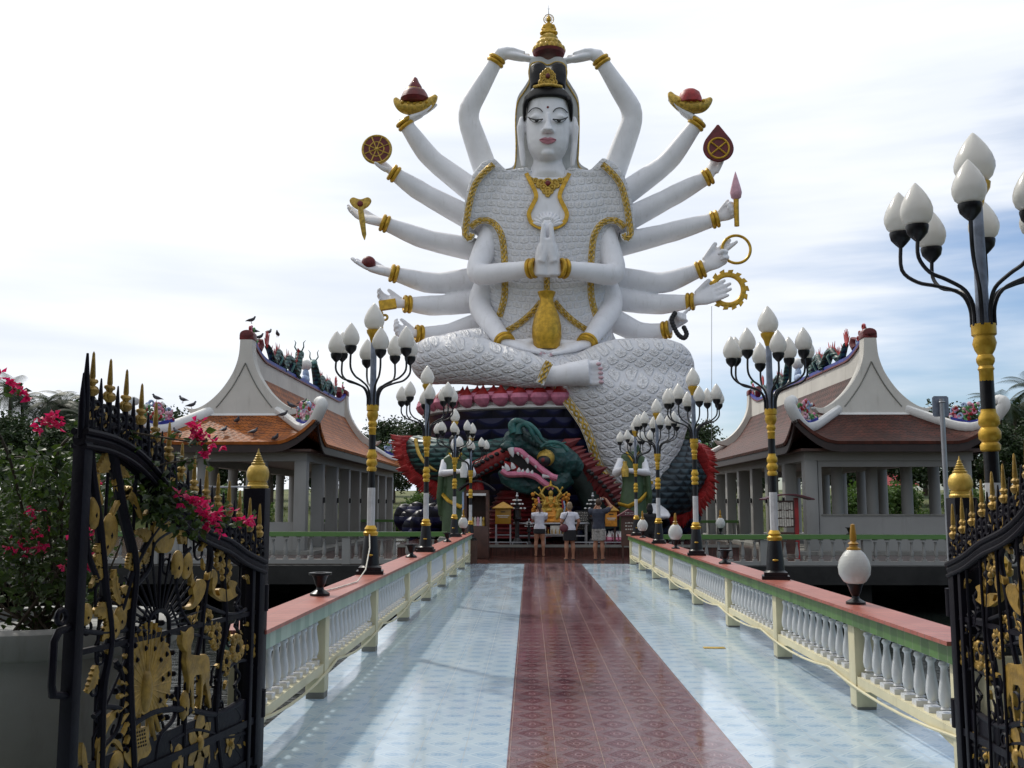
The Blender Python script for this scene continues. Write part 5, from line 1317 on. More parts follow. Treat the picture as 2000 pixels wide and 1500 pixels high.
    Z1 = lambda l: [(a/3.572, 1080+b_/3.572) for a, b_ in l]
    g_ = MB(); poly(g_, Z1([(1242,540),(1262,548),(1280,552),(1300,525),(1322,512),(1336,528),(1334,590),(1316,650),(1316,706),(1350,716),(1390,710),(1420,704),(1440,728),(1447,780),(1446,860),(1440,900),(1452,990),(1458,1080),(1446,1084),(1428,985),(1414,900),(1400,930),(1396,1000),(1385,1088),(1372,1090),(1384,990),(1386,880),(1384,848),(1350,852),(1336,870),(1334,960),(1340,1118),(1326,1122),(1314,990),(1310,930),(1302,980),(1294,975),(1300,880),(1288,830),(1278,760),(1284,690),(1268,672),(1252,640),(1250,600),(1256,572)]), .034, 0, 0)
    for q in ([(1325,520),(1330,470),(1320,440),(1300,450)], [(1330,470),(1345,440),(1362,430)], [(1340,500),(1362,470),(1372,420),(1385,370)], [(1362,470),(1375,470)]): g_.tube([gp(*p) for p in Z1(q)], .008, 6)
    mk('gold_deer', g_, 'gate_gold', t, bevel=.006, sharp=60)
    pk = Z1([(925,640),(945,600),(985,575),(1035,560),(1085,572),(1130,605),(1160,650),(1182,720),(1186,800),(1184,880),(1172,980),(1140,1060),(1105,1110),(1060,1118),(1042,1085),(1025,1120),(1000,1135),(975,1118),(950,1130),(905,1165),(892,1140),(895,1050),(890,990),(905,920),(925,860),(920,760)])
    g_ = MB(); poly(g_, pk, .02, 0, 2); c_ = gp(*Z1([(1010,930)])[0])
    for i in range(26):
        a = math.pi*(-.35+1.7*i/25); r1 = .16; e_ = c_ + V(math.cos(a)*.26,0,math.sin(a)*.36 + .0); 
        g_.tube([c_+V(math.cos(a)*.04,0,math.sin(a)*.05), c_+(e_-c_)*.5, c_+(e_-c_)*.86], [.006,.010,.012], 6, [.014,.016,.014], sd=(0,1,0) if False else None)
    g_.ell(c_+V(0,0,-.02), (.05,.035,.11), 12, 8); g_.tube([c_+V(0,0,.05), c_+V(0,0,.14), c_+V(.01,0,.2)], [.02,.016,.02], 8)
    for s in (-.03,.03): g_.tube([c_+V(s,0,-.14), c_+V(s,0,-.28), c_+V(s+.03,0,-.32)], .007, 5)
    p_ = mk('gold_peacock', g_, 'gate_gold', t); g_ = MB()
    for rr, n_, o in ((.92,15,0),(.72,12,.5),(.52,9,.2)):
        for i in range(n_): a = math.pi*(-.30+1.6*(i+o)/n_); g_.ell(c_+V(math.cos(a)*.27*rr,0,math.sin(a)*.36*rr), (.011,.026,.016), 6, 5)
    mk('tail_dot_pattern', g_, 'gate_black', p_)
    for c0, pts in (((200,1440),[(185,1500),(186,1470),(192,1440),(204,1405),(222,1388),(233,1384),(226,1398),(210,1418),(200,1445),(192,1475),(190,1500)]),((0,0),[(190,1500),(196,1480),(206,1455),(212,1446),(222,1443),(232,1450),(237,1468),(230,1462),(222,1452),(213,1452),(203,1475),(196,1500)]),((0,0),[(158,1450),(163,1460),(166,1480),(168,1510),(160,1510),(156,1475)]),
                    ((0,0),[(270,1300+0),(268,1302),(266,1304)])):
        if len(pts) > 5: g_ = MB(); poly(g_, pts, .02, 0, 2); mk('gold_blade', g_, 'gate_gold', t)
    g_ = MB(); poly(g_, Z1([(900,1215),(960,1225),(1020,1210),(1025,1300),(1040,1370),(1010,1420),(960,1440),(935,1500),(905,1500),(860,1440),(850,1390),(890,1370),(905,1300)]), .024, 0, 3)
    f_ = mk('gold_pomegranate', g_, 'gate_gold', t); g_ = MB()
    for i in range(5):
        for j in range(5): g_.ell(gp(259+i*4.6+j*.8, 1432+j*7-i*1.5), (.008,.018,.010), 6, 5)
    mk('seed_dot_pattern', g_, 'gate_black', f_)
    for c0 in ((387,1452,1.0),(447,1452,.45)):
        g_ = MB(); c_ = gp(c0[0], c0[1]); s_ = c0[2]
        for i in range(6): a = 2*math.pi*i/6+.5; d = V(math.cos(a)*.13,0,math.sin(a)*.17)*s_; n2 = V(-d.z,0,d.x)*.33; g_.prism([c_, c_+d*.45-n2, c_+d*.8-n2*.7, c_+d, c_+d*.8+n2*.7, c_+d*.45+n2], (0,.02,0))
        g_.ell(c_, (.04*s_,.03,.05*s_), 10, 8); mk('gold_lily', g_, 'gate_gold', t)
    return t
gate = make_gate(); index_kids()
gate.location = GH; gate.rotation_euler = (0,0,math.atan2(GD.y, GD.x)); gate['label'] = 'open black iron gate leaf with a gold peacock and deer on the left'
gr = copy_tree(gate); gr.location = (2.475,5.98,0); gr.rotation_euler = (0,0,math.atan2(-1.0,-.006)); gr['label'] = 'open black iron gate leaf on the right, cut off by the picture edge'
for x, y, ztop, lab in ((-1.715, 6.3, 1.70, 'black gate post with a golden dome on top at the left gate'), (2.60, 6.1, 1.64, 'black gate post with a golden dome on top at the right gate')):
    c_ = V(x, y, 0); t = thing('gate_post', lab, 'gate post', c_)
    mk('shaft', MB().box((x,y,ztop/2), (.135,.135,ztop)), 'gate_black', t, bevel=.006)
    for s in (-.071,.071):
        for z0 in (.3,.8,1.15): mk('shaft_mould', MB().box((x,y+s,z0+.14), (.05,.008,.26)), 'gate_black', t, smooth=False)
    mk('dome', MB().lathe([(a_*.88, b_*.88) for a_, b_ in [(.075,0),(.078,.015),(.068,.025),(.068,.04),(.06,.045),(.072,.06),(.08,.09),(.078,.12),(.066,.15),(.045,.168),(.048,.172),(.048,.18),(.036,.186),(.038,.198),(.028,.204),(.030,.215),(.021,.221),(.022,.232),(.014,.238),(.015,.248),(.007,.258),(.003,.285)]], c_+V(0,0,ztop), 28), 'old_gold', t)
    
# ================= added roof behind the camera, unseen, shading gates and planter =================
t = thing('shade_roof', 'added roof on pillars with walls, out of view, that shades the gates and planter', 'shade roof', (.5,-3,-.1))
mk('roof', MB().rings([[V(-8,-11,4.0), V(9,-11,4.0), V(9,1.6,4.0), V(-8,1.6,4.0)], [V(-8.6,-11.6,4.25), V(9.6,-11.6,4.25), V(9.6,2.2,4.25), V(-8.6,2.2,4.25)], [V(-6,-5.2,6.6), V(7,-5.2,6.6), V(7,-4.2,6.6), V(-6,-4.2,6.6)]]), 'wood_dark', t, smooth=False)
for x in (-7,-3.6,4.8,8.2):
    for y in (-10.5,-5,1.0): mk('pillar', MB().box((x,y,1.95), (.5,.5,4.1)), 'wood_dark', t, bevel=.02)
mk('back_wall', MB().box2((-7.2,-11,-.1), (8.4,-10.76,3.998)), 'wood_dark', t, smooth=False)
for x in (-7.2, 8.16): mk('side_wall', MB().box2((x,-10.755,-.1), (x+.24,.7,3.998)), 'wood_dark', t, smooth=False)

# ================= planter and bougainvillea =================
PC = V(-3.0, 6.25, 0)
t = thing('planter', 'large round white planter behind the left gate leaf', 'planter', PC)
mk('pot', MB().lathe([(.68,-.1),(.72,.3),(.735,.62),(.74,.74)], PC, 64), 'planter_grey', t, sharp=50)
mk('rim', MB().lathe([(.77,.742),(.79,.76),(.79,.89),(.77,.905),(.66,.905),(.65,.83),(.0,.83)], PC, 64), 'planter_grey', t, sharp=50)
def leafquads(mb, c, sz, rnd, fold=.25, d=None):
    a, b_ = rnd.uniform(0,6.283), rnd.uniform(-.9,.9); u = V(math.cos(a)*math.cos(b_), math.sin(a)*math.cos(b_), math.sin(b_)-.25).normalized() if d is None else d
    s = u.cross(V(rnd.gauss(0,1),rnd.gauss(0,1),rnd.gauss(0,1))).normalized(); n_ = u.cross(s); L_ = sz*rnd.uniform(.7,1.25); w_ = L_*.36
    o = len(mb.v); mb.v += [c, c+u*L_*.38+s*w_+n_*fold*w_, c+u*L_, c+u*L_*.38-s*w_+n_*fold*w_, c+u*L_*.45-n_*.05*L_]
    mb.f += [(o,o+1,o+4),(o+1,o+2,o+4),(o+2,o+3,o+4),(o+3,o,o+4)]
rnd = random.Random(11)
t = thing('bougainvillea', 'bougainvillea with magenta flowers trailing over the left gate', 'plant', PC+V(0,0,.83))
stem = MB(); lv = MB(); root = PC+V(.05,-.1,.83)
def branch(pts, r0=.012, dens=26, spread=.05, lf=.05):
    p = [root+V(rnd.uniform(-.15,.15),rnd.uniform(-.15,.15),0)] + [P(a, b_, c_) for a, b_, c_ in pts]
    q = [Vector(v_) for v_ in cr([tuple(v_) for v_ in p], 7)]; n_ = len(q)
    stem.tube(q, [r0*(1-.8*i/n_) for i in range(n_)], 6)
    L_ = sum((a-b_).length for a, b_ in zip(q, q[1:]))
    for i in range(int(L_*dens)):
        s = rnd.random()**.8*(n_-1); k_ = min(n_-2, int(s)); c_ = q[k_].lerp(q[k_+1], s-k_)
        if k_ < n_*.22 and rnd.random() < .7: continue
        leafquads(lv, c_+V(rnd.gauss(0,spread),rnd.gauss(0,spread),rnd.gauss(0,spread*.8)), lf, rnd)
branch([(120,1050,6.0),(110,900,5.6),(150,845,5.2),(200,838,4.9),(290,850,4.75),(370,862,4.75),(405,858,4.8)], dens=24, spread=.025)
branch([(130,1100,6),(150,980,5.5),(240,925,5.0),(330,905,4.9),(410,890,4.9)], dens=24, spread=.03)
branch([(160,1120,6),(200,1040,5.4),(270,960,5.1),(350,960,5.0),(420,1000,5.0),(480,1018,5.0)], dens=60, spread=.045)
branch([(200,1000,5.6),(260,930,5.2),(300,930,5.0),(360,985,5.0),(400,1010,5.0)], dens=60, spread=.05)
branch([(60,1050,6),(20,900,5.6),(-20,800,5.2),(10,765,5.0),(45,758,4.9)], dens=10, spread=.02)
branch([(100,1120,6.1),(130,960,5.8),(200,900,5.5),(255,870,5.4)], dens=45, spread=.05)
for i in range(22):
    x0 = rnd.uniform(-60,190); y1 = rnd.uniform(850,1130); dx = rnd.uniform(-90,110)
    branch([(x0+dx*.2,1180,6.1),(x0+dx*.6,(1180+y1)/2,rnd.uniform(5.7,6.3)),(x0+dx,y1,rnd.uniform(5.4,6.6)),(x0+dx*1.5,y1+rnd.uniform(-15,50),rnd.uniform(5.3,6.6))], r0=.008, dens=48, spread=.07, lf=.05)
for i in range(16):      # bare twigs low over the pond
    x0 = rnd.uniform(0,120); stem.tube([root, P(x0,1190,6.1), P(x0+rnd.uniform(-60,40),rnd.uniform(1090,1150),6.2)], [.006,.004,.002], 5)
for i in range(2300):
    a, b_ = rnd.uniform(-40,205), rnd.betavariate(2,2)*330+870; 
    if a > 175 and b_ > 1010: continue
    leafquads(lv, P(a, b_, rnd.uniform(5.5,6.9)), .05, rnd)
for c0 in ((300,985,4.95,60),(250,985,5.0,50),(245,960,4.95,40),(380,1030,5.0,30),(100,900,5.3,80),(200,995,5.0,50),(330,1000,5.0,60),(85,960,5.4,90)):
    for i in range(c0[3]): leafquads(lv, P(c0[0]+rnd.gauss(0,22), c0[1]+rnd.gauss(0,16), c0[2]+rnd.gauss(0,.06)), .055, rnd)
mk('stems', stem, 'bark', t); mk('leaves', lv, 'bougainvillea_leaf', t, smooth=False, fix=False)
FC = [(3,748,4.95,2),(22,752,4.95,3),(47,760,4.9,3),(100,815,5.1,5),(112,828,5.1,4),(80,835,5.1,3),(382,832,4.75,4),(392,848,4.78,5),(408,868,4.8,3),(403,885,4.8,2),(352,972,4.95,2),(378,978,4.9,5),(388,992,4.9,4),(415,1000,4.95,4),(425,1012,4.95,4),(400,1012,4.95,3),(430,1030,4.95,2),(468,1012,5.0,3),(484,1022,5.0,3),
      (160,1098,5.2,7),(148,1108,5.2,5),(175,1102,5.2,4),(148,1035,5.2,3),(170,1040,5.2,4),(68,998,5.6,3),(68,1040,5.6,4),(85,1070,5.6,4),(40,1060,5.7,3),(58,1075,5.7,3),(20,1078,5.7,3),(178,945,5.1,2)]
for a, b_, c_, n_ in FC:
    g_ = MB(); c0 = P(a, b_, c_)
    for i in range(n_*2):
        q = c0+V(rnd.gauss(0,.022),rnd.gauss(0,.02),rnd.gauss(0,.018))
        for j in range(3): leafquads(g_, q, .034, rnd, .45)
    mk('flower_cluster', g_, 'bract', t, smooth=False, fix=False)

# ================= people =================
def person(lab, px, py, H, arms, top, bottom, hair_m, hair='short', blen=.45, shoes=True, legs_sp=.085, turn=0, sleeve=.6, mleg='human_skin', loc=None, skirt=False):
    c = ground_at(px, py, .004) if loc is None else Vector(loc); t = thing('person', lab, 'person', c); h = H
    w = lambda x, y, z: c + Matrix.Rotation(turn, 3, 'Z') @ V(x*h, y*h, z*h)
    b_ = MB(); wide = 1.0 if not skirt else .92
    b_.tube([w(0,0,.47), w(0,0,.53), w(0,0,.6), w(0,.005,.68), w(0,0,.76), w(0,0,.81), w(0,0,.835)], [.085*h,.098*h,.078*h*wide,.092*h*wide,.108*h*wide,.098*h*wide,.04*h], 20, [.06*h,.068*h,.055*h,.062*h,.066*h,.056*h,.035*h], sd=(1,0,0))
    b_.tube([w(0,0,.82), w(0,.01,.87)], [.033*h,.032*h], 14)
    b_.ell(w(0,.015,.93), (.043*h,.053*h,.066*h), 18, 14); b_.ell(w(0,.05,.90), (.028*h,.03*h,.03*h), 10, 8); b_.ell(w(0,.07,.925), (.008*h,.012*h,.012*h), 8, 6)
    for s in (-1, 1):
        b_.ell(w(s*.045,.01,.925), (.007*h,.013*h,.019*h), 8, 6)
        b_.tube([w(s*.05,0,.50), w(s*legs_sp*.75,0,.40), w(s*legs_sp*.9,.008,.285), w(s*legs_sp,-.006,.20), w(s*legs_sp,0,.09), w(s*legs_sp,0,.035)], [.058*h,.054*h,.036*h,.037*h,.024*h,.024*h], 14)
        b_.tube([w(s*legs_sp,-.02,.02), w(s*legs_sp*1.05,.03,.022), w(s*legs_sp*1.15,.085,.012)], [.024*h,.027*h,.024*h], 12, [.022*h,.02*h,.010*h], sd=(1,0,0))
        sh, el, wr, hd, hn = arms[(s+1)//2]
        b_.tube([w(s*.085,0,.795), w(*sh), w(*el), w(*wr)], [.038*h,.034*h,.026*h,.017*h], 12)
        hand(b_, w(*wr), Matrix.Rotation(turn,3,'Z') @ V(*hd), Matrix.Rotation(turn,3,'Z') @ V(*hn), .105*h, s, curl=(.6,.65,.7,.7) if hd[2] > -.5 else (.25,.3,.35,.4), thumb=.5)
    bo = mk('body', b_, mleg, t, remesh=.009, smoothit=2, sharp=0)
    g_ = MB(); e = .012
    zt = .50 if skirt else .50
    g_.tube([w(0,0,.50), w(0,0,.55), w(0,0,.61), w(0,.005,.69), w(0,0,.765), w(0,0,.81), w(0,0,.832)], [(.100+e)*h,(.094+e)*h,(.080*wide+e)*h,(.093*wide+e)*h,(.109*wide+e)*h,(.102*wide)*h,.052*h], 22, [(.068+e)*h,(.064+e)*h,(.056+e)*h,(.063+e)*h,(.067+e)*h,.060*h,.046*h], sd=(1,0,0))
    for s in (-1, 1):
        sh, el, wr, _, _ = arms[(s+1)//2]; m_ = w(*sh).lerp(w(*el), sleeve)
        g_.tube([w(s*.07,0,.785), w(*sh), m_], [.046*h,.044*h,.040*h], 14)
    mk('shirt', g_, top, t, remesh=.010, smoothit=3, sharp=0)
    g_ = MB()
    if skirt: g_.tube([w(0,0,.565), w(0,0,.51), w(0,0,.45), w(0,0,blen)], [.094*h,.112*h,.116*h,.118*h], 22, [.068*h,.080*h,.080*h,.080*h], sd=(1,0,0))
    else:
        g_.tube([w(0,0,.56), w(0,0,.50), w(0,0,.46)], [.097*h,.110*h,.10*h], 22, [.070*h,.078*h,.07*h], sd=(1,0,0))
        for s in (-1, 1): g_.tube([w(s*.05,0,.50), w(s*legs_sp*.8,0,.40), w(s*legs_sp*.92,0,blen)], [.064*h,.064*h,.062*h], 16)
    mk('skirt' if skirt else 'shorts', g_, bottom, t, remesh=.011, smoothit=2, sharp=0)
    g_ = MB(); g_.ell(w(0,-.006,.945), (.050*h,.058*h,.062*h), 18, 14)
    if hair == 'pony': g_.tube([w(0,-.055,.96), w(0,-.085,.93), w(.005,-.09,.87), w(.01,-.085,.80)], [.016*h,.022*h,.02*h,.006*h], 10)
    if hair == 'bob': g_.ell(w(0,-.016,.915), (.054*h,.046*h,.052*h), 16, 12)
    if hair == 'long': g_.tube([w(0,-.02,.95), w(0,-.035,.88), w(0,-.05,.82)], [.05*h,.06*h,.04*h], 14, [.04*h,.04*h,.02*h], sd=(1,0,0))
    mk('hair', g_, hair_m, t, remesh=.010, smoothit=2, sharp=0)
    if shoes:
        for s in (-1, 1): mk('sandal', MB().tube([w(s*legs_sp,-.03,.004), w(s*legs_sp*1.05,.03,.004), w(s*legs_sp*1.17,.092,.004)], [.026*h,.03*h,.025*h], 12, [.008*h]*3, sd=(1,0,0)).tube([w(s*legs_sp-.026,.04,.01), w(s*legs_sp*1.05,.04,.046), w(s*legs_sp+.03,.04,.01)], .006*h, 6), 'ink', t)
    return t, w
up = [((-.115,.0,.775),(-.115,.09,.67),(-.045,.16,.86),(.35,.2,.9),(.9,-.2,0)), ((.115,0,.775),(.115,.09,.67),(.045,.16,.86),(-.35,.2,.9),(-.9,-.2,0))]
_, w1 = person('woman in white top and short black skirt, barefoot with a ponytail', 1054, 1086, 1.63, up, 'white_shirt', 'black_cloth', 'brown_hair', 'pony', .42, False, skirt=True, legs_sp=.07)
tag(mk('camera', MB().box(w1(0,.20,.925), (.10,.04,.065)), 'ink', loc=w1(0,.2,.925), bevel=.005), 'small dark camera held up by the barefoot woman', 'camera')
dn = [((-.115,0,.775),(-.15,-.01,.66),(-.12,.06,.56),(.2,.3,-.9),(.6,.3,.3)), ((.115,0,.775),(.165,-.01,.66),(.15,.07,.57),(-.1,.3,-.9),(-.6,.3,.3))]
_, w2 = person('woman with grey-blond bob, white T-shirt and a dark red shoulder bag', 1113, 1093, 1.66, dn, 'white_shirt', 'black_cloth', 'blond_hair', 'bob', .33, True, skirt=True, legs_sp=.06, turn=.16)
t = thing('shoulder_bag', 'dark red shoulder bag hanging at the left side of the blond woman', 'bag', w2(-.12,-.03,.56))
mk('bag', MB().ell(w2(-.115,-.055,.55), (.13,.06,.12), 16, 12), 'maroon_bag', t); mk('strap', MB().tube([w2(-.14,-.02,.6), w2(-.10,-.085,.70), w2(-.05,-.075,.80), w2(-.05,.0,.845), w2(-.08,.085,.76), w2(-.13,.07,.62)], .016, 8, .005), 'navy_cloth', t)
mu = [((-.13,.0,.79),(-.13,.12,.73),(-.05,.16,.90),(.6,.1,.7),(.5,-.5,0)), ((.13,0,.80),(.20,.10,.86),(.10,.15,1.0),(-.8,.1,.3),(-.3,-.3,-.6))]
_, w3 = person('man in dark navy T-shirt and pale shorts raising a camera', 1170, 1093, 1.76, mu, 'navy_cloth', 'grey_shorts', 'brown_hair', 'short', .31, True, legs_sp=.06, turn=-.22)
tag(mk('camera', MB().box(w3(.035,.16,1.0), (.11,.04,.07)).lathe([(.025,0),(.025,.04)], w3(.035,.175,1.0), 12, (0,1,0)), 'silver', loc=w3(.035,.16,1.0), bevel=.005), 'small silver camera held overhead by the man in navy', 'camera')
person('person with dark hair in black clothes beyond the right balustrade', 0, 0, 1.62, dn, 'black_cloth', 'black_cloth', 'hair_black', 'long', .15, True, loc=(P(1269,1000,29.3).x,29.3,0.004), sleeve=.9)

# ================= things round the altar =================
TZ = .33
def at(px, Y): return P(px, 1000, Y).x
def zat(py, Y): return P(1034, py, Y).z
# small shrine figure
AY = 33.3; ax = at(1076, AY); az = .98
t = thing('altar_table', 'long grey metal altar table before the dragon mouth', 'table', (ax, AY, TZ))
mk('table_top', MB().box((ax-.0,AY,az), (2.5,.8,.05)), 'silver', t, bevel=.01)
for sx in (-1.15,1.15):
    for sy in (-.32,.32): mk('leg', MB().box((ax+sx,AY+sy,(az+TZ)/2-.012), (.05,.05,az-TZ-.03)), 'silver', t, smooth=False)
mk('brace', MB().box((ax,AY-.32,TZ+.25), (2.25,.04,.04)), 'silver', t, smooth=False)
for i, dx in enumerate((-.35, .15)): mk('drawer_panel', MB().box((ax+dx,AY-.36,az-.22), (.36,.03,.3)), 'paper', t, bevel=.01)
t = thing('shrine_statue', 'small many-armed golden figure with a crown on the altar', 'statue', (ax, AY+.05, az+.03)); B = V(ax, AY+.05, az+.03)
g = MB(); g.lathe([(.42,0),(.44,.06),(.36,.12),(.40,.2),(.34,.3),(.3,.34)], B, 24); mk('gold_drapery', g, 'orange_cloth', t)
g = MB(); g.ell(B+V(0,0,.40), (.34,.24,.12), 16, 10); g.tube([B+V(0,0,.38), B+V(0,0,.6), B+V(0,0,.78), B+V(0,0,.86)], [.16,.14,.18,.05], 14, [.12,.1,.11,.05], sd=(1,0,0)); g.ell(B+V(0,-.02,.96), (.085,.09,.11), 12, 10)
for s in (-1, 1):
    g.tube([B+V(s*.15,0,.76), B+V(s*.33,0,.95), B+V(s*.20,0,1.14), B+V(s*.04,0,1.2)], [.05,.045,.035,.03], 8)
    g.tube([B+V(s*.15,0,.74), B+V(s*.22,-.1,.55), B+V(s*.03,-.22,.66)], [.05,.045,.03], 8)
    for i in range(6):
        a = R(50-i*22); g.tube([B+V(s*.12,.05,.7), B+V(s*.32*math.cos(a*.7),.06,.68+.3*math.sin(a)), B+V(s*.56*math.cos(a),.05,.72+.5*math.sin(a))], [.04,.036,.026], 8); g.ell(B+V(s*.6*math.cos(a),.04,.72+.54*math.sin(a)), (.045,.03,.05), 8, 6)
    g.tube([B+V(s*.1,-.1,.36), B+V(s*.3,-.28,.38), B+V(s*.15,-.32,.1)], [.09,.09,.06], 10)
mk('figure', g, 'old_gold', t, remesh=.018, smoothit=2, sharp=0)
g = MB(); g.ell(B+V(0,.01,1.0), (.092,.095,.1), 12, 10); g.ell(B+V(0,.02,1.1), (.05,.05,.06)); mk('hair', g, 'hair_black', t)
mk('crown', MB().lathe([(.07,0),(.06,.04),(.03,.1),(.035,.13),(.0,.2)], B+V(0,-.0,1.19), 12), 'gold', t)
g = MB()
for s in (-1, 1):
    g.tube([B+V(s*.14,-.12,.84), B+V(s*.10,-.17,.65), B+V(0,-.2,.5)], [.03,.035,.03], 8)
    for i in range(12): a = rnd.uniform(-.9,.9); g.ell(B+V(s*rnd.uniform(.42,.62),rnd.uniform(-.05,.1),.62+.4*math.sin(a)), rnd.uniform(.04,.08), 8, 6)
g.tube([B+V(.08,-.18,.45), B+V(.1,-.3,.2), B+V(.12,-.36,.0)], .07, 8); mk('garlands', g, 'orange_cloth', t)
for c_, col, dx, dz in (('red','bright_red',.36,.55),('blue','sky_blue_paint',.42,.5),('pink','pink',-.42,.62)): mk('ribbon', MB().tube([B+V(dx,-.1,dz+.2), B+V(dx+.04,-.12,dz), B+V(dx,-.1,dz-.2)], .03, 6), col, t)
for i, (dx, col, lab) in enumerate(((-.62,'bright_red','red offering cup at the left end of the altar'),(-.42,'trim_white','white offering cup on the altar behind the ponytail'),(.52,'roof_blue','blue offering cup on the altar right of the figure'),(-.2,'bright_red','red offering cup at the foot of the shrine figure'),(.75,'gold','gold offering cup near the right end of the altar'))):
    c_ = V(ax+dx, AY-.25, az+.026); tag(mk('offering_cup', MB().lathe([(.03,0),(.02,.03),(.05,.07),(.06,.13),(.05,.13),(.03,.08)], c_, 14), col, loc=c_), lab, 'cup', 'cups on the altar')
for i in range(7):
    c_ = V(ax-.1+i*.12, AY-.62, TZ+.32); 
    tag(mk('candle', MB().lathe([(.02,-.0),(.018,.12),(.004,.15),(.0,.17)], c_, 10), 'box_yellow', loc=c_), 'small yellow candle on the low rack before the altar', 'candle', 'candles before the altar')
t = thing('candle_rack', 'low metal candle rack in front of the altar table', 'rack', (ax+.26, AY-.62, TZ)); mk('tray', MB().box((ax+.26,AY-.62,TZ+.305), (1.0,.2,.03)), 'silver', t, smooth=False)
for sx in (-.2,.72): mk('leg', MB().box((ax+sx,AY-.62,TZ+.146), (.03,.03,.286)), 'silver', t, smooth=False)
# donation boxes
for px, Y, z0, w_, legs, lab in ((983,32.45,.98,.50,4,'yellow donation box with pyramid lid on a four-legged stand, left of the altar'),(1193,32.4,.90,.36,1,'orange-yellow donation box with peaked lid, right of the man in navy')):
    x = at(px, Y); t = thing('donation_box', lab, 'donation box', (x, Y, TZ)); col = 'box_yellow' if legs == 4 else 'orange_cloth'
    mk('box', MB().box((x,Y,z0+.24), (w_,w_,.48)), col, t, bevel=.01); mk('lid', MB().rings([[V(x+a*k_,Y+b_*k_,z) for a, b_ in ((-1,-1),(1,-1),(1,1),(-1,1))] for k_, z in ((w_*.68,z0+.485),(w_*.68,z0+.51),(.02,z0+.70))]), 'box_yellow', t, smooth=False)
    mk('slot', MB().box((x,Y-w_/2-.005,z0+.38), (.14,.012,.03)), 'ink', t, smooth=False)
    mk('front_strip', MB().box((x,Y-w_/2-.006,z0+.26), (w_*.8,.01,.03)).box((x,Y-w_/2-.006,z0+.21), (w_*.6,.01,.02)), 'paper', t, smooth=False)
    if legs == 4:
        for sx in (-1,1):
            for sy in (-1,1): mk('leg', MB().box((x+sx*w_*.46,Y+sy*w_*.46,(z0+TZ)/2-.012), (.045,.045,z0-TZ-.024)), 'grey_metal', t, smooth=False)
        mk('stretcher', MB().box((x,Y-w_*.46,TZ+.3), (w_*.86,.03,.03)), 'grey_metal', t, smooth=False)
    else: mk('leg', MB().box((x+.12,Y,(z0+TZ)/2), (.06,.06,z0-TZ-.006)), 'wood_dark', t, smooth=False)
# tiered lanterns
for px, Y, lab in ((1010,32.6,'tall black tiered lantern with white capped roofs, left of the ponytailed woman'),(1158,32.6,'tall black tiered lantern with white capped roofs, behind the man in navy'),(1033,32.35,'short black tiered lantern beside the legs of the ponytailed woman')):
    x = at(px, Y); s_ = .5 if px == 1033 else 1; b0 = V(x,Y,TZ); t = thing('stone_lantern', lab, 'lantern', b0)
    mk('stem', MB().lathe([(.16*s_,0),(.14*s_,.12*s_),(.07*s_,.2*s_),(.07*s_,.72*s_),(.15*s_,.8*s_),(.15*s_,.86*s_)], b0, 12), 'board_black', t)
    mk('fire_box', MB().lathe([(.12*s_,.862*s_),(.12*s_,1.1*s_)], b0, 6), 'board_black', t, smooth=False)
    for k_, (z, r_) in enumerate(((1.11,.24),(1.25,.17),(1.37,.11))):
        mk('roof', MB().lathe([(r_*s_,z*s_),(r_*1.02*s_,(z+.02)*s_),(r_*.4*s_,(z+.09)*s_),(r_*.35*s_,(z+.13)*s_)], b0, 6), 'board_black', t, smooth=False)
        g = MB(); 
        for i in range(6): a = math.pi/3*i; g.ell(b0+V(math.cos(a)*r_*s_,math.sin(a)*r_*s_,(z+.03)*s_), (.045*s_,.045*s_,.028*s_), 8, 6)
        mk('roof_tips', g, 'trim_white', t)
    mk('finial', MB().ell(b0+V(0,0,1.54*s_), .05*s_).ell(b0+V(0,0,1.62*s_), .03*s_), 'silver', t)
# shrine cabinet
Y = 30.6; xa, xb = at(908,Y), at(955,Y); x = (xa+xb)/2; w_ = xb-xa; t = thing('shrine_cabinet', 'dark maroon shrine cabinet with curved roof and glass front at the left end', 'cabinet', (x,Y,0)); z1 = zat(948,Y)
mk('lower_body', MB().box2((xa,Y-.4,.0), (xb,Y+.4,.95)), 'wood_dark', t, bevel=.01)
mk('frame', MB().box2((xa,Y-.4,.953), (xa+.08,Y+.4,z1-.15)).box2((xb-.08,Y-.4,.953), (xb,Y+.4,z1-.15)).box2((xa+.08,Y+.35,.953), (xb-.08,Y+.4,z1-.15)).box2((xa+.08,Y-.4,z1-.25), (xb-.08,Y+.345,z1-.15)), 'wood_dark', t, smooth=False)
mk('roof', MB().rings([[V(x+dx,y,z1-.12+.28*math.cos(dx/(w_*.75)*1.57)) for dx in [(-.75+1.5*i/14)*w_ for i in range(15)]] + [V(x+dx,y,z1-.17+.28*math.cos(dx/(w_*.75)*1.57)) for dx in [(.75-1.5*i/14)*w_ for i in range(15)]] for y in (Y-.55,Y+.5)]), 'board_black', t, sharp=30)
mk('tube_light', MB().box((x,Y-.43,z1-.28), (w_*.8,.05,.07)), 'trim_white', t, smooth=False)
mk('side_panel', MB().box2((xa-.06,Y-.38,.4), (xa-.004,Y+.38,z1-.2)), 'sky_blue_paint', t, smooth=False)
for i in range(6):
    c_ = V(xa+.15+i*(w_-.3)/5, Y-.2, .954); tag(mk('figurine', MB().lathe([(.05,0),(.06,.05),(.035,.16),(.045,.2),(.03,.25),(.0,.28)], c_, 10), ['trim_white','old_gold','paper','pale_pink','trim_white','old_gold'][i], loc=c_), 'small figurine standing inside the maroon shrine cabinet', 'figurine', 'figurines in the shrine cabinet')
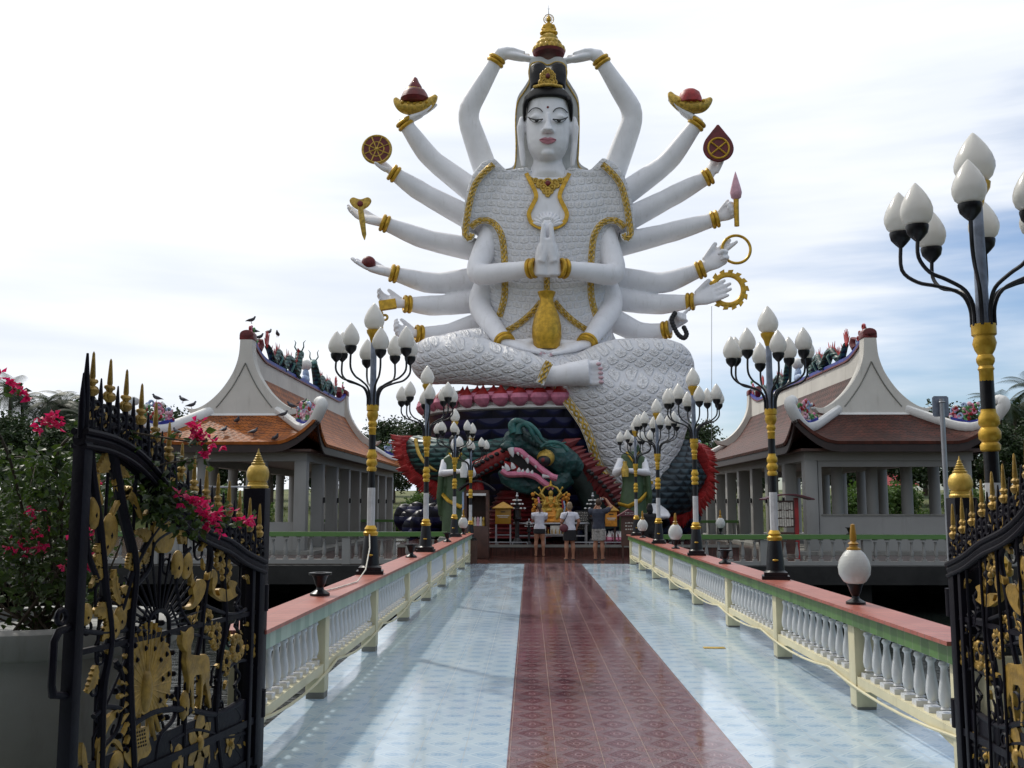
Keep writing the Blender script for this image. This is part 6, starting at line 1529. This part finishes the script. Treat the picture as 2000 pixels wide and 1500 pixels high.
# sign boards
def scribble(t, x0, x1, y, z0, z1, rows, col='paper', seed=1):
    r_ = random.Random(seed)
    for i in range(rows):
        z = lerp(z1, z0, (i+.5)/rows); g_ = MB(); x = x0
        while x < x1-.02:
            l = r_.uniform(.02,.07); g_.box((x+l/2,y,z+r_.uniform(-.004,.004)), (l*.8,.004,(z1-z0)/rows*r_.uniform(.25,.42))); x += l+.012
        mk('text_line', g_, col, t, smooth=False)
Y = 33.8; xa, xb = at(1123,Y), at(1150,Y); t = thing('notice_board', 'black notice board with rows of white text behind the blond woman', 'sign', ((xa+xb)/2,Y,TZ)); mk('panel', MB().box2((xa,Y-.03,zat(1036,Y)), (xb,Y+.03,zat(997,Y))), 'board_black', t, smooth=False); scribble(t, xa+.04, xb-.04, Y-.034, zat(1034,Y), zat(999,Y), 11)
for x in (xa+.06, xb-.06): mk('leg', MB().box((x,Y,(TZ+zat(1036,Y))/2-.003), (.05,.05,zat(1036,Y)-TZ-.012)), 'board_black', t, smooth=False)
Y = 29.0; xa, xb = at(1213,Y), at(1242,Y); x = (xa+xb)/2; t = thing('sign_cabinet', 'brown sign cabinet with a small pitched roof at the end of the right balustrade', 'sign', (x,Y,0))
mk('panel', MB().box2((xa,Y-.1,.42), (xb,Y+.1,zat(1008,Y))), 'wood_dark', t, smooth=False); mk('roof', MB().prism([V(xa-.12,Y,zat(1008,Y)+.004), V(xb+.12,Y,zat(1008,Y)+.004), V(x,Y,zat(994,Y))], (0,.5,0)), 'maroon_bag', t, smooth=False)
scribble(t, xa+.1, xb-.1, Y-.104, .85, zat(1018,Y), 3, seed=4); scribble(t, x-.13, x+.16, Y-.254, zat(1007,Y)+.02, zat(1000,Y), 2, seed=5)
for x_ in (xa+.04, xb-.04): mk('leg', MB().box((x_,Y,.21), (.05,.05,.41)), 'wood_dark', t, smooth=False)
# pink lotus lamps
for i, px in enumerate((1189,1200,1211)):
    c_ = V(at(px,32.7),32.7,TZ); t = thing('lotus_ornament', ('left','middle','right')[i]+' one of three pink painted lotus ornaments low behind the sign cabinet', 'ornament', c_, 'pink lotus ornaments')
    for j in range(8):
        a = 2*math.pi*j/8; o_ = V(math.cos(a),math.sin(a),0); p1, p2 = MB(), MB(); petal(c_+o_*.09, o_, .42, .16, p1, p2); q = mk('petal', p2, 'trim_white', t); mk('petal_base', p1, 'pink', q)
# low fence along the terrace
for xa, xb, lab in ((at(915,32.12), at(1030,32.12), 'low dark metal rail along the terrace left of the ponytailed woman'), (at(1120,32.12), at(1245,32.12), 'low dark metal rail along the terrace right of the blond woman')):
    t = thing('low_rail', lab, 'rail', (xa,32.12,TZ)); mk('top_rail', MB().tube([V(xa,32.12,TZ+.07), V(xb,32.12,TZ+.07)], .018, 8), 'grey_metal', t); 
    for i in range(5): mk('rail_foot', MB().box((lerp(xa,xb,i/4),32.12,TZ+.03), (.03,.03,.055)), 'grey_metal', t, smooth=False)
# green robed attendants
def attendant(px, Y, lab, sgn, ztop, bottle):
    x = at(px, Y); b0 = V(x,Y,TZ); H = zat(ztop,Y)-TZ; t = thing('attendant_statue', lab, 'statue', b0); w = lambda a, b_, c_: b0+V(a*sgn*H, b_*H, c_*H)
    mk('plinth', MB().lathe([(.16*H,0),(.17*H,.03*H),(.15*H,.06*H)], b0, 20), 'concrete', t)
    g = MB(); g.tube([w(0,0,.06), w(0,0,.2), w(0,0,.4), w(.01,0,.55), w(0,0,.7), w(0,0,.8), w(0,0,.84)], [.13*H,.125*H,.115*H,.10*H,.11*H,.10*H,.04*H], 24, [.10*H,.10*H,.09*H,.08*H,.08*H,.07*H,.04*H], sd=(1,0,0))
    g.tube([w(.09,0,.78), w(.13,-.03,.66), w(.15,-.02,.42), w(.13,0,.25)], [.05*H,.05*H,.045*H,.02*H], 12, [.03*H]*4, sd=(0,1,0))
    mk('robe', g, 'robe_green', t, remesh=.035, smoothit=3, sharp=0)
    g = MB(); g.tube([w(-.13,-.02,.36), w(-.05,-.105,.335), w(.06,-.1,.39), w(.13,-.03,.46)], .012*H, 8, .02*H); g.tube([w(-.06,-.08,.83), w(0,-.09,.74), w(.06,-.08,.83)], .01*H, 8); mk('robe_trim', g, 'gold', t)
    g = MB(); g.ell(w(-.01,-.01,.92), (.062*H,.066*H,.078*H), 16, 12); g.tube([w(0,0,.82), w(0,0,.88)], .03*H, 12); g.ell(w(-.012,-.078,.915), (.012*H,.015*H,.018*H), 8, 6)
    g.tube([w(.10,-.01,.76), w(.12,-.06,.64), w(-.06,-.16,.66)], [.038*H,.034*H,.02*H], 12); g.tube([w(-.10,-.01,.76), w(-.15,-.07,.64), w(-.09,-.16,.68)], [.038*H,.034*H,.02*H], 12)
    hand(g, w(-.06,-.16,.665), V(-.3*sgn,-.1,1), V(-1*sgn,-.2,0), .1*H, sgn); mk('body', g, 'white_skin', t, remesh=.02, smoothit=2, sharp=0)
    g = MB(); g.ell(w(0,.015,.945), (.068*H,.072*H,.07*H), 16, 12); g.ell(w(0,.02,1.01), (.03*H,.03*H,.03*H), 10, 8); mk('hair', g, 'hair_black', t)
    for s in (-1, 1): mk('eye_line', MB().ell(w(-.012+s*.024,-.07,.925), (.013*H,.006*H,.004*H), 8, 6), 'ink', t)
    mk('veil', MB().tube([w(.02,.07,.9), w(.06,.09,.7), w(.1,.09,.4), w(.12,.08,.2)], [.05*H,.08*H,.08*H,.03*H], 12, [.015*H]*4, sd=(1,0,0)), 'robe_green', t)
    c_ = w(-.085,-.19,.60); tag(mk('bottle', MB().lathe([(.0,0),(.05*H*.6,.0),(.06*H*.6,.07*H),(.03*H*.6,.11*H),(.035*H*.6,.14*H)], c_, 16), 'trim_white' if bottle else 'old_gold', loc=c_), bottle or 'small dark gold bottle held by the green robed figure on the right', 'bottle')
attendant(1236, 33.2, 'green robed white-faced attendant figure beside the hanging robe on the right', 1, 848, None)
attendant(890, 33.2, 'green robed attendant figure standing behind the lamp posts on the left', -1, 850, 'white bottle held by the green robed figure on the left')
# papers kiosk by the right pavilion
Y = 31.0; x = at(1537,Y); t = thing('notice_kiosk', 'small kiosk with curved brown roof and hanging papers before the right pavilion', 'kiosk', (x,Y,0)); zr_ = zat(966,Y)
mk('post', MB().box((x+.28,Y,(zr_-.1)/2), (.12,.12,zr_-.1)), 'bright_red', t, smooth=False); mk('cabinet', MB().box2((x-.3,Y-.05,.1), (x+.2,Y+.3,.75)), 'wood_dark', t, smooth=False)
mk('roof', MB().rings([[V(x+dx,y,zr_-.14+.16*math.cos(dx/.75*1.5)) for dx in [-.75+1.5*i/12 for i in range(13)]] + [V(x+dx,y,zr_-.18+.16*math.cos(dx/.75*1.5)) for dx in [.75-1.5*i/12 for i in range(13)]] for y in (Y-.4,Y+.4)]), 'maroon_bag', t, sharp=30)
g = MB()
for j in range(3):
    for i in range(7): g.box((x-.3+i*.07,Y-.12-.01*j,zr_-.35-j*.25), (.055,.01,.22+rnd.uniform(-.03,.03)))
mk('papers', g, 'paper', t, smooth=False); mk('back_board', MB().box2((x-.36,Y-.08,zr_-1.0), (x+.2,Y-.055,zr_-.18)), 'wood_dark', t, smooth=False)
# sign seen from behind on a thin pole, beyond the right gate
Y = 12.5; x = at(1848,Y); t = thing('road_sign', 'back of a small grey sign on a thin pole behind the right gate post', 'sign', (x,Y,-2.3)); zt_ = zat(775,Y); zb_ = zat(815,Y)
mk('plate', MB().rings([[V(x+a,y,b_) for a, b_ in cr([(-.10,zb_+.02),(-.10,zt_-.02),(-.08,zt_),(.08,zt_),(.10,zt_-.02),(.10,zb_+.02),(.08,zb_),(-.08,zb_)], 1)] for y in (Y-.0,Y+.012)]), 'lamp_grey', t, smooth=False)
mk('pole', MB().lathe([(.03,-2.3),(.03,zt_-.04)], (x,Y-.035,0), 12), 'grey_metal', t); mk('bracket', MB().torus((x,Y-.035,zt_-.08), (0,0,1), .034, .01, 14, 6), 'grey_metal', t)
# wire tied between the left gate post and the shrubs
a, b_ = P(338,945,5.2), V(-1.74,6.28,1.71); tag(mk('wire', MB().tube([a, a.lerp(b_,.5)+V(0,0,-.01), b_], .006, 5), 'grey_metal', loc=b_), 'thin grey wire tied to the left gate post below its dome', 'wire')

# ================= pigeons =================
def make_pigeon():
    t = thing('pigeon', 'x', 'pigeon', (0,0,0), 'pigeons on the left pavilion roof'); g = MB()
    g.tube([V(-.20,0,.07), V(-.12,0,.085), V(-.05,0,.10), V(.03,0,.125), V(.08,0,.16), V(.10,0,.20), V(.125,0,.215)], [.02,.035,.058,.062,.045,.026,.022], 12, [.006,.02,.05,.056,.042,.026,.02], sd=(0,1,0))
    g.ell(V(.105,0,.215), (.028,.024,.025), 10, 8); g.tube([V(.125,0,.212), V(.155,0,.205)], [.009,.003], 6)
    for s in (-1, 1): g.tube([V(.03,s*.045,.13), V(-.06,s*.055,.11), V(-.17,s*.025,.085)], [.03,.032,.01], 8, [.012,.012,.004], sd=(0,0,1))
    mk('body', g, 'pigeon_grey', t, remesh=.008, smoothit=1, sharp=0)
    for s in (-1, 1): mk('leg', MB().tube([V(0,s*.02,.07), V(.0,s*.02,0), V(.03,s*.022,.0)], .006, 5), 'maroon_bag', t)
    return t
pg = make_pigeon(); index_kids(); n_ = 0
def rp(px, py, cx): d = ray(px, py); k_ = cx/d.x; return V(cx, d.y*k_, CAMZ+d.z*k_)
SPOTS = [('r',491,629,'pigeon perched highest, above the red ridge end of the left pavilion'),('r',497,650,'pigeon on the flower scroll just below the highest one'),('r',507,662,'pigeon on the scroll beside the red ridge curl'),('r',525,652,'pigeon standing by the red tail flame on the left ridge'),('r',542,656,'pigeon on the dragon back, the right one of two by the tail flame'),
         ('f',463,828,'pigeon lying on the orange front roof, upper middle'),('f',437,846,'pigeon on the orange front roof, left of the middle'),('f',495,850,'pigeon on the orange front roof, right of the middle'),('f',538,862,'pigeon low on the orange front roof near the right corner'),('h',553,815,'pigeon on the white hip ridge left of the right scroll'),('f',588,861,'pigeon under the curled right corner of the orange roof'),
         ('h',306,783,'pigeon perched on top of the left corner scroll'),('h',357,786,'pigeon right of the left scroll, on the white gable foot tip'),('h',374,797,'pigeon just right of the gable foot tip, lower of the pair'),('h',569,798,'pigeon on the right corner scroll, on its left side'),('h',591,792,'pigeon on top of the right corner scroll'),('f',345,850,'pigeon at the left end of the orange front roof')]
for k_, px, py, lab in SPOTS:
    if k_ == 'r': p = rp(px, py, LCX); p.z -= .05
    elif k_ == 'f': Yp = lerp(35.1, 33.1, (py-808)/56); p = P(px, py, Yp)
    else: p = P(px, py, 34.2); p.z -= .02
    place(pg, p, lab, rnd.uniform(0,6.28) if k_ != 'h' else rnd.choice([.3,2.9,3.4]), n_ == 0, 1.15); n_ += 1
c_ = ground_at(1395, 1265, .004); tag(mk('floor_plate', MB().box(c_, (.24,.10,.008)), 'old_gold', loc=c_, bevel=.002), 'small dull yellow plate set in the blue tiles on the right of the walkway', 'plate')
a = V(-1.80,11.32,CZ+.44); tag(mk('cable', MB().tube([a, V(-1.76,11.1,CZ+.3), V(-1.72,10.6,CZ+.1), V(-1.72,10.1,CZ+.012), V(-1.78,9.3,CZ+.012), V(-1.86,8.9,CZ+.012)], .007, 6), 'paper', loc=a), 'pale cable running from the nearest left lamp post onto the red capping', 'cable')

# ================= vegetation beyond the pond =================
rnd = random.Random(21)
def crown_tree(name, kinds, H, seed):
    r_ = random.Random(seed); t = thing(name, 'x', 'tree', (0,0,0), 'trees beyond the pond'); g = MB(); lv = MB()
    th = H*.38; g.tube([V(0,0,-.3), V(.1,0,th*.5), V(0,.1,th), V(.1,0,H*.7)], [.28,.2,.17,.06], 10); cl = []
    for i in range(9):
        a = r_.uniform(0,6.28); h = r_.uniform(.35,.95)*H; rr = r_.uniform(.12,.34)*H*(1.25-h/H*.7); c_ = V(math.cos(a)*rr, math.sin(a)*rr, h)
        g.tube([V(0,0,th*r_.uniform(.7,1.1)), V(c_.x*.5,c_.y*.5,lerp(th,h,.6)), c_], [.11,.07,.03], 7); cl.append((c_, r_.uniform(.13,.22)*H))
    cl.append((V(0,0,H*.86), .2*H))
    for c_, q in cl:
        for j in range(5): cl2 = c_+V(r_.gauss(0,q*.55), r_.gauss(0,q*.55), r_.gauss(0,q*.4)); n_ = 95; 
        for i in range(430):
            d = V(r_.gauss(0,1), r_.gauss(0,1), r_.gauss(0,.8)); d.normalize(); rad = q*(r_.random()**.4)*(1+.35*math.sin(d.x*5+c_.x)*math.sin(d.z*6))
            leafquads(lv, c_+d*rad, .34, r_)
    mk('trunk', g, 'bark', t); mk('crown', lv, 'tree_leaf', t, smooth=False, fix=False); return t
def palm_tree(H, seed):
    r_ = random.Random(seed); t = thing('palm_tree', 'x', 'palm tree', (0,0,0), 'coconut palms beyond the pond'); g = MB(); lv = MB(); lean = r_.uniform(-.8,.8)
    top = V(lean, 0, H); g.tube([V(0,0,-.3), V(lean*.2,0,H*.4), V(lean*.6,0,H*.75), top], [.22,.16,.13,.12], 10)
    for i in range(22):
        a = 2*math.pi*i/22 + r_.uniform(-.15,.15); el = r_.uniform(-.5,1.2); L_ = r_.uniform(2.3,3.0); prev = top
        for k_ in range(1, 15):
            s = k_/14; e = el - s*1.35; p = prev + V(math.cos(a)*math.cos(e), math.sin(a)*math.cos(e), math.sin(e))*L_/14
            u = (p-prev).normalized(); sd = u.cross(V(0,0,1)).normalized()
            for sg in (-1, 1):
                for h_ in (.0, .5):
                    q = prev.lerp(p, h_); d = (sd*sg + u*.5 + V(0,0,-.45)).normalized(); l = .75*math.sin(math.pi*(s*.85+.12))
                    o = len(lv.v); lv.v += [q, q+u*.07, q+d*l]; lv.f.append((o, o+1, o+2))
            prev = p
    mk('trunk', g, 'bark', t); mk('crown', lv, 'palm_leaf', t, smooth=False, fix=False); return t
def shrub(seed):
    r_ = random.Random(seed); t = thing('shrub', 'x', 'shrub', (0,0,0), 'shrubs on the far bank'); lv = MB(); g = MB()
    for i in range(7): a = r_.uniform(0,6.28); g.tube([V(0,0,-.1), V(math.cos(a)*.3,math.sin(a)*.3,.6), V(math.cos(a)*.6,math.sin(a)*.6,1.1)], [.04,.03,.01], 5)
    for i in range(1500):
        d = V(r_.gauss(0,1), r_.gauss(0,1), r_.gauss(0,1)); d.normalize(); q = 1.1*(r_.random()**.45)*(1+.3*math.sin(d.x*6)*math.cos(d.y*5)); leafquads(lv, V(0,0,.85)+V(d.x*q, d.y*q, d.z*q*.8), .22, r_)
    mk('stems', g, 'bark', t); mk('leaves', lv, 'shrub_leaf', t, smooth=False, fix=False); return t
protos = [crown_tree('broadleaf_tree', 0, 7.5, 1), crown_tree('broadleaf_tree', 0, 6.5, 2), crown_tree('broadleaf_tree', 0, 8.5, 3)]
pal = [palm_tree(8.5, 4), palm_tree(7.5, 5)]; shr = [shrub(6), shrub(7)]; index_kids(); used = set()
LOOK = {'broadleaf_tree':'round-crowned','broadleaf_tree.001':'low spreading','broadleaf_tree.002':'tall loose-crowned'}
def region(px): return ('far left, behind the bougainvillea' if px < 230 else 'left, behind the orange roofed pavilion' if px < 690 else 'left of the statue base' if px < 1070 else 'right of the statue base' if px < 1400 else 'right, behind the brown roofed pavilion' if px < 1880 else 'far right edge')
def put(pr, x, y, lab, s=1.0):
    f = pr.name not in used; used.add(pr.name); return place(pr, (x, y, gz(x, y)-.05), lab, rnd.uniform(0,6.28), f, s)
TL = 'dark dense broadleaf tree in the green belt beyond the pond'
for i in range(46):
    px = -330 + i*58 + rnd.uniform(-14,14)
    if 900 < px < 1290: continue
    Y = rnd.uniform(76,84); sc_ = rnd.uniform(.72,1.0)
    if px < 230: sc_ *= .97
    if 700 < px < 1480: sc_ *= .82
    put(protos[i % 3], P(px, 985, Y).x, Y, LOOK[protos[i % 3].name]+' dark tree beyond the pond at the '+region(px), sc_)
for i in range(26):
    px = -300 + i*105 + rnd.uniform(-20,20)
    if 900 < px < 1290: continue
    Y = rnd.uniform(92,104); sc_ = rnd.uniform(.95,1.2) if px < 300 or px > 1800 else rnd.uniform(.75,.95)
    put(protos[(i+1) % 3], P(px, 985, Y).x, Y, LOOK[protos[(i+1) % 3].name]+' back row tree at the '+region(px), sc_)
for i, (px, Y, s) in enumerate(((8,84,1.14),(38,86,1.2),(72,83,1.02),(104,85,1.12),(128,86,1.05),(150,83,1.0),(-60,84,1.1),(1935,88,.95),(1965,84,1.0),(1992,90,1.1),(2030,86,1.15),(1890,90,.85),(212,90,.9))):
    put(pal[i % 2], P(px, 985, Y).x, Y, ('taller' if s > 1.08 else 'shorter')+' coconut palm over the dark trees, '+region(px), s)
for i, (px, Y, s) in enumerate(((735,69,.9),(785,67,.8),(820,70,.9),(1390,68,.9),(1410,71,1.0),(1660,69,1.3),(1700,70,1.5),(1760,71,1.3),(1810,68,.8),(430,70,1.2),(500,69,1.0),(320,70,1.3),(250,70,1.2),(150,69,1.4),(60,70,1.3),(0,69,1.2),(1880,70,1.2),(1950,69,1.2),(1350,70,1),(860,71,1))):
    put(shr[i % 2], P(px, 985, Y).x, Y, 'bright green shrub on the grassy bank at the '+region(px), s)
# cycad before the far bank
r_ = random.Random(9); Y = 64; x = P(790, 985, Y).x; z = gz(x, Y); t = thing('cycad', 'small cycad palm on the grass between the left pavilion and the base', 'palm', (x, Y, z)); lv = MB()
for i in range(26):
    a = 2*math.pi*i/26; el = r_.uniform(.2,1.3); prev = V(x,Y,z+.45)
    for k_ in range(1, 11):
        e = el-k_*.1; p = prev+V(math.cos(a)*math.cos(e),math.sin(a)*math.cos(e),math.sin(e))*.13; u = (p-prev).normalized(); sd = u.cross(V(0,0,1)).normalized()
        for sg in (-1, 1): o = len(lv.v); lv.v += [prev, prev+u*.05, prev+sd*sg*.2+u*.1]; lv.f.append((o,o+1,o+2))
        prev = p
mk('trunk', MB().lathe([(.12,-.1),(.14,.3),(.08,.5)], (x,Y,z), 10), 'bark', t); mk('fronds', lv, 'shrub_leaf', t, smooth=False, fix=False)
# tufts of grass on the bank
g = MB(); r_ = random.Random(12)
for i in range(16000):
    x, y = r_.uniform(-45,45), 60.5+abs(r_.gauss(0,6)); z = gz(x, y)
    if z < WZ: continue
    h = r_.uniform(.15,.45); a = r_.uniform(0,3.14); d = V(math.cos(a),math.sin(a),0)*.05; l = V(r_.gauss(0,.08), r_.gauss(0,.08), h); o = len(g.v); g.v += [V(x,y,z)-d, V(x,y,z)+d, V(x,y,z)+l]; g.f.append((o,o+1,o+2))
tag(mk('grass', g, 'grass_blade', smooth=False, fix=False), 'yellow green grass covering the far bank of the pond', 'grass', kind='stuff')
# far house
Y = 90; x = P(1716, 985, Y).x; z = gz(x, Y); t = thing('house', 'far house with a red roof seen through the right pavilion', 'house', (x, Y, z)); hz = P(1716, 950, Y).z
mk('wall', MB().box2((x-2.4,Y-2,z), (x+2.4,Y+2,hz-.0)), 'paper', t, smooth=False); mk('roof', MB().rings([[V(x-2.9,Y-2.5,hz+.004), V(x+2.9,Y-2.5,hz+.004), V(x+2.9,Y+2.5,hz+.004), V(x-2.9,Y+2.5,hz+.004)], [V(x-1.6,Y-.2,hz+1.3), V(x+1.6,Y-.2,hz+1.3), V(x+1.6,Y+.2,hz+1.3), V(x-1.6,Y+.2,hz+1.3)]]), 'bright_red', t, smooth=False)
mk('window', MB().box((x,Y-2.02,(z+hz)/2+.3), (1.2,.06,1.0)), 'ink', t, smooth=False)
# remove the unused originals, if any prototype was never placed
for o in list(bpy.data.objects):
    if o.get('label') == 'x': print('UNPLACED', o.name)
